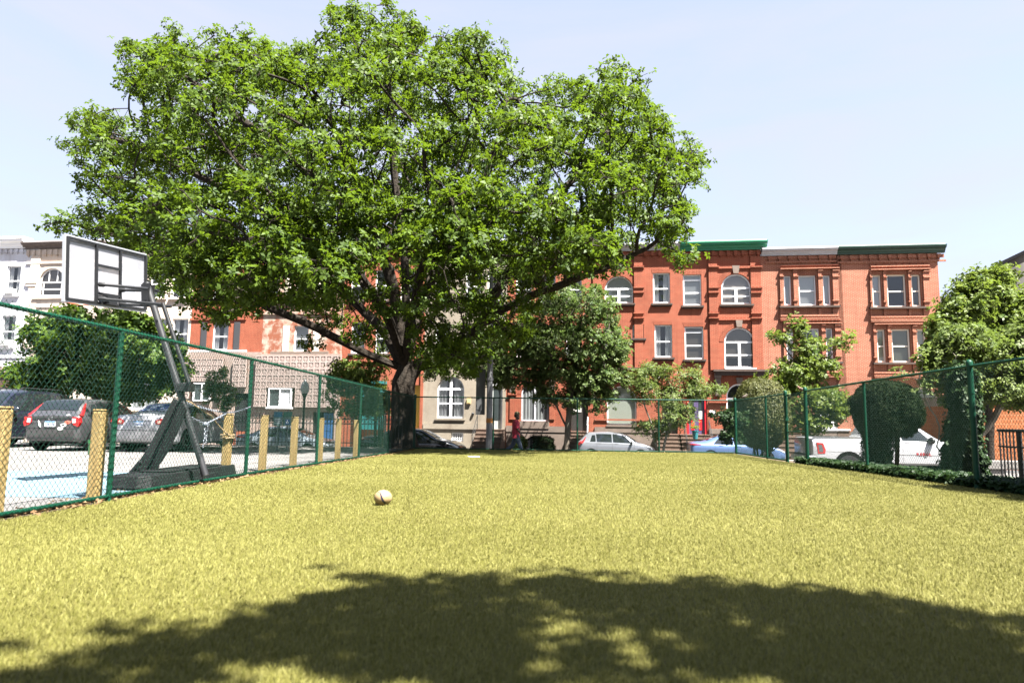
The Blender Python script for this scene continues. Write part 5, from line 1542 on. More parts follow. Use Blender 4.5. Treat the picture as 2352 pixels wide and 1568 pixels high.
YB = 24.5
lf0, lf1 = (XL(1.0), 1.0), (XL(YB), YB)
dl = math.hypot(lf1[0] - lf0[0], lf1[1] - lf0[1])
def yl(px):                      # where a post of the left run stands
    lo, hi = 2.0, 30.0
    for _ in range(40):
        m_ = (lo + hi) / 2
        q = Vector((XL(m_), m_, 0.9)) - EYE
        x = q.dot(RGT) / q.dot(FWD) * PF + PW / 2
        if x < px: lo = m_
        else: hi = m_
    return lo
def yr(px):
    lo, hi = 5.0, 30.0
    for _ in range(40):
        m_ = (lo + hi) / 2
        q = Vector((XR(m_), m_, 0.9)) - EYE
        x = q.dot(RGT) / q.dot(FWD) * PF + PW / 2
        if x > px: lo = m_
        else: hi = m_
    return lo
posts = [yl(p) - 1.0 for p in (264, 571, 731, 827, 893)]
posts = [posts[0] - 3.3] + posts
fence_run('left green chain link fence between the turf and the parking lot', lf0, lf1, posts)
bx0, bx1 = (XL(YB), YB), (XR(YB), YB)
Lb = bx1[0] - bx0[0]
fence_run('far green chain link fence along the end of the turf, seen face on', bx0, bx1, [0.0] + [at(p, 970, YB).x - bx0[0] for p in (1133, 1326, 1513)] + [Lb], terminal=(0, 4))
ry0 = 4.0
pr = [yr(p) for p in (2700, 2236, 1988, 1852, 1806, 1760)]
g_a, g_b = pr[3], pr[4]
fr = fence_run('right green chain link fence with the gate, backed by ivy and shrubs', (XR(ry0), ry0), (XR(YB), YB), [p - ry0 for p in pr], terminal=(1, 3, 4), gaps=((g_a - ry0, g_b - ry0),))
# gate
gx, gy = XR(g_a), g_a
gt = thing('chain_link_gate', 'narrow green chain link gate with a middle bar and latch in the right fence', 'gate', (gx, gy, tz(gx, gy)))
b = MB(); e = 0.07; ya, yb = g_a + e, g_b - e
def gp(y, z): return (XR(y), y, tz(XR(y), y) + z)
b.tube([gp(ya, 0.1), gp(yb, 0.1), gp(yb, FH - 0.03), gp(ya, FH - 0.03)], 0.021, 8, closed=True)
b.tube([gp(ya, 0.82), gp(yb, 0.82)], 0.018, 8)
b.build('gate_frame', M_fence, gt, smooth=True, world=True)
chain_mesh('wire_mesh', (XR(ya), ya, 0), (XR(yb), yb, 0), 0.11, FH - 0.04, gt, zf=tz)
b = MB(); b.box((XR(yb) - 0.05, yb - 0.05, tz(XR(yb), yb) + 1.12), (XR(yb) + 0.03, yb + 0.10, tz(XR(yb), yb) + 1.2)); b.tube([(XR(yb) - 0.03, yb + 0.02, 1.22), (XR(yb) - 0.03, yb + 0.02, 1.04)], 0.012, 6)
b.build('latch', M_fence, gt, world=True)

# ------------------------------------------------------------------ yellow wooden bollards
M_yel = mat('yellow_bollard_paint', (0.33, 0.24, 0.10), 0.75, col2=(0.25, 0.17, 0.062), scale=4, stretch=(3, 3, 0.5), lo=0.3, hi=0.7, spec=0.25, bump=0.4, bdist=0.004, bscale=30)
def bollard(label, px, Y, first=None):
    X = at(px, 1000, Y).x; z = tz(X, Y)
    if first is None:
        o = thing('bollard', label, 'bollard', (X, Y, z), 0.1, 'yellow wooden bollards along the left fence')
        b = MB(); b.box((-0.06, -0.06, -0.1), (0.06, 0.06, 0.96)); b.build('shaft', M_yel, o, bevel=0.016)
        b = MB(); b.box((-0.06, -0.06, 0.962), (0.06, 0.06, 0.985)); b.build('cap', M_yel, o, bevel=0.011)
    else:
        o = copy_tree(first); o.location = (X, Y, z); o['label'] = label; o.rotation_euler = (0, 0, random.uniform(-0.15, 0.15))
    return o
BL = [('nearest yellow wooden bollard, cut by the left edge', 2, 6.15), ('yellow wooden bollard just left of the first green fence post', 227, 7.5),
      ('yellow wooden bollard with a rope tied round it', 523, 10.75), ('second yellow wooden bollard beyond the one with the rope', 606, 12.15), ('yellow wooden bollard in front of the parking signs', 676, 13.7),
      ('yellow wooden bollard half behind the third green fence post', 736, 15.3), ('yellow wooden bollard in front of the blue cellar door', 777, 16.7), ('farthest yellow wooden bollard beside the fourth fence post', 818, 18.5)]
b0 = None
for lb, px, Y in BL:
    o = bollard(lb, px, Y, b0); b0 = b0 or o

# ------------------------------------------------------------------ portable basketball hoop
M_blk = mat('black_hoop_metal', (0.012, 0.0125, 0.0135), 0.42, spec=0.35)
M_pole = mat('grey_hoop_pole', (0.024, 0.0245, 0.026), 0.45, spec=0.4, col2=(0.017, 0.017, 0.019), scale=4)
M_base = mat('black_hoop_base', (0.008, 0.0083, 0.009), 0.65, spec=0.2, col2=(0.013, 0.013, 0.014), scale=3)
M_sil = mat('aluminium_edge', (0.45, 0.46, 0.48), 0.35, metal=0.5)
M_chrome = mat('bright_metal', (0.6, 0.6, 0.62), 0.2, metal=1.0)
m, nt, pb, out = _new('dusty_acrylic'); MATS['dusty_acrylic'] = m
tr = nt.nodes.new('ShaderNodeBsdfTransparent'); tr.inputs[0].default_value = (0.93, 0.94, 0.95, 1)
df = nt.nodes.new('ShaderNodeBsdfTranslucent'); df.inputs[0].default_value = (0.62, 0.60, 0.60, 1)
pb.inputs['Base Color'].default_value = (0.30, 0.30, 0.32, 1); pb.inputs['Roughness'].default_value = 0.12
a1 = nt.nodes.new('ShaderNodeMixShader'); a1.inputs[0].default_value = 0.45; nt.links.new(pb.outputs[0], a1.inputs[1]); nt.links.new(df.outputs[0], a1.inputs[2])
a2 = nt.nodes.new('ShaderNodeMixShader'); nt.links.new(tr.outputs[0], a2.inputs[1]); nt.links.new(a1.outputs[0], a2.inputs[2])
vec = _obj_coord(nt); nn = _noise(nt, vec, 2.2, 5, 0.6); mr = nt.nodes.new('ShaderNodeMapRange'); mr.inputs[1].default_value = 0.3; mr.inputs[2].default_value = 0.7; mr.inputs[3].default_value = 0.5; mr.inputs[4].default_value = 0.8
nt.links.new(nn, mr.inputs[0]); nt.links.new(mr.outputs[0], a2.inputs[0]); nt.links.new(a2.outputs[0], out.inputs['Surface'])

A_, B_, C_, D_ = at(150, 540, 8.55), at(333, 592, 10.0), at(333, 715, 10.0), at(147, 690, 8.55)
hoop = thing('basketball_hoop', 'portable basketball hoop with a clear backboard on a leaning grey pole beside the left fence', 'basketball hoop', (-5.1, 9.6, 0))
E1, E2 = (C_ - D_), (A_ - D_)
En = E1.cross(E2).normalized()            # towards the lawn or away from it
if En.x < 0: En = -En
def bp(t, hh, dn=0.0): return D_ + E1 * t + E2 * hh + En * dn
def plate(b, t0, t1, h0, h1, d0, d1):
    vs_ = [bp(t, h_, d_) for d_ in (d0, d1) for t, h_ in ((t0, h0), (t1, h0), (t1, h1), (t0, h1))]
    b.add(vs_, [(0, 1, 2, 3), (4, 5, 6, 7), (0, 1, 5, 4), (1, 2, 6, 5), (2, 3, 7, 6), (3, 0, 4, 7)])
    return b
LT, LH = E1.length, E2.length
bw = 0.022 / LT; bh = 0.022 / LH
k = MB(); plate(k, 0, 1, 0, 1, -0.003, 0.003); board = k.build('backboard', MATS['dusty_acrylic'], hoop, world=True)
k = MB()
for a in ((-bw * 0.6, bw * 0.7, -bh * .6, 1 + bh * .6), (1 - bw * 0.7, 1 + bw * 0.6, -bh * .6, 1 + bh * .6), (bw * 0.7, 1 - bw * 0.7, -bh * .6, bh * 0.7), (bw * 0.7, 1 - bw * 0.7, 1 - bh * 0.7, 1 + bh * .6)):
    plate(k, *a, -0.03, 0.012)
k.build('board_edge', M_sil, board)
k = MB()
for a in ((0.002, 0.022, 0.02, 0.985), (0.975, 0.998, 0.02, 0.985), (0.022, 0.975, 0.012, 0.045), (0.022, 0.975, 0.955, 0.985),
          (0.330, 0.352, 0.046, 0.954), (0.628, 0.650, 0.046, 0.954)):
    plate(k, *a, 0.013, 0.04)
for a in ((0.353, 0.627, 0.62, 0.655), (0.353, 0.627, 0.165, 0.2)): plate(k, *a, 0.013, 0.036)
k.build('board_frame', M_blk, hoop, world=True)
k = MB(); M_wmark = mat('white_board_marking', (0.8, 0.8, 0.8), 0.5)
for a in ((0.03, 0.055, 0.05, 0.95), (0.945, 0.97, 0.05, 0.95), (0.056, 0.944, 0.05, 0.085), (0.056, 0.944, 0.915, 0.95), (0.30, 0.328, 0.1, 0.62), (0.652, 0.68, 0.1, 0.62), (0.30, 0.68, 0.621, 0.65), (0.36, 0.62, 0.05, 0.16)):
    plate(k, *a, -0.0065, -0.0035)
k.build('board_marking', M_wmark, board)
# the maker's word is printed on the playing side, so it reads in mirror writing from here
text_obj('lettering', 'SPALDING', 0.06, frame(bp(0.15, 0.13, 0.0045), -E1, E2), M_wmark, board, depth=0.0008)
text_obj('lettering', 'NBA', 0.07, frame(bp(0.90, 0.2, 0.0045), E2, E1), M_wmark, board, depth=0.0008)
for o in board.children: o.matrix_parent_inverse = Matrix.Identity(4)
board_children_world = list(board.children)
k = MB(); plate(k, 0.43, 0.56, 0.02, 0.16, 0.006, 0.09); k.build('rim_bracket', M_blk, hoop, world=True)
k = MB(); cr_ = bp(0.49, 0.10, -0.39)
ring = [cr_ + Vector((0.228 * math.cos(2 * PI * i / 28), 0.228 * math.sin(2 * PI * i / 28), 0)) for i in range(28)]
k.tube(ring, 0.009, 8, closed=True); k.tube([bp(0.46, 0.09, -0.008), bp(0.46, 0.09, -0.2)], 0.012, 6); k.tube([bp(0.52, 0.09, -0.008), bp(0.52, 0.09, -0.2)], 0.012, 6)
k.build('rim', mat('orange_rim', (0.5, 0.09, 0.02), 0.4), hoop, smooth=True, world=True)
def tub(name, pts, r, m_=M_pole, n=12):
    k = MB(); k.tube(pts, r, n); return k.build(name, m_, hoop, smooth=True, world=True)
for (x0, y0, Y0, x1, y1, Y1) in ((229, 653, 9.06, 341, 663.5, 9.16), (277, 666, 9.47, 364, 668, 9.42), (229, 686, 9.06, 371, 699, 9.16), (277, 699, 9.47, 393, 704, 9.42)):
    p, q = at(x0, y0, Y0), at(x1, y1, Y1)
    tub('support_arm', [p + (q - p) * -0.01, p.lerp(q, 0.08), p.lerp(q, 0.12), q], [0.034, 0.034, 0.021, 0.021], M_blk, 10)
pt, pbm = at(337, 652, 9.3), at(472, 1092, 9.3)
tub('pole', [pt, pbm], 0.046, M_pole, 16)
k = MB(); dv = (pbm - pt).normalized(); k.tube([pt - dv * 0.012, pt + dv * 0.03], 0.058, 16); k.build('pole_cap', M_blk, hoop, smooth=True, world=True)
k = MB()
for s_ in (-0.06, 0.06):
    c0 = pt + dv * 0.02 + Vector((0, s_, 0)); k.prism([(0, 0), (0.13, 0.02), (0.12, -0.28), (0.03, -0.3)], lambda p: c0 + Vector((p[0] - 0.05, -0.006, p[1])), lambda p: c0 + Vector((p[0] - 0.05, 0.006, p[1])))
k.build('pivot_plate', M_blk, hoop, world=True)
tub('brace', [at(374, 697, 9.3), at(437, 888, 9.3)], 0.029, M_blk, 10)
k = MB(); q = at(428, 888, 9.3); k.box((q.x - 0.10, 9.22, q.z - 0.07), (q.x + 0.09, 9.38, q.z + 0.05)); k.build('lift_joint', M_blk, hoop, world=True, bevel=0.015)
STRUT = [(398, 914), (421, 924), (430, 940), (412, 985), (392, 1030), (372, 1060), (348, 1091), (300, 1091), (318, 1060), (345, 1020), (372, 965)]
k = MB(); k.prism(STRUT, lambda p: at(p[0], p[1], 9.22), lambda p: at(p[0], p[1], 9.4)); k.build('strut_cover', M_base, hoop, world=True, bevel=0.012)
k = MB(); k.tube([at(366, 1062, 9.2), at(358, 1093, 9.2)], 0.012, 6); k.tube([at(300, 1086, 9.15), at(322, 1060, 9.15)], 0.03, 8); k.build('strut_pin', M_blk, hoop, world=True)
k = MB()
prof = [(-5.46, 8.62), (-5.38, 8.42), (-5.20, 8.36), (-4.95, 8.36), (-4.82, 8.46), (-4.80, 8.8), (-4.80, 10.75), (-4.86, 10.95), (-5.10, 11.0), (-5.36, 10.95), (-5.46, 10.75)]
k.prism(prof, lambda p: (p[0], p[1], 0.02), lambda p: (p[0] + (-5.13 - p[0]) * 0.10, p[1] + (9.68 - p[1]) * 0.03, 0.175))
k.box((-5.32, 9.0, 0.1755), (-4.9, 10.4, 0.2)); k.build('base', M_base, hoop, world=True, bevel=0.025)

# plastic chain and rope hung between the hoop, the bollard and the fence post
M_wch = mat('pale_plastic_chain', (0.24, 0.26, 0.31), 0.4, spec=0.5)
def sag(p, q, s, n=14): return [p.lerp(q, i / n) - Vector((0, 0, s * 4 * (i / n) * (1 - i / n))) for i in range(n + 1)]
def chain_links(b, pts, rl=0.016):
    tot = 0
    for a, c in zip(pts[:-1], pts[1:]):
        n = max(1, round((c - a).length / 0.034))
        for i in range(n):
            m_ = a.lerp(c, (i + 0.5) / n); d = (c - a).normalized(); side = d.cross(Vector((0, 0, 1))); side = side.normalized() if side.length > 0.05 else Vector((1, 0, 0))
            up_ = side if tot % 2 else side.cross(d); tot += 1
            b.tube([m_ + d * 0.02 * math.cos(t) + up_ * 0.011 * math.sin(t) for t in (2 * PI * j / 8 for j in range(8))], 0.0045, 4, closed=True)
ch = MB()
p0 = at(397, 912, 9.35); p1 = at(522, 948, 10.75); p2 = at(575, 934, XL(10.5) and 10.52)
chain_links(ch, sag(p0, p1, 0.03)); chain_links(ch, sag(p1 + Vector((0, 0, 0)), p2, 0.02, 8))
p3 = at(434, 955, 9.5); p4 = at(471, 974, 9.8)
chain_links(ch, [p3, p4, p4.lerp(p1, 0.5), p1])
chain_links(ch, [p4, at(470, 1000, 9.8), at(466, 1028, 9.8)]); chain_links(ch, [p4 + Vector((0.05, 0, 0)), at(474, 1000, 9.8), at(473, 1020, 9.8)])
ch.ball(p4, 0.035, 8, 6)
tag(ch.build('plastic_chain', M_wch, None, smooth=True), 'pale plastic chain sagging from the hoop to the fence post and a bollard', 'chain')
rp = MB(); q = [at(405, 908, 9.3), at(440, 925, 9.7), at(486, 955, 10.2), at(505, 980, 10.5), at(524, 997, 10.66)]
pts = []
for a, c in zip(q[:-1], q[1:]): pts += sag(a, c, 0.008, 5)[:-1]
pts.append(q[-1]); rp.tube(pts, 0.012, 6)
c_ = at(523, 1000, 10.75)
rp.tube([Vector((c_.x + 0.10 * math.cos(2 * PI * i / 10), c_.y + 0.10 * math.sin(2 * PI * i / 10), c_.z + 0.01 * (i % 3))) for i in range(10)], 0.014, 6, closed=True)
rp.tube([Vector((c_.x + 0.10 * math.cos(2 * PI * i / 10), c_.y + 0.10 * math.sin(2 * PI * i / 10), c_.z - 0.04 + 0.01 * (i % 2))) for i in range(10)], 0.014, 6, closed=True)
tag(rp.build('rope', mat('hemp_rope', (0.30, 0.22, 0.13), 0.9, spec=0.1), None, smooth=True), 'tan rope running from the hoop pole and wound round a yellow bollard', 'rope')

# ------------------------------------------------------------------ ball on the turf
def gnd(px, py, z=0.0):
    d = ray(px, py); return EYE + d * ((z - EYE.z) / d.z)
gb = gnd(878, 1160, 0.01); RB = 19.6 * gb.y / PF
bc = Vector((gb.x, gb.y + RB * 0.3, RB + 0.005))
ball = thing('ball', 'scuffed cream ball with a dark blue stripe lying on the turf', 'ball', (gb.x, gb.y, 0.0))
M_ball = mat('cream_ball', (0.26, 0.175, 0.078), 0.5, col2=(0.31, 0.22, 0.115), scale=7, spec=0.5, bump=0.25, bdist=0.002, bscale=120)
k = MB(); k.ball(bc, RB, 28, 18); k.build('panels', M_ball, ball, smooth=True, world=True)
tocam = (EYE - bc).normalized(); bxr = tocam.cross(Vector((0, 0, 1))).normalized() * -1; byu = tocam.cross(bxr) * -1
if byu.z < 0: byu = -byu
if bxr.x < 0: bxr = -bxr
def on_ball(x, y, s=1.006):
    z = math.sqrt(max(0, 1 - x * x - y * y)); return bc + (bxr * x + byu * y + tocam * z) * RB * s
def ball_strip(pts, ws):
    k = MB(); vs_ = []; fine = []
    for i in range(len(pts) - 1):
        for j in range(6): fine.append((pts[i][0] + (pts[i + 1][0] - pts[i][0]) * j / 6, pts[i][1] + (pts[i + 1][1] - pts[i][1]) * j / 6, ws[i] + (ws[i + 1] - ws[i]) * j / 6))
    fine.append((*pts[-1], ws[-1]))
    for i, (x, y, w) in enumerate(fine):
        a = fine[max(0, i - 1)]; c = fine[min(len(fine) - 1, i + 1)]; dx, dy = c[0] - a[0], c[1] - a[1]; L = math.hypot(dx, dy) or 1
        nx, ny = -dy / L * w, dx / L * w
        vs_ += [on_ball(x + nx, y + ny), on_ball(x - nx, y - ny)]
    k.add(vs_, [(2 * i, 2 * i + 1, 2 * i + 3, 2 * i + 2) for i in range(len(fine) - 1)]); return k
ball_strip([(-0.62, 0.74), (-0.34, 0.60), (-0.24, 0.3), (-0.12, -0.12), (0.06, -0.48), (0.36, -0.82), (0.5, -0.86)], [0.02, 0.045, 0.08, 0.10, 0.115, 0.11, 0.08]).build('stripe', mat('navy_stripe', (0.012, 0.014, 0.035), 0.4), ball, smooth=True, world=True)
M_seam = mat('ball_seam', (0.16, 0.10, 0.05), 0.7)
for q, w in (([(0.24, -0.42), (0.45, -0.32), (0.66, -0.2)], 0.008), ([(0.66, -0.2), (0.5, 0.0), (0.2, 0.25), (-0.2, 0.55)], 0.006), ([(0.1, 0.86), (0.5, 0.78), (0.8, 0.56)], 0.008), ([(-0.9, 0.05), (-0.86, 0.07)], 0.02), ([(-0.7, -0.6), (-0.3, -0.62), (0.0, -0.56)], 0.006)):
    ball_strip(q, [w] * len(q)).build('seam', M_seam, ball, world=True)
sc = MB(); p = gnd(1090, 1049, -0.06)
for i in range(5): sc.ball((p.x + random.uniform(-.16, .16), p.y + random.uniform(-.06, .06), tz(p.x, p.y) + 0.03), (0.05, 0.03, 0.012), 7, 5)
tag(sc.build('paper_scrap', M_wpaint, None), 'small white scrap lying on the shaded far turf', 'scrap')

ball.scale = (1.04, 1.0, 0.90)
# ------------------------------------------------------------------ bucket
gbk = gnd(208, 1041, -0.03); rb_ = 16.2 * gbk.y / PF; hb = 34 * gbk.y / PF
bk = thing('bucket', 'bright green plastic bucket with a leaf label, beside the grey hatchback', 'bucket', (gbk.x, gbk.y + rb_, tz(gbk.x, gbk.y)))
M_bk = mat('green_plastic', (0.006, 0.19, 0.04), 0.35, spec=0.5)
k = MB(); k.lathe([(rb_ * 0.86, 0), (rb_ * 0.97, hb * 0.8), (rb_ * 1.05, hb * 0.81), (rb_ * 1.05, hb * 0.86), (rb_ * 1.0, hb * 0.87), (rb_ * 1.05, hb * 0.93), (rb_ * 1.05, hb), (rb_ * 0.95, hb), (rb_ * 0.84, hb * 0.1)], 22); k.build('pail', M_bk, bk, smooth=True)
k = MB(); vs_ = []; fdir = math.atan2(-gbk.y, -gbk.x)
for i in range(9):
    a = fdir - 0.75 + 1.5 * i / 8
    for z in (0.2, 0.70): r_ = rb_ * (0.86 + 0.11 * z / 0.8) + 0.003; vs_.append((r_ * math.cos(a), r_ * math.sin(a), hb * z))
k.add(vs_, [(2 * i, 2 * i + 2, 2 * i + 3, 2 * i + 1) for i in range(8)]); k.build('label_sticker', mat('pale_label', (0.42, 0.5, 0.5), 0.5), bk)
def on_bucket(a, z, e=0.006):
    r_ = rb_ * (0.86 + 0.11 * z / 0.8) + e; A = fdir + a
    return frame((r_ * math.cos(A), r_ * math.sin(A), hb * z), (-math.sin(A), math.cos(A), 0), (0, 0, 1))
text_obj('lettering', 'A Grow & Co', 0.036, on_bucket(0.05, 0.62), M_iron, bk, depth=0.0006)
k = MB(); Mx = on_bucket(-0.28, 0.42)
for i in range(7):
    a = -1.2 + 2.4 * i / 6; L = 0.055 * (1 - 0.25 * abs(a)); 
    k.add([Mx @ Vector((0, -0.02, 0)), Mx @ Vector((L * math.sin(a) * .5 + .008, -0.02 + L * math.cos(a) * .5, 0)), Mx @ Vector((L * math.sin(a), -0.02 + L * math.cos(a), 0)), Mx @ Vector((L * math.sin(a) * .5 - .008, -0.02 + L * math.cos(a) * .5, 0))], [(0, 1, 2, 3)])
k.build('leaf_emblem', M_bk, bk)
for i, z in enumerate((0.46, 0.38, 0.30)): text_obj('lettering', 'oooooo'[:6 - i], 0.02, on_bucket(0.3, z), M_bk, bk, depth=0.0005)
k = MB(); k.tube([(rb_ * 1.0 * math.cos(t), rb_ * 0.3, hb * 0.9 + rb_ * 1.1 * math.sin(t)) for t in (PI * i / 12 for i in range(13))], 0.004, 5); k.build('handle', M_chrome, bk)
# ------------------------------------------------------------------ vehicles
def paint(name, col, metal=0.0, rough=0.28, coat=0.6): return mat(name, col, rough, metal, 0.5, coat=coat)
M_cglass = mat('car_glass', (0.012, 0.015, 0.016), 0.04, spec=0.8)
M_tyre = mat('tyre_rubber', (0.018, 0.018, 0.019), 0.8, spec=0.2)
M_rim = mat('alloy_rim', (0.10, 0.102, 0.105), 0.35, metal=0.6)
M_well = mat('wheel_well', (0.008, 0.008, 0.008), 0.95, spec=0.05)
M_tail = mat('red_tail_lamp', (0.34, 0.008, 0.010), 0.12, spec=0.7, coat=0.5)
M_lamp = mat('clear_lamp', (0.55, 0.56, 0.57), 0.1, spec=0.8, coat=0.5)
M_trimb = mat('black_trim', (0.014, 0.014, 0.015), 0.5)
M_plate = mat('licence_plate', (0.5, 0.53, 0.56), 0.5)
M_plblue = mat('plate_blue', (0.06, 0.2, 0.4), 0.5)

class Car:
    def __init__(s, name, label, loc, heading, keys, m, cat='car', group=None, trim=None):
        s.k = keys; s.L = keys[-1][0]; s.m = m
        s.root = thing(name, label, cat, loc, heading, group)
        s.trim = trim
    def prof(s, x):
        """smoothed profile at x: zlow, belt, top, half width, half width of the roof"""
        acc = [0.0] * 5
        for d, w in ((-0.09, 1), (-0.045, 2), (0, 3), (0.045, 2), (0.09, 1)):
            xx = min(max(x + d, 0), s.L); k = s.k
            if x < 0.1 or x > s.L - 0.1: xx = min(max(x, 0), s.L)
            for a, c in zip(k[:-1], k[1:]):
                if xx <= c[0] + 1e-9:
                    t = (xx - a[0]) / (c[0] - a[0]); break
            for i in range(5): acc[i] += w * (a[i + 1] + (c[i + 1] - a[i + 1]) * t)
        return [v / 9 for v in acc]
    def sec(s, x):
        zl, zb, zt, hw, ht = s.prof(x)
        hb = hw * 0.935; k = min(1.0, max(0.0, (zt - zb) / 0.3)); zm = (zl + 0.3 + zb) / 2
        return [(hw * 0.88, zl), (hw * 0.975, zl + 0.07), (hw * 0.995, zl + 0.26 * min(1, (zb - zl) / 0.6)), (hw, zm), (hw * 0.985, zb - 0.07 * min(1, (zb - zl) / 0.5)), (hb, zb),
                (hb + (ht - hb) * 0.5, zb + (zt - zb) * 0.52), (ht + 0.02 * k, zt - 0.055 * k - 0.004), (ht * 0.84, zt - 0.004), (0, zt + 0.018)]
    def P(s, x, y, z): return (x - s.L / 2, y, z)
    def shell(s, n=64):
        vs_ = []; fs_ = []
        xs_ = sorted({*[s.L * i / n for i in range(n + 1)], 0.03, s.L - 0.03})
        n = len(xs_)
        for x in xs_:
            h = s.sec(x); ring = [s.P(x, y, z) for y, z in h] + [s.P(x, -y, z) for y, z in reversed(h[:-1])]
            vs_ += ring
        m = len(ring)
        for i in range(n - 1):
            for j in range(m):
                fs_.append((i * m + j, i * m + (j + 1) % m, (i + 1) * m + (j + 1) % m, (i + 1) * m + j))
        fs_.append(tuple(range(m))); fs_.append(tuple((n - 1) * m + j for j in range(m - 1, -1, -1)))
        b = MB(); b.add(vs_, fs_)
        return b.build('body', s.m, s.root, smooth=True)
    def side_pt(s, x, t, sg, off=0.006):
        """t: 0 belt .. 1 roof edge; below the belt t<0 runs to the sill at -1"""
        h = s.sec(x)
        if t >= 0:
            a, c, e = h[5], h[6], h[7]
            p = (a[0] + (c[0] - a[0]) * t * 2, a[1] + (c[1] - a[1]) * t * 2) if t < 0.5 else (c[0] + (e[0] - c[0]) * (t - 0.5) * 2, c[1] + (e[1] - c[1]) * (t - 0.5) * 2)
        else:
            q = [h[5], h[4], h[3], h[2], h[1]]; f = -t * 4; i = min(3, int(f)); f -= i
            p = (q[i][0] + (q[i + 1][0] - q[i][0]) * f, q[i][1] + (q[i + 1][1] - q[i][1]) * f)
        return Vector(s.P(x, sg * (p[0] + off), p[1] + off * 0.3))
    def side_window(s, xb0, xb1, xt0, xt1, m=None, t0=0.06, t1=0.9, sides=(1, -1), name='side_window'):
        for sg in sides:
            b = MB(); n, k = 8, 5; vs_ = []
            for j in range(k + 1):
                t = t0 + (t1 - t0) * j / k; xa = xb0 + (xt0 - xb0) * j / k; xc = xb1 + (xt1 - xb1) * j / k
                for i in range(n + 1): vs_.append(s.side_pt(xa + (xc - xa) * i / n, t, sg))
            b.add(vs_, [(j * (n + 1) + i, j * (n + 1) + i + 1, (j + 1) * (n + 1) + i + 1, (j + 1) * (n + 1) + i) for j in range(k) for i in range(n)])
            b.build(name, m or M_cglass, s.root, smooth=True)
    def screen(s, x0, x1, name, f0=0.9, f1=0.9, m=None, off=0.012):
        b = MB(); n, k = 10, 10; vs_ = []
        for j in range(k + 1):
            x = x0 + (x1 - x0) * j / k; f = f0 + (f1 - f0) * j / k
            zl, zb, zt, hw, ht = s.prof(x)
            x2 = s.prof(min(x + 0.02, s.L))[2]; sl = (x2 - zt) / 0.02; nn = Vector((-sl, 0, 1)).normalized()
            for i in range(n + 1):
                v = (2 * i / n - 1) * f; y = v * ht
                z = zt + 0.018 - 0.022 * v * v / 0.7
                p = Vector(s.P(x, y, z)) + nn * off
                vs_.append(p)
        b.add(vs_, [(j * (n + 1) + i, j * (n + 1) + i + 1, (j + 1) * (n + 1) + i + 1, (j + 1) * (n + 1) + i) for j in range(k) for i in range(n)])
        return b.build(name, m or M_cglass, s.root, smooth=True)
    def seam(s, x, t0=-0.96, t1=0.0, sides=(1, -1), bend=0.0):
        b = MB()
        for sg in sides: b.tube([s.side_pt(x + bend * i / 10, t0 + (t1 - t0) * i / 10, sg, 0.0015) for i in range(11)], 0.0045, 4)
        b.build('door_seam', M_trimb, s.root)
    def line(s, x0, x1, t, r=0.005, m=None, name='side_crease'):
        b = MB()
        for sg in (1, -1): b.tube([s.side_pt(x0 + (x1 - x0) * i / 24, t, sg, 0.001) for i in range(25)], r, 4)
        b.build(name, m or M_trimb, s.root)
    def handle(s, x, t, m=None):
        for sg in (1, -1):
            p = s.side_pt(x, t, sg, 0.012); b = MB(); b.box((p.x - 0.09, p.y - 0.012, p.z - 0.013), (p.x + 0.09, p.y + 0.012, p.z + 0.013)); b.build('door_handle', m or s.m, s.root, bevel=0.006)
    def mirror(s, x, t=0.12, m=None, size=1.0):
        for sg in (1, -1):
            p = s.side_pt(x, t, sg, 0.0); b = MB(); b.ball((p.x, p.y + sg * 0.13, p.z + 0.03), (0.07 * size, 0.115 * size, 0.085 * size), 10, 8)
            b.tube([p, (p.x, p.y + sg * 0.1, p.z + 0.01)], 0.02, 6); b.build('mirror', m or s.m, s.root, smooth=True)
    def wheels(s, xs_, R, spokes=5, wd=0.2, arch=1.17, hi=0.0):
        for x in xs_:
            zl, zb, zt, hw, ht = s.prof(x)
            for sg in (1, -1):
                # dark arch, then the wheel
                a = MB(); rr = R * arch; pts = [(rr * math.cos(t), rr * math.sin(t)) for t in (PI * i / 20 for i in range(21))]
                pts = [(rr, -R * 0.55)] + pts + [(-rr, -R * 0.55)]
                y0, y1 = sg * (hw + 0.004), sg * (hw - 0.25)
                a.prism(pts, lambda p: s.P(x + p[0], y0, R + hi + p[1]), lambda p: s.P(x + p[0], y1, R + hi + p[1])); a.build('wheel_arch', M_well, s.root)
                Mx = Matrix.Translation(s.P(x, sg * (hw - wd + 0.012), R)) @ Matrix.Rotation(-sg * PI / 2, 4, 'X')
                t = MB(); t.lathe([(R * 0.6, 0), (R * 0.93, 0), (R, 0.03), (R, wd - 0.03), (R * 0.95, wd), (R * 0.70, wd + 0.004), (R * 0.64, wd - 0.02)], 26, M=Mx)
                w = t.build('wheel', M_tyre, s.root, smooth=True)
                r = MB(); r.lathe([(R * 0.655, wd - 0.05), (R * 0.665, wd + 0.002), (R * 0.60, wd + 0.002), (R * 0.58, wd - 0.06), (0.02, wd - 0.07)], 24, M=Mx)
                for i in range(spokes):
                    an = 2 * PI * i / spokes; q = Mx @ Matrix.Rotation(an, 4, 'Z')
                    r.box((-R * 0.075, 0, wd - 0.055), (R * 0.075, R * 0.61, wd - 0.012), q)
                r.lathe([(R * 0.15, wd - 0.05), (R * 0.14, wd - 0.004), (0.01, wd)], 12, M=Mx)
                r.build('rim', M_rim, w)
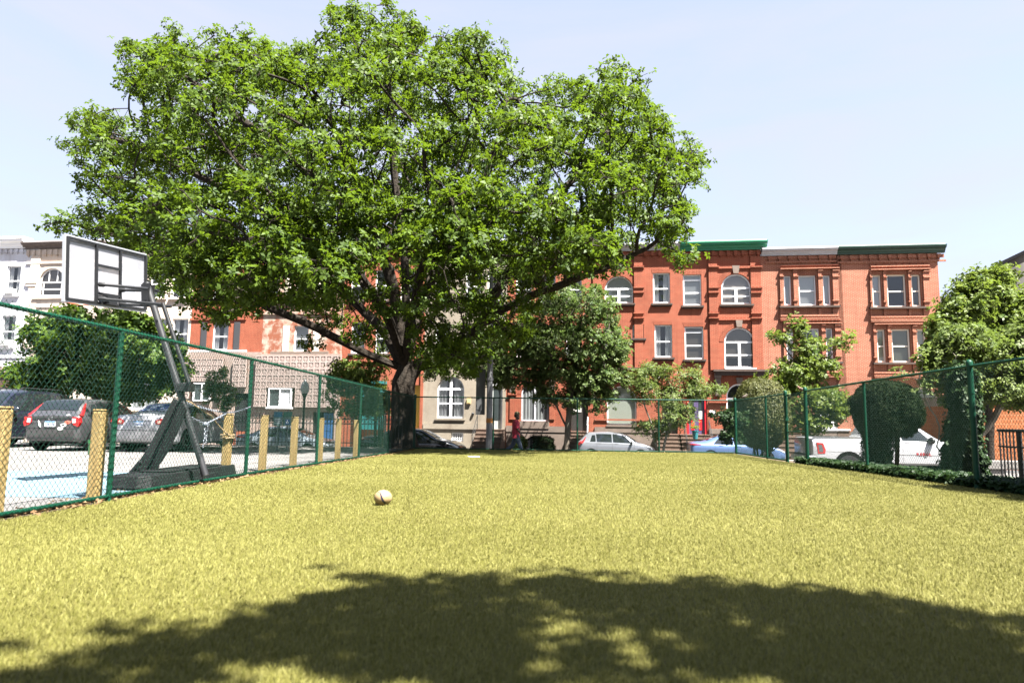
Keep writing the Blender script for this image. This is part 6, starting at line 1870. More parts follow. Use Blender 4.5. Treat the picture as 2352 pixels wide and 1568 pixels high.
    def rear_poly(s, pts, m, name, x=-0.012, d=0.05, mirror=True, M=None):
        for sg in ((1, -1) if mirror else (1,)):
            b = MB(); b.prism([(sg * p[0], p[1]) for p in pts], lambda p: s.P(x, p[0], p[1]), lambda p: s.P(x + d, p[0], p[1])); b.build(name, m, s.root, bevel=0.004)
    def front_poly(s, pts, m, name, d=0.06, back=0.05):
        for sg in (1, -1):
            b = MB(); b.prism([(sg * p[0], p[1]) for p in pts], lambda p: s.P(s.L + 0.012 - back, p[0], p[1]), lambda p: s.P(s.L - d - back, p[0], p[1])); b.build(name, m, s.root, bevel=0.004)
    def text_rear(s, t, size, y, z, m, x=-0.02, sx=1.0, parent=None):
        return text_obj('lettering', t, size, frame(s.P(x, y, z), (0, -1, 0), (0, 0, 1)), m, parent or s.root, depth=0.0015, sx=sx)
    def plate(s, y, z, txt, x=-0.03):
        b = MB(); b.box(s.P(x, y - 0.155, z - 0.078), s.P(x + 0.012, y + 0.155, z + 0.078)); o = b.build('licence_plate', M_plate, s.root)
        b = MB(); b.box(s.P(x - 0.002, y - 0.15, z + 0.045), s.P(x, y + 0.15, z + 0.074)); b.build('plate_band', M_plblue, o)
        text_obj('lettering', txt, 0.10, frame(s.P(x - 0.003, y, z - 0.018), (0, -1, 0), (0, 0, 1)), mat('plate_letter', (0.02, 0.06, 0.2), 0.5), o, depth=0.001, sx=0.85)

K_HATCH = [(0, .34, .98, 1.0, .70, .60), (.05, .30, .99, 1.03, .80, .64), (.13, .26, .99, 1.10, .835, .66), (.36, .21, .985, 1.37, .848, .60), (.56, .2, .975, 1.475, .85, .60), (1.2, .2, .96, 1.515, .85, .61), (1.9, .2, .95, 1.50, .85, .605),
           (2.45, .2, .93, 1.40, .85, .59), (3.02, .2, .92, 1.06, .85, .66), (3.28, .2, .90, .95, .845, .73), (3.72, .22, .80, .84, .81, .66), (3.93, .26, .68, .72, .72, .56), (4.0, .32, .60, .63, .58, .48)]
K_SEDAN = [(0, .36, .97, 1.0, .70, .62), (.05, .31, .98, 1.03, .82, .68), (.15, .27, .98, 1.07, .875, .70), (.62, .22, .97, 1.10, .90, .68), (.78, .21, .965, 1.14, .90, .66), (1.32, .2, .95, 1.37, .90, .58), (1.65, .2, .94, 1.445, .90, .585), (2.3, .2, .93, 1.46, .90, .59),
           (2.85, .2, .92, 1.38, .90, .57), (3.5, .2, .91, 1.04, .90, .68), (3.72, .2, .89, .96, .895, .75), (4.3, .22, .80, .86, .87, .70), (4.6, .26, .68, .72, .77, .60), (4.7, .33, .60, .63, .62, .50)]
K_SUV = [(0, .42, 1.14, 1.18, .76, .66), (.05, .38, 1.15, 1.24, .86, .68), (.14, .34, 1.15, 1.36, .91, .68), (.34, .29, 1.145, 1.74, .93, .66), (.55, .28, 1.14, 1.80, .93, .66), (1.4, .27, 1.13, 1.84, .93, .665), (2.4, .27, 1.12, 1.83, .93, .66),
         (2.95, .27, 1.11, 1.72, .93, .64), (3.5, .27, 1.10, 1.26, .93, .72), (3.72, .27, 1.09, 1.16, .925, .78), (4.4, .29, 1.02, 1.08, .90, .74), (4.66, .33, .88, .92, .80, .66), (4.75, .40, .76, .8, .68, .56)]
K_PICK = [(0, .62, 1.30, 1.38, .90, .80), (.03, .58, 1.31, 1.40, .97, .86), (.12, .55, 1.31, 1.41, 1.0, .90), (1.0, .52, 1.31, 1.415, 1.0, .90), (1.98, .50, 1.31, 1.42, 1.0, .90), (2.03, .50, 1.30, 1.46, 1.0, .80), (2.12, .50, 1.30, 1.84, 1.0, .70), (2.34, .50, 1.30, 1.93, 1.0, .68), (3.3, .50, 1.30, 1.95, 1.0, .69),
          (3.7, .50, 1.29, 1.86, 1.0, .67), (4.35, .50, 1.28, 1.40, 1.0, .76), (4.55, .50, 1.26, 1.31, 1.0, .84), (5.5, .52, 1.18, 1.24, .98, .84), (5.8, .55, 1.02, 1.07, .93, .78), (5.9, .60, .9, .93, .84, .7)]

G_LOT = 'cars parked in the lot'; G_STR = 'cars parked along the street'
# grey hatchback, seen from behind
X = at(117, 990, 19.0).x
c = Car('hatchback_car', 'grey hatchback seen from behind with round stickers on its tailgate', (X, 21.0, tz(X, 20)), rad(90), K_HATCH, paint('grey_metallic', (0.085, 0.083, 0.088), 0.55, 0.3), group=G_LOT)
c.shell(); c.wheels((.68, 3.22), .305)
c.side_window(.95, 1.75, .85, 1.72); c.side_window(1.80, 2.75, 1.77, 2.45); c.side_window(.52, .9, .66, .82, t1=.8); c.screen(.18, .50, 'rear_window', .93, .95); c.screen(2.98, 2.5, 'windscreen')
c.seam(1.77); c.seam(.95, -.6); c.seam(2.85); c.handle(1.15, -.18); c.handle(2.0, -.18); c.mirror(2.72)
c.rear_poly([(.60, .985), (.80, .97), (.825, .82), (.79, .70), (.66, .74), (.58, .82)], M_tail, 'tail_lamp', -0.02, .12)
c.rear_poly([(.60, .93), (.70, .93), (.72, .82), (.62, .80)], M_lamp, 'reverse_lamp', -0.026, .02)
for sg in (1, -1):
    b = MB(); ps = [c.side_pt(.10, .05, sg, .012), c.side_pt(.2, .35, sg, .012), c.side_pt(.36, .75, sg, .012), c.side_pt(.46, .98, sg, .012)]
    b.tube(ps, [.06, .05, .04, .02], 6); b.build('upright_tail_lamp', M_tail, c.root, smooth=True)
c.rear_poly([(.56, .965), (.56, .90), (-.56, .90), (-.56, .965)], M_trimb, 'tailgate_trim', -0.015, .03, mirror=False)
c.rear_poly([(.68, .40), (.68, .33), (-.68, .33), (-.68, .40)], M_trimb, 'bumper_insert', -0.012, .03, mirror=False)
c.rear_poly([(.76, .66), (.77, .64), (-.77, .64), (-.76, .66)], M_trimb, 'bumper_seam', -0.006, .02, mirror=False)
c.plate(.03, .775, '5547DE')
o = c.text_rear('H', .085, .03, .925, M_chrome, -.024, 1.15)
b = MB(); b.tube([c.P(-.022, .03 + .062 * math.cos(t), .928 + .05 * math.sin(t)) for t in (2 * PI * i / 16 for i in range(16))], .006, 5, closed=True); b.build('emblem', M_chrome, c.root)
c.text_rear('FIT', .055, .48, .83, M_chrome, -.02, 1.3)
M_stk = mat('white_sticker', (0.6, 0.6, 0.58), 0.5); M_stkr = mat('coral_sticker', (0.5, 0.12, 0.08), 0.5)
def oval(y, z, ry, rz_, m, x=-.018):
    b = MB(); b.prism([(y + ry * math.cos(2 * PI * i / 20), z + rz_ * math.sin(2 * PI * i / 20)) for i in range(20)], lambda p: c.P(x, p[0], p[1]), lambda p: c.P(x + .02, p[0], p[1])); return b.build('sticker', m, c.root)
s1 = oval(-.36, .745, .088, .05, M_stk); text_obj('lettering', 'LE\u2665WI', .055, frame(c.P(-.02, -.36, .742), (0, -1, 0), (0, 0, 1)), M_iron, s1, depth=.001)
oval(-.27, .645, .08, .047, M_stk)
s2 = oval(-.47, .825, .08, .05, M_stkr)
b = MB(); b.box(c.P(-.021, -.50, .82), c.P(-.019, -.44, .83)); b.box(c.P(-.021, -.475, .80), c.P(-.019, -.465, .85)); b.build('sticker_mark', M_iron, s2)
oval(-.47, 1.0 + .03, .05, .024, M_stk, -.01)
b = MB(); pts = [(.38, .87), (.36, .80), (.345, .74), (.30, .67)]; b.tube([c.P(-.018, y, z) for y, z in pts], [.006, .022, .026, .006], 6); b.build('pale_streak', M_stk, c.root, smooth=True)  # thin pale curved streak left of the licence plate
b = MB(); b.tube([c.P(1.6, -.05, 1.5), c.P(1.5, -.05, 1.62)], .006, 5); b.build('aerial', M_trimb, c.root)

# silver sedan with the sunshade
X = at(322, 990, 19.2).x
c = Car('sedan_car', 'silver white sedan with a blue patterned shade in its rear window, behind the hoop', (X, 21.5, tz(X, 20)), rad(90), K_SEDAN, paint('silver_white', (0.40, 0.40, 0.42), 0.25, 0.3), group=G_LOT)
c.shell(); c.wheels((.98, 3.72), .32, 7)
c.side_window(1.12, 2.1, 1.45, 2.05); c.side_window(2.16, 3.3, 2.12, 2.85); c.screen(3.48, 2.9, 'windscreen')
m, nt, pb, out = _new('patterned_shade'); MATS['patterned_shade'] = m
vv = nt.nodes.new('ShaderNodeTexVoronoi'); vv.inputs['Scale'].default_value = 9; nt.links.new(_obj_coord(nt), vv.inputs['Vector'])
nt.links.new(_mix(nt, (0.012, 0.035, 0.16), (0.42, 0.45, 0.5), _ramp(nt, vv.outputs['Color'], 0.5, 0.62)), pb.inputs['Base Color']); pb.inputs['Roughness'].default_value = 0.15
c.screen(.84, 1.40, 'rear_window', .9, .92, m)
c.seam(2.13); c.seam(1.2, -.6); c.seam(3.35); c.handle(1.45, -.15); c.handle(2.35, -.15); c.mirror(3.22)
c.rear_poly([(.44, .90), (.60, .965), (.82, .945), (.845, .86), (.74, .79), (.48, .80)], M_tail, 'tail_lamp', -0.02, .12)
for y in (.56, .70): c.rear_poly([(y + .05 * math.cos(2 * PI * i / 14), .865 + .045 * math.sin(2 * PI * i / 14)) for i in range(14)], mat('amber_reverse_lamp', (0.5, 0.36, 0.28), 0.15), 'lamp_lens', -0.028, .02)
c.rear_poly([(.34, .925), (.34, .905), (-.34, .905), (-.34, .925)], M_chrome, 'boot_trim', -0.02, .03, mirror=False)
b = MB(); b.tube([c.P(-.02, .075 * math.cos(t), .955 + .035 * math.sin(t)) for t in (2 * PI * i / 16 for i in range(16))], .006, 5, closed=True); b.tube([c.P(-.02, .035 * math.cos(t), .955 + .034 * math.sin(t)) for t in (2 * PI * i / 14 for i in range(14))], .005, 5, closed=True); b.build('emblem', M_chrome, c.root)
c.plate(.03, .81, '7A48F6')
c.rear_poly([(.82, .63), (.82, .615), (-.82, .615), (-.82, .63)], M_trimb, 'bumper_seam', -0.008, .02, mirror=False)

# dark SUV
X = -17.35
c = Car('suv_car', 'dark navy SUV with roof rails parked left of the grey hatchback', (X, 21.6, tz(X, 20)), rad(-90), K_SUV, paint('navy_black', (0.012, 0.014, 0.024), 0.2, 0.22), group=G_LOT)
c.shell(); c.wheels((1.0, 3.75), .36, 6)
c.side_window(.45, 1.15, .55, 1.1, t1=.86); c.side_window(1.22, 2.15, 1.2, 2.12, t1=.88); c.side_window(2.22, 3.3, 2.2, 2.85, t1=.88); c.screen(3.46, 2.98, 'windscreen'); c.screen(.18, .36, 'rear_window')
c.seam(2.18); c.seam(1.2); c.seam(3.35); c.handle(1.4, -.12); c.handle(2.4, -.12); c.mirror(3.2, size=1.2)
for sg in (1, -1):
    b = MB(); b.tube([c.P(.6, sg * .6, 1.82), c.P(.75, sg * .62, 1.89), c.P(2.5, sg * .62, 1.89), c.P(2.7, sg * .6, 1.80)], .018, 6); b.build('roof_rail', M_trimb, c.root)
c.rear_poly([(.70, 1.12), (.88, 1.12), (.89, .86), (.76, .86)], M_tail, 'tail_lamp', -0.01, .12)
c.front_poly([(.45, .92), (.74, .94), (.76, .84), (.5, .80)], M_lamp, 'headlamp')
c.front_poly([(0, .86), (.42, .86), (.42, .66), (0, .66)], M_trimb, 'grille')

hd = -FA
def street_car(name, label, u, v, keys, m, **kw):
    p = fpt(u, v); p.z = min(tz(p.x, p.y), tz(p.x, p.y - .7)) + 0.004
    return Car(name, label, tuple(p), hd, keys, m, group=G_STR, **kw)
def std_car(c, wheels, R, hatch=False, dark=False):
    c.shell(); c.wheels(wheels, R, 5)
    if hatch:
        c.side_window(.62, .92, .72, .88, t1=.78); c.side_window(.98, 1.76, .93, 1.73); c.side_window(1.82, 2.82, 1.79, 2.42); c.screen(.18, .50, 'rear_window'); c.screen(2.98, 2.5, 'windscreen')
        c.seam(1.79); c.seam(.98, -.6); c.seam(2.9); c.line(.4, 3.1, -.22, .008); c.handle(1.1, -.14); c.handle(2.0, -.14); c.mirror(2.78, m=M_trimb if dark else None)
        for sg in (1, -1):
            b = MB(); ps = [c.side_pt(.04, -.45, sg, .004), c.side_pt(.16, -.15, sg, .008), c.side_pt(.26, .1, sg, .008), c.side_pt(.40, .7, sg, .004)]
            b.tube(ps, [.07, .10, .05, .015], 7); b.build('tail_lamp', M_tail, c.root, smooth=True)
            b = MB(); b.tube([c.side_pt(3.4, -.1, sg, .002), c.side_pt(3.65, -.15, sg, .002), c.side_pt(3.85, -.3, sg, -.01)], [.02, .05, .05], 7); b.build('headlamp', M_lamp, c.root, smooth=True)
    else:
        c.side_window(1.12, 2.1, 1.45, 2.05); c.side_window(2.16, 3.3, 2.12, 2.85); c.screen(.84, 1.40, 'rear_window'); c.screen(3.48, 2.9, 'windscreen')
        c.seam(2.13); c.seam(1.2, -.6); c.seam(3.38); c.handle(1.5, -.14); c.handle(2.4, -.14); c.mirror(3.24)
        for sg in (1, -1):
            b = MB(); b.tube([c.side_pt(.01, -.12, sg, -.01), c.side_pt(.14, -.14, sg, .0), c.side_pt(.52, -.12, sg, .0)], [.05, .055, .02], 7); b.build('tail_lamp', M_tail, c.root, smooth=True)
            b = MB(); b.tube([c.side_pt(4.1, -.08, sg, .0), c.side_pt(4.4, -.14, sg, .0), c.side_pt(4.6, -.25, sg, -.01)], [.015, .045, .05], 7); b.build('headlamp', M_lamp, c.root, smooth=True)
def u_of(px, v): return fac(px, 1000, v)[0]
c = street_car('hatchback_car', 'silver hatchback parked facing right beside the linden and stone steps', u_of(1416, 5.1), 5.0, K_HATCH, paint('bright_silver', (0.24, 0.25, 0.275), 0.5, 0.28)); std_car(c, (.68, 3.22), .305, True, True)
c.plate(0, .78, '5DM294')
c = street_car('sedan_car', 'pale blue sedan parked behind the right corner of the end fence', u_of(1689, 5.1), 5.0, K_SEDAN, paint('pale_blue_metallic', (0.12, 0.19, 0.36), 0.45, 0.28)); std_car(c, (.98, 3.72), .32)
c = street_car('sedan_car', 'black sedan parked behind the oak trunk and the corner post', u_of(948, 11.2), 10.9, K_SEDAN, paint('gloss_black', (0.008, 0.008, 0.009), 0.0, 0.15)); std_car(c, (.98, 3.72), .32)
c = street_car('sedan_car', 'silver blue sedan in shade behind the black iron fence', u_of(662, 11.0), 10.9, K_SEDAN, paint('silver_blue', (0.26, 0.30, 0.34), 0.4, 0.3)); std_car(c, (.98, 3.72), .32)

# white pickup on the side street
c = Car('pickup_truck', 'white pickup truck half hidden by the dark round yew', (12.5, 25.4, -0.90), rad(-2), K_PICK, paint('white_paint_gloss', (0.36, 0.36, 0.375), 0.0, 0.3), cat='pickup truck')
c.shell(84); c.wheels((1.22, 4.78), .41, 6, .26, 1.22, .04)
c.side_window(2.24, 3.0, 2.26, 2.98, t1=.88); c.side_window(3.06, 4.12, 3.04, 3.62, t1=.88); c.screen(4.3, 3.78, 'windscreen', .88, .9)
c.seam(2.16, -.96, .95); c.seam(3.03); c.seam(4.2); c.line(.1, 2.0, -.62, .006); c.line(2.2, 4.2, -.66, .010); c.handle(2.35, -.14, M_chrome); c.handle(3.2, -.14, M_chrome); c.mirror(3.98, .1, M_trimb, 1.5)
b = MB(); b.box(c.P(.06, -.93, 1.415), c.P(1.98, -.84, 1.44)); b.box(c.P(.06, .84, 1.415), c.P(1.98, .93, 1.44)); b.build('bed_rail', M_trimb, c.root)
for sg in (1, -1):
    b = MB(); ps = [(.14, 1.24), (.36, 1.22), (.44, .98), (.42, .86), (.18, .86)]
    y0 = 1.006
    b.prism(ps, lambda p: c.P(p[0], sg * y0, p[1]), lambda p: c.P(p[0], sg * .9, p[1])); t_ = b.build('tail_lamp', M_tail, c.root)
    b = MB(); ps = [(.19, 1.17), (.31, 1.16), (.36, .98), (.35, .91), (.22, .91)]
    b.prism(ps, lambda p: c.P(p[0], sg * (y0 + .004), p[1]), lambda p: c.P(p[0], sg * .95, p[1])); b.build('lamp_lens', mat('smoked_lens', (0.07, 0.075, 0.08), 0.1, spec=0.8), t_)
b = MB(); b.box(c.P(-.12, -.98, .58), c.P(.2, .98, .78)); b.build('rear_bumper', MATS['white_paint_gloss'], c.root, bevel=.03)
b = MB(); b.box(c.P(-.06, -.8, .785), c.P(.0, .8, .83)); b.build('bumper_step', M_trimb, c.root)
text_obj('lettering', 'REBEL', .13, frame(c.P(3.72, -1.006, .88), (1, 0, 0), (0, 0, 1)), mat('red_badge', (0.35, 0.01, 0.02), 0.4), c.root, depth=.004, sx=1.5)
b = MB(); b.ball(c.P(2.6, 0, 1.99), (.05, .02, .04), 8, 6); b.build('roof_aerial', M_trimb, c.root)
# ------------------------------------------------------------------ street furniture, fences and far buildings
M_lampblk = mat('lamp_post_black', (0.012, 0.018, 0.016), 0.45)
X = at(697, 960, 33.0).x; z0 = tz(X, 33.0)
lp_ = thing('street_lamp', 'black park lamp post with a pale acorn globe behind the iron fence', 'street lamp', (X, 33.0, z0))
zt_ = at(697, 904, 33.0).z - z0
b = MB(); b.lathe([(.17, 0), (.17, .25), (.12, .32), (.09, .6), (.065, .75), (.05, zt_ - .35), (.06, zt_ - .3), (.06, zt_ - .2), (.12, zt_ - .05), (.15, zt_)], 14); b.build('post', M_lampblk, lp_, smooth=True)
b = MB(); b.lathe([(.14, zt_ + .002), (.20, zt_ + .12), (.22, zt_ + .28), (.17, zt_ + .46), (.09, zt_ + .58), (.03, zt_ + .68), (.004, zt_ + .75)], 16); b.build('globe', mat('frosted_globe', (0.5, 0.5, 0.5), 0.25), lp_, smooth=True)

X = at(1124, 960, 29.8).x; z0 = tz(X, 29.8)
up = thing('light_pole', 'tall grey metal light pole rising into the oak crown in front of the beige house', 'light pole', (X, 29.8, z0))
M_galv = mat('galvanised_pole', (0.20, 0.20, 0.205), 0.5, metal=0.35, col2=(0.13, 0.13, 0.135), scale=2.5, stretch=(1, 1, .3))
b = MB(); b.lathe([(.14, 0), (.125, 3.5), (.10, 8.6), (.09, 9.0)], 16); b.lathe([(.155, 3.4), (.155, 3.5)], 14); b.lathe([(.15, 4.6), (.15, 4.66)], 14); b.build('pole', M_galv, up, smooth=True)
b = MB(); b.tube([(0, 0, 8.7), (.5, -.5, 9.2), (1.4, -1.4, 9.5)], [.05, .04, .035], 8); b.build('arm', M_galv, up, smooth=True)
b = MB(); b.ball((1.7, -1.7, 9.48), (.35, .18, .09), 12, 8, Matrix.Rotation(-PI / 4, 4, 'Z')); b.build('lamp_head', M_galv, up, smooth=True)
b = MB(); b.box((-.62, .16, 1.9), (-.22, .22, 3.9)); b.build('sign_back', mat('sign_back_grey', (0.07, 0.072, 0.075), 0.5), up)
b = MB(); b.lathe([(.145, 1.55), (.145, 1.75)], 14); b.build('sticker_band', mat('orange_sticker', (0.4, 0.16, 0.02), 0.6), up)

# parking signs in the lot
def sign(label, px, py0, py1, w_px, Y, kind_):
    a, c = at(px, py0, Y), at(px, py1, Y); w = w_px * Y / PF; h_ = a.z - c.z; z0 = tz(c.x, Y)
    s = thing('parking_sign', label, 'sign', (c.x, Y, z0), 0, 'parking signs by the lot')
    b = MB(); b.tube([(0, .03, 0), (0, .03, a.z - z0 + .05)], .025, 8); b.build('post', M_galv, s)
    b = MB(); zc = c.z - z0; b.box((-w / 2, -.012, zc), (w / 2, 0, zc + h_)); pn = b.build('panel', mat('sign_grey_green', (0.13, 0.19, 0.18), 0.5), s, bevel=.004)
    if kind_ == 0:
        b = MB(); b.box((-w / 2 + .01, -.017, zc + h_ * .62), (w / 2 - .01, -.0125, zc + h_ - .01)); b.build('sign_header', mat('sign_blue', (0.012, 0.11, 0.19), 0.5), pn)
        for i, zz in enumerate((.45, .33, .2)):
            b = MB(); b.box((-w * .32, -.015, zc + h_ * zz), (w * (.32 - .06 * i), -.0125, zc + h_ * zz + .02)); b.build('sign_line', M_plate, pn)
    else:
        b = MB(); b.box((-w / 2 + .01, -.017, zc + h_ * .62), (w / 2 - .01, -.0125, zc + h_ - .01)); b.build('sign_header', mat('sign_green', (0.02, 0.11, 0.08), 0.5), pn)
        b = MB(); b.box((-w * .22, -.017, zc + h_ * .10), (w * .26, -.0125, zc + h_ * .46)); b.build('access_square', mat('access_blue', (0.008, 0.07, 0.28), 0.5), pn)
        q = MB(); o_ = Vector((w * .02, -.02, zc + h_ * .25)); r_ = w * .11
        q.tube([o_ + Vector((r_ * math.cos(t), 0, r_ * math.sin(t))) for t in (PI * .75 + 1.35 * PI * i / 12 for i in range(13))], .008, 5)
        q.tube([o_ + Vector((-.01, 0, r_ * 1.5)), o_ + Vector((-.005, 0, r_ * .3)), o_ + Vector((r_ * .8, 0, r_ * .25)), o_ + Vector((r_ * 1.1, 0, -r_ * .6))], .009, 5); q.ball(o_ + Vector((-.012, 0, r_ * 1.9)), .017, 8, 6)
        q.build('wheelchair_symbol', M_wpaint, pn)
    return s
sign('grey green parking sign with a blue header', 638, 945, 978, 21, 22.5, 0)
sign('parking sign with a small blue wheelchair square', 660, 945, 978, 21, 22.6, 1)

# black ornamental iron fence round the lot
X0, X1 = -24.0, -5.15; YF = 25.6
ifn = thing('iron_fence', 'black iron fence with rings and spear tops along the back of the lot', 'fence', (X0, YF, tz(X0, YF)))
zg = -0.1
b = MB()
for zz in (.14, .84, 1.02): b.box((X0, YF - .018, zg + zz), (X1, YF + .018, zg + zz + .035))
b.build('rails', M_iron, ifn, world=True)
n = int((X1 - X0) / .13); kx = [X0 + (X1 - X0) * i / n for i in range(n + 1)]
b = MB(); r_ = MB()
for i, x in enumerate(kx):
    b.box((x - .009, YF - .009, zg), (x + .009, YF + .009, zg + 1.10)); b.lathe([(.018, zg + 1.10), (.012, zg + 1.14), (.001, zg + 1.19)], 5, (x, YF, 0))
    if i < n and x > -13: r_.tube([((x + kx[i + 1]) / 2 + .052 * math.cos(2 * PI * j / 10), YF, zg + .945 + .052 * math.sin(2 * PI * j / 10)) for j in range(10)], .007, 4, closed=True)
b.build('pickets', M_iron, ifn, world=True); r_.build('ring_row', M_iron, ifn, world=True)
i = 0
while X0 + i * 2.6 < X1:
    x = X0 + i * 2.6; b = MB(); b.box((x - .03, YF - .03, zg - .05), (x + .03, YF + .03, zg + 1.2)); b.ball((x, YF, zg + 1.25), .045, 8, 6); b.build('post', M_iron, ifn, world=True); i += 1

# black railing on the right, bench behind it
p0, p1 = at(2292, 988, 13.6), at(2440, 962, 11.6)
rl = thing('black_railing', 'black metal railing with upright bars behind the right fence', 'railing', (p0.x, p0.y, tz(p0.x, p0.y)))
d = Vector((p1.x - p0.x, p1.y - p0.y, 0)); zb0 = tz(p0.x, p0.y); H_ = p0.z - zb0
def rp_(t, z): return (p0.x + d.x * t, p0.y + d.y * t, zb0 + z)
b = MB(); b.tube([rp_(0, H_), rp_(1.3, H_)], .03, 6); b.tube([rp_(0, H_ * .82), rp_(1.3, H_ * .82)], .018, 6); b.tube([rp_(0, .10), rp_(1.3, .10)], .02, 6); b.build('rails', M_iron, rl, world=True)
b = MB()
for i in range(22): b.tube([rp_(.02 + i * .06, .1), rp_(.02 + i * .06, H_)], .016, 6)
b.build('bars', M_iron, rl, world=True)
for t in (.36, .95): b = MB(); b.tube([rp_(t, -.1), rp_(t, H_)], .04, 8); b.build('post', M_iron, rl, world=True)
q = at(2330, 1034, 19.5); zq = tz(q.x, 19.5)
bn = thing('stone_bench', 'pale concrete bench on blocks behind the black railing', 'bench', (q.x, 19.5, zq))
b = MB(); b.box((-.9, -.25, .72), (2.6, .25, .95)); b.build('seat', M_walk, bn, bevel=.02)
for x in (-.6, .9, 2.2): b = MB(); b.box((x - .22, -.2, 0), (x + .22, .2, .717)); b.build('leg', M_walk, bn, bevel=.02)

# far right: grey gable building and the orange block wall
gb_ = thing('gable_building', 'grey stucco building with a dark sloping roof edge at the far right', 'building', (27.0, 46.0, -1))
M_stucco = mat('grey_stucco', (0.12, 0.115, 0.105), 0.9, col2=(0.08, 0.076, 0.07), scale=.8, stretch=(2, 2, .3), spec=.1)
def gpt(px, py): a = at(px, py, 44.0); return (a.x, a.z)
prof = [gpt(2286, 1000), gpt(2286, 614), gpt(2520, 502), gpt(2520, 1000)]
b = MB(); b.prism(prof, lambda p: (p[0], 44.0, p[1]), lambda p: (p[0] + 5, 58.0, p[1])); b.build('wall', M_stucco, gb_, world=True)
e1, e2 = prof[1], prof[2]
b = MB(); g0_, g1_ = gpt(2176, 676), gpt(2286, 1000); b.box((g0_[0], 45.0, g1_[1]), (g1_[0] - .01, 46.5, g0_[1])); b.build('low_wing', M_stucco, gb_, world=True)
b = MB()
for a, c in ((e1, e2),):
    b.prism([(a[0], a[1] + .004), (c[0], c[1] + .004), (c[0], c[1] + .22), (a[0], a[1] + .22)], lambda p: (p[0], 43.75, p[1]), lambda p: (p[0] + 5.04, 58.1, p[1]))
b.build('roof', mat('dark_roof', (0.010, 0.010, 0.012), 0.9, spec=0.05), gb_, world=True)
ow = thing('block_wall', 'low orange painted block building with a beige top band behind the railing', 'building', (26.5, 36.0, -.6))
M_oblock = brick('orange_block', (0.30, 0.10, 0.035), (0.26, 0.085, 0.03), (0.34, 0.17, 0.09), bw=.5, rh=.22, ms=.012)
a, c = at(2225, 1035, 33.0), at(2620, 912, 33.0); m_ = at(2225, 930, 33.0)
b = MB(); b.box((a.x, 33.0, -1), (c.x, 40, m_.z)); b.build('wall', M_oblock, ow, world=True)
b = MB(); b.box((a.x - .03, 32.94, m_.z + .003), (c.x, 40, c.z)); b.build('parapet', M_beige, ow, world=True)

# planter on the stoop, two birds
u, z = fac(1597, 1006, 2.1); p = fpt(u, 2.1); zs_ = fac(1597, 1008, 2.1)[1]
pn = thing('flower_pot', 'turquoise flower pot with a pale plant on the stone steps', 'planter', (p.x, p.y, zs_))
b = MB(); b.lathe([(.13, 0), (.18, .42), (.2, .43), (.2, .48), (.17, .48), (.15, .40)], 14); b.build('pot', mat('turquoise_glaze', (0.03, 0.16, 0.18), 0.3), pn, smooth=True)
C = rng.normal(0, .12, (40, 3)); C[:, 2] = .58 + np.abs(C[:, 2]); leaves_np('plant', C, np.tile([[0, 0, 1.0]], (40, 1)), L_lime, pn, 4, .16, .05, world=False)
def bird(label, px, py, Y, mbody, breast, face=-1, s=1.0):
    p = at(px, py, Y)
    o = thing('bird', label, 'bird', tuple(p), 0)
    b = MB(); Mr = Matrix.Rotation(rad(-28 * face), 4, 'Y')
    b.ball((0, 0, .055 * s), (.062 * s, .036 * s, .036 * s), 12, 8, Mr); b.ball((face * .055 * s, 0, .098 * s), (.026 * s, .024 * s, .024 * s), 10, 7)
    b.add([(face * .075 * s, -.007 * s, .10 * s), (face * .075 * s, .007 * s, .10 * s), (face * .075 * s, 0, .088 * s), (face * .1 * s, 0, .095 * s)], [(0, 1, 3), (1, 2, 3), (2, 0, 3), (0, 2, 1)])
    b.tube([(.01 * s, -.012 * s, .03 * s), (.01 * s, -.012 * s, 0)], .003, 4); b.tube([(.01 * s, .012 * s, .03 * s), (.01 * s, .012 * s, 0)], .003, 4)
    b.add([(-face * .05 * s, -.014 * s, .04 * s), (-face * .05 * s, .014 * s, .04 * s), (-face * .125 * s, .018 * s, .012 * s), (-face * .125 * s, -.018 * s, .012 * s), (-face * .05 * s, 0, .028 * s)], [(0, 1, 2, 3), (4, 3, 2), (0, 3, 4), (1, 4, 2)])
    b.build('body', mbody, o, smooth=True)
    for sg in (1, -1):
        w = MB(); w.ball((-face * .012 * s, sg * .031 * s, .058 * s), (.052 * s, .010 * s, .024 * s), 10, 6, Mr); w.build('wing', breast, o, smooth=True)
    e = MB(); e.ball((face * .066 * s, -.021 * s, .103 * s), .004 * s, 6, 5); e.ball((face * .066 * s, .021 * s, .103 * s), .004 * s, 6, 5); e.build('eye', M_iron, o)
M_bb = mat('brown_feather', (0.10, 0.075, 0.055), .8); M_bw = mat('streaked_feather', (0.065, 0.048, 0.036), .8); M_bf = mat('rosy_feather', (0.17, 0.085, 0.06), .8)
Yb_ = yr(1712); zr_ = tz(XR(Yb_), Yb_) + FH + .03
bird('small brown bird perched on the top rail near the far right corner', 1712, 911, Yb_, M_bb, M_bw, 1, 1.25)
bpos = bpy.data.objects['bird']; bpos.location = (XR(Yb_), Yb_, zr_)
Yc_ = g_a + .12; bird('small rosy bird perched on the gate beside the tall post', 1841, 894, Yc_, M_bf, M_bb, -1, 1.25)
bpy.data.objects['bird.001'].location = (XR(Yc_) - .0, Yc_ + .14, tz(XR(Yc_), Yc_) + FH - .01)
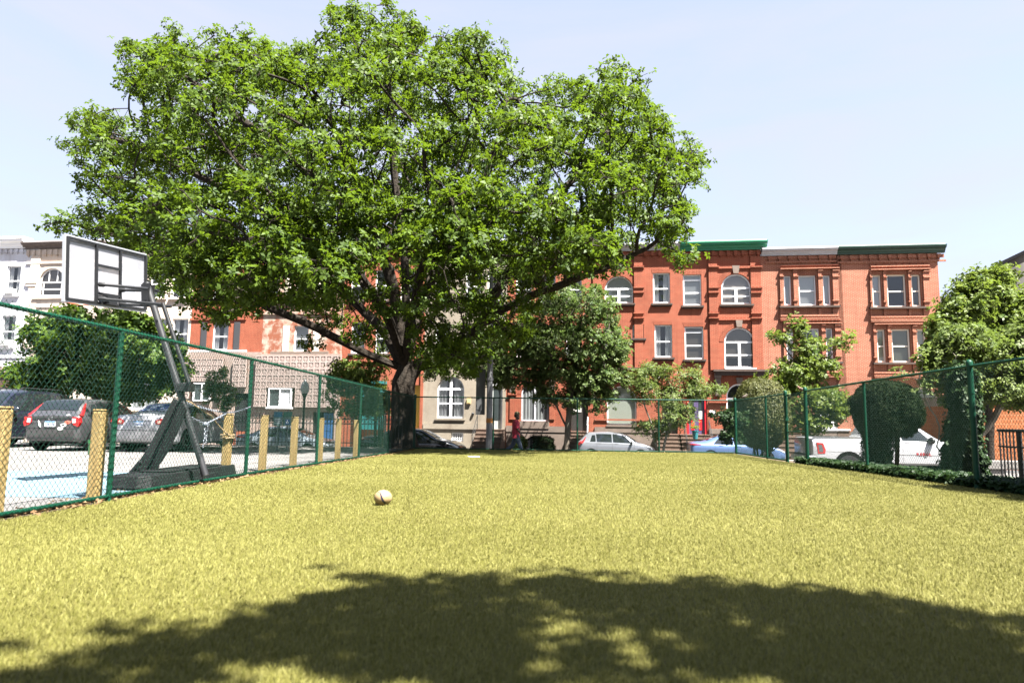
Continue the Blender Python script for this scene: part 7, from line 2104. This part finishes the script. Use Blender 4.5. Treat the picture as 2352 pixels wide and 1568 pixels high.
# small plate on the sapling
q = at(822, 886, 28.8); b = MB(); b.box((q.x - .17, 28.78, q.z - .14), (q.x + .17, 28.80, q.z + .14)); o = b.build('tree_plate', M_iron, None); tag(o, 'small dark plate with pale letters on the young tree left of the oak', 'sign')
b = MB()
for i in range(2): b.box((q.x - .12, 28.772, q.z - .08 + i * .1), (q.x + .12 - .05 * i, 28.779, q.z - .03 + i * .1))
b.build('plate_line', M_plate, o)

# ------------------------------------------------------------------ the person walking behind the far fence
M_skin = mat('brown_skin', (0.105, 0.055, 0.036), .55); M_shirt = mat('red_shirt', (0.46, 0.03, 0.06), .85, col2=(0.38, 0.022, 0.045), scale=5, bump=.5, bdist=.02, bscale=9)
M_jean = mat('grey_blue_jeans', (0.075, 0.095, 0.135), .9, col2=(0.055, 0.07, 0.105), scale=8); M_cap = mat('olive_cap', (0.085, 0.07, 0.03), .85); M_hair = mat('black_hair', (0.008, 0.007, 0.006), .8); M_shoe = mat('pale_trainers', (0.28, 0.29, 0.32), .6)
YPN = 27.0; q = at(1186, 985, YPN); zp = tz(q.x, YPN) + .02
pr_ = thing('person', 'bearded person in a red T-shirt, olive cap and jeans walking right behind the far fence', 'person', (q.x, YPN, zp))
def skin(name, nodes, edges, radii, m, parent, sub=2, root_i=0):
    me = bpy.data.meshes.new(name); me.from_pydata(nodes, edges, []); o = bpy.data.objects.new(name, me); COL.objects.link(o); o.parent = parent
    s = o.modifiers.new('skin', 'SKIN'); s.use_smooth_shade = True
    ms = o.modifiers.new('sub', 'SUBSURF'); ms.levels = sub; ms.render_levels = sub
    for v, r in zip(me.skin_vertices[0].data, radii): v.radius = (r, r) if not isinstance(r, tuple) else r
    me.skin_vertices[0].data[root_i].use_root = True
    me.materials.append(m); return o
N = []; E = []; Rr = []
def nd(p, r, par=None):
    N.append(p); Rr.append(r)
    if par is not None: E.append((par, len(N) - 1))
    return len(N) - 1
pel = nd((0, 0, .93), .125); wst = nd((-.005, 0, 1.10), .12, pel); chs = nd((-.01, 0, 1.30), .135, wst); nkb = nd((0, 0, 1.455), .075, chs); nk = nd((.015, 0, 1.53), .055, nkb)
hd0 = nd((.03, 0, 1.60), .078, nk); hd1 = nd((.03, 0, 1.68), .088, hd0); hd2 = nd((.02, 0, 1.745), .068, hd1)
hands = []
for sg, sw, bend in ((-1, .62, .35), (1, -.35, .15)):
    sh = nd((-.01, sg * .18, 1.41), .06, chs)
    el_ = Vector((-.01 + .29 * math.sin(sw * .45), sg * .235, 1.41 - .29 * math.cos(sw * .45))); e_ = nd(tuple(el_), .042, sh)
    fa = sw * .45 + bend; wr = el_ + Vector((.25 * math.sin(fa), -sg * .01, -.25 * math.cos(fa))); w_ = nd(tuple(wr), .029, e_)
    fdv = Vector((math.sin(fa + .15), -sg * .05, -math.cos(fa + .15))).normalized(); pm = wr + fdv * .085; p_ = nd(tuple(pm), (.040, .020), w_)
    hands.append((wr, pm, fdv, sg, p_))
legs = []
for sg, sw, kb in ((-1, .38, .12), (1, -.36, .55)):
    hp = nd((0, sg * .095, .90), .095, pel); kn = Vector((.43 * math.sin(sw), sg * .10, .90 - .43 * math.cos(sw))); k_ = nd(tuple(kn), .062, hp)
    sa = sw - kb; an = kn + Vector((.42 * math.sin(sa), 0, -.42 * math.cos(sa))); a_ = nd(tuple(an), .042, k_); to = an + Vector((.13, 0, -.05 if sg < 0 else -.09)); t_ = nd(tuple(to), .034, a_); legs.append((hp, kn, an, to, sg))
body = skin('body', N, E, Rr, M_skin, pr_)
# fingers: four of different length and a thumb leaving the side of the palm
for wr, pm, fdv, sg, p_ in hands:
    side = fdv.cross(Vector((0, 1, 0))).normalized(); NN = []; EE = []; RR = []
    for i, L in enumerate((.070, .080, .075, .058)):
        o0 = pm + side * (.027 - .018 * i) + fdv * .01; k0 = len(NN)
        for j, f in enumerate((0, .45, .78, 1.0)):
            c_ = o0 + fdv * L * f + Vector((0, -sg * .022 * f * f, 0)) + side * 0
            NN.append(tuple(c_)); RR.append(.009 - .002 * f)
            if j: EE.append((k0 + j - 1, k0 + j))
    k0 = len(NN); th = wr + fdv * .03 + side * .03
    for j, f in enumerate((0, .5, 1.0)):
        NN.append(tuple(th + (fdv * .7 + side * .55).normalized() * .062 * f)); RR.append(.011 - .002 * f)
        if j: EE.append((k0 + j - 1, k0 + j))
    skin('hand_fingers', NN, EE, RR, M_skin, body, 1)
def loft(name, rings, m, n=18, parent=None, close=True):
    b = MB(); vs_ = []
    for (c, rx, ry, z) in rings:
        for j in range(n):
            a = 2 * PI * j / n; vs_.append((c[0] + rx * math.cos(a), c[1] + ry * math.sin(a), z + .006 * math.sin(3 * a + z * 20)))
    k = len(rings); fs_ = [(i * n + j, i * n + (j + 1) % n, (i + 1) * n + (j + 1) % n, (i + 1) * n + j) for i in range(k - 1) for j in range(n)]
    b.add(vs_, fs_); return b
sh_ = loft('shirt', [((-.01, 0), .165, .215, .80), ((-.012, 0), .155, .205, .92), ((-.015, 0), .150, .195, 1.08), ((-.015, 0), .155, .205, 1.25), ((-.02, 0), .15, .215, 1.36), ((-.02, 0), .125, .20, 1.43), ((-.01, 0), .09, .12, 1.475), ((.0, 0), .066, .07, 1.50)], M_shirt)
for (wr, pm, fdv, sg, p_), sw in zip(hands, (.62, -.35)):
    s0 = Vector((-.015, sg * .165, 1.40)); e0_ = Vector((-.01 + .24 * math.sin(sw * .45), sg * .235, 1.41 - .24 * math.cos(sw * .45)))
    sh_.tube([s0, s0.lerp(e0_, .4) + Vector((0, sg * .012, .01)), e0_], [.088, .082, .078], 14, cap=False)
sh_.build('shirt', M_shirt, pr_, smooth=True)
jn = loft('jeans', [((0, 0), .135, .18, .985), ((0, 0), .14, .185, .90), ((0, 0), .135, .18, .84)], M_jean)
for hp, kn, an, to, sg in legs:
    jn.tube([Vector((0, sg * .09, .90)), Vector((0, sg * .095, .90)).lerp(kn, .5), kn, kn.lerp(an, .5), an + Vector((0, 0, .02))], [.115, .10, .082, .075, .07], 14)
jn.build('jeans', M_jean, pr_, smooth=True)
for hp, kn, an, to, sg in legs:
    b = MB(); b.tube([an + Vector((-.07, 0, -.045)), an + Vector((0, 0, -.04)), to + Vector((.02, 0, 0)), to + Vector((.07, 0, -.01))], [.035, .048, .042, .025], 10); b.build('shoe', M_shoe, pr_, smooth=True)
b = MB(); b.lathe([(.104, 1.70), (.108, 1.73), (.10, 1.785), (.07, 1.82), (.004, 1.833)], 18, (.02, 0, 0)); b.prism([(.10, -.07), (.17, -.06), (.20, 0), (.17, .06), (.10, .07)], lambda p: (p[0], p[1], 1.705), lambda p: (p[0] + .004, p[1], 1.718)); b.build('cap', M_cap, pr_, smooth=True)
b = MB(); b.ball((-.005, 0, 1.655), (.098, .094, .07), 14, 8); b.build('hair', M_hair, pr_, smooth=True)
b = MB(); b.ball((.085, 0, 1.565), (.04, .058, .045), 12, 8); b.tube([(.055, -.082, 1.63), (.06, -.08, 1.58), (.085, -.05, 1.55), (.1, 0, 1.545), (.085, .05, 1.55), (.06, .08, 1.58), (.055, .082, 1.63)], .02, 8); b.build('beard', M_hair, pr_, smooth=True)
b = MB(); b.tube([(.108, 0, 1.665), (.128, 0, 1.635), (.118, 0, 1.622)], [.012, .016, .012], 8); b.build('nose', M_skin, body, smooth=True)
b = MB(); b.box((.112, -.022, 1.592), (.122, .022, 1.600)); b.build('mouth', mat('lips', (0.14, 0.05, 0.04), .5), body, bevel=.003)
for sg in (1, -1):
    b = MB(); b.ball((.104, sg * .034, 1.668), .011, 8, 6); b.build('eye', M_hair, body, smooth=True)
    b = MB(); b.ball((.02, sg * .092, 1.645), (.018, .009, .028), 8, 6); b.build('ear', M_skin, body, smooth=True)
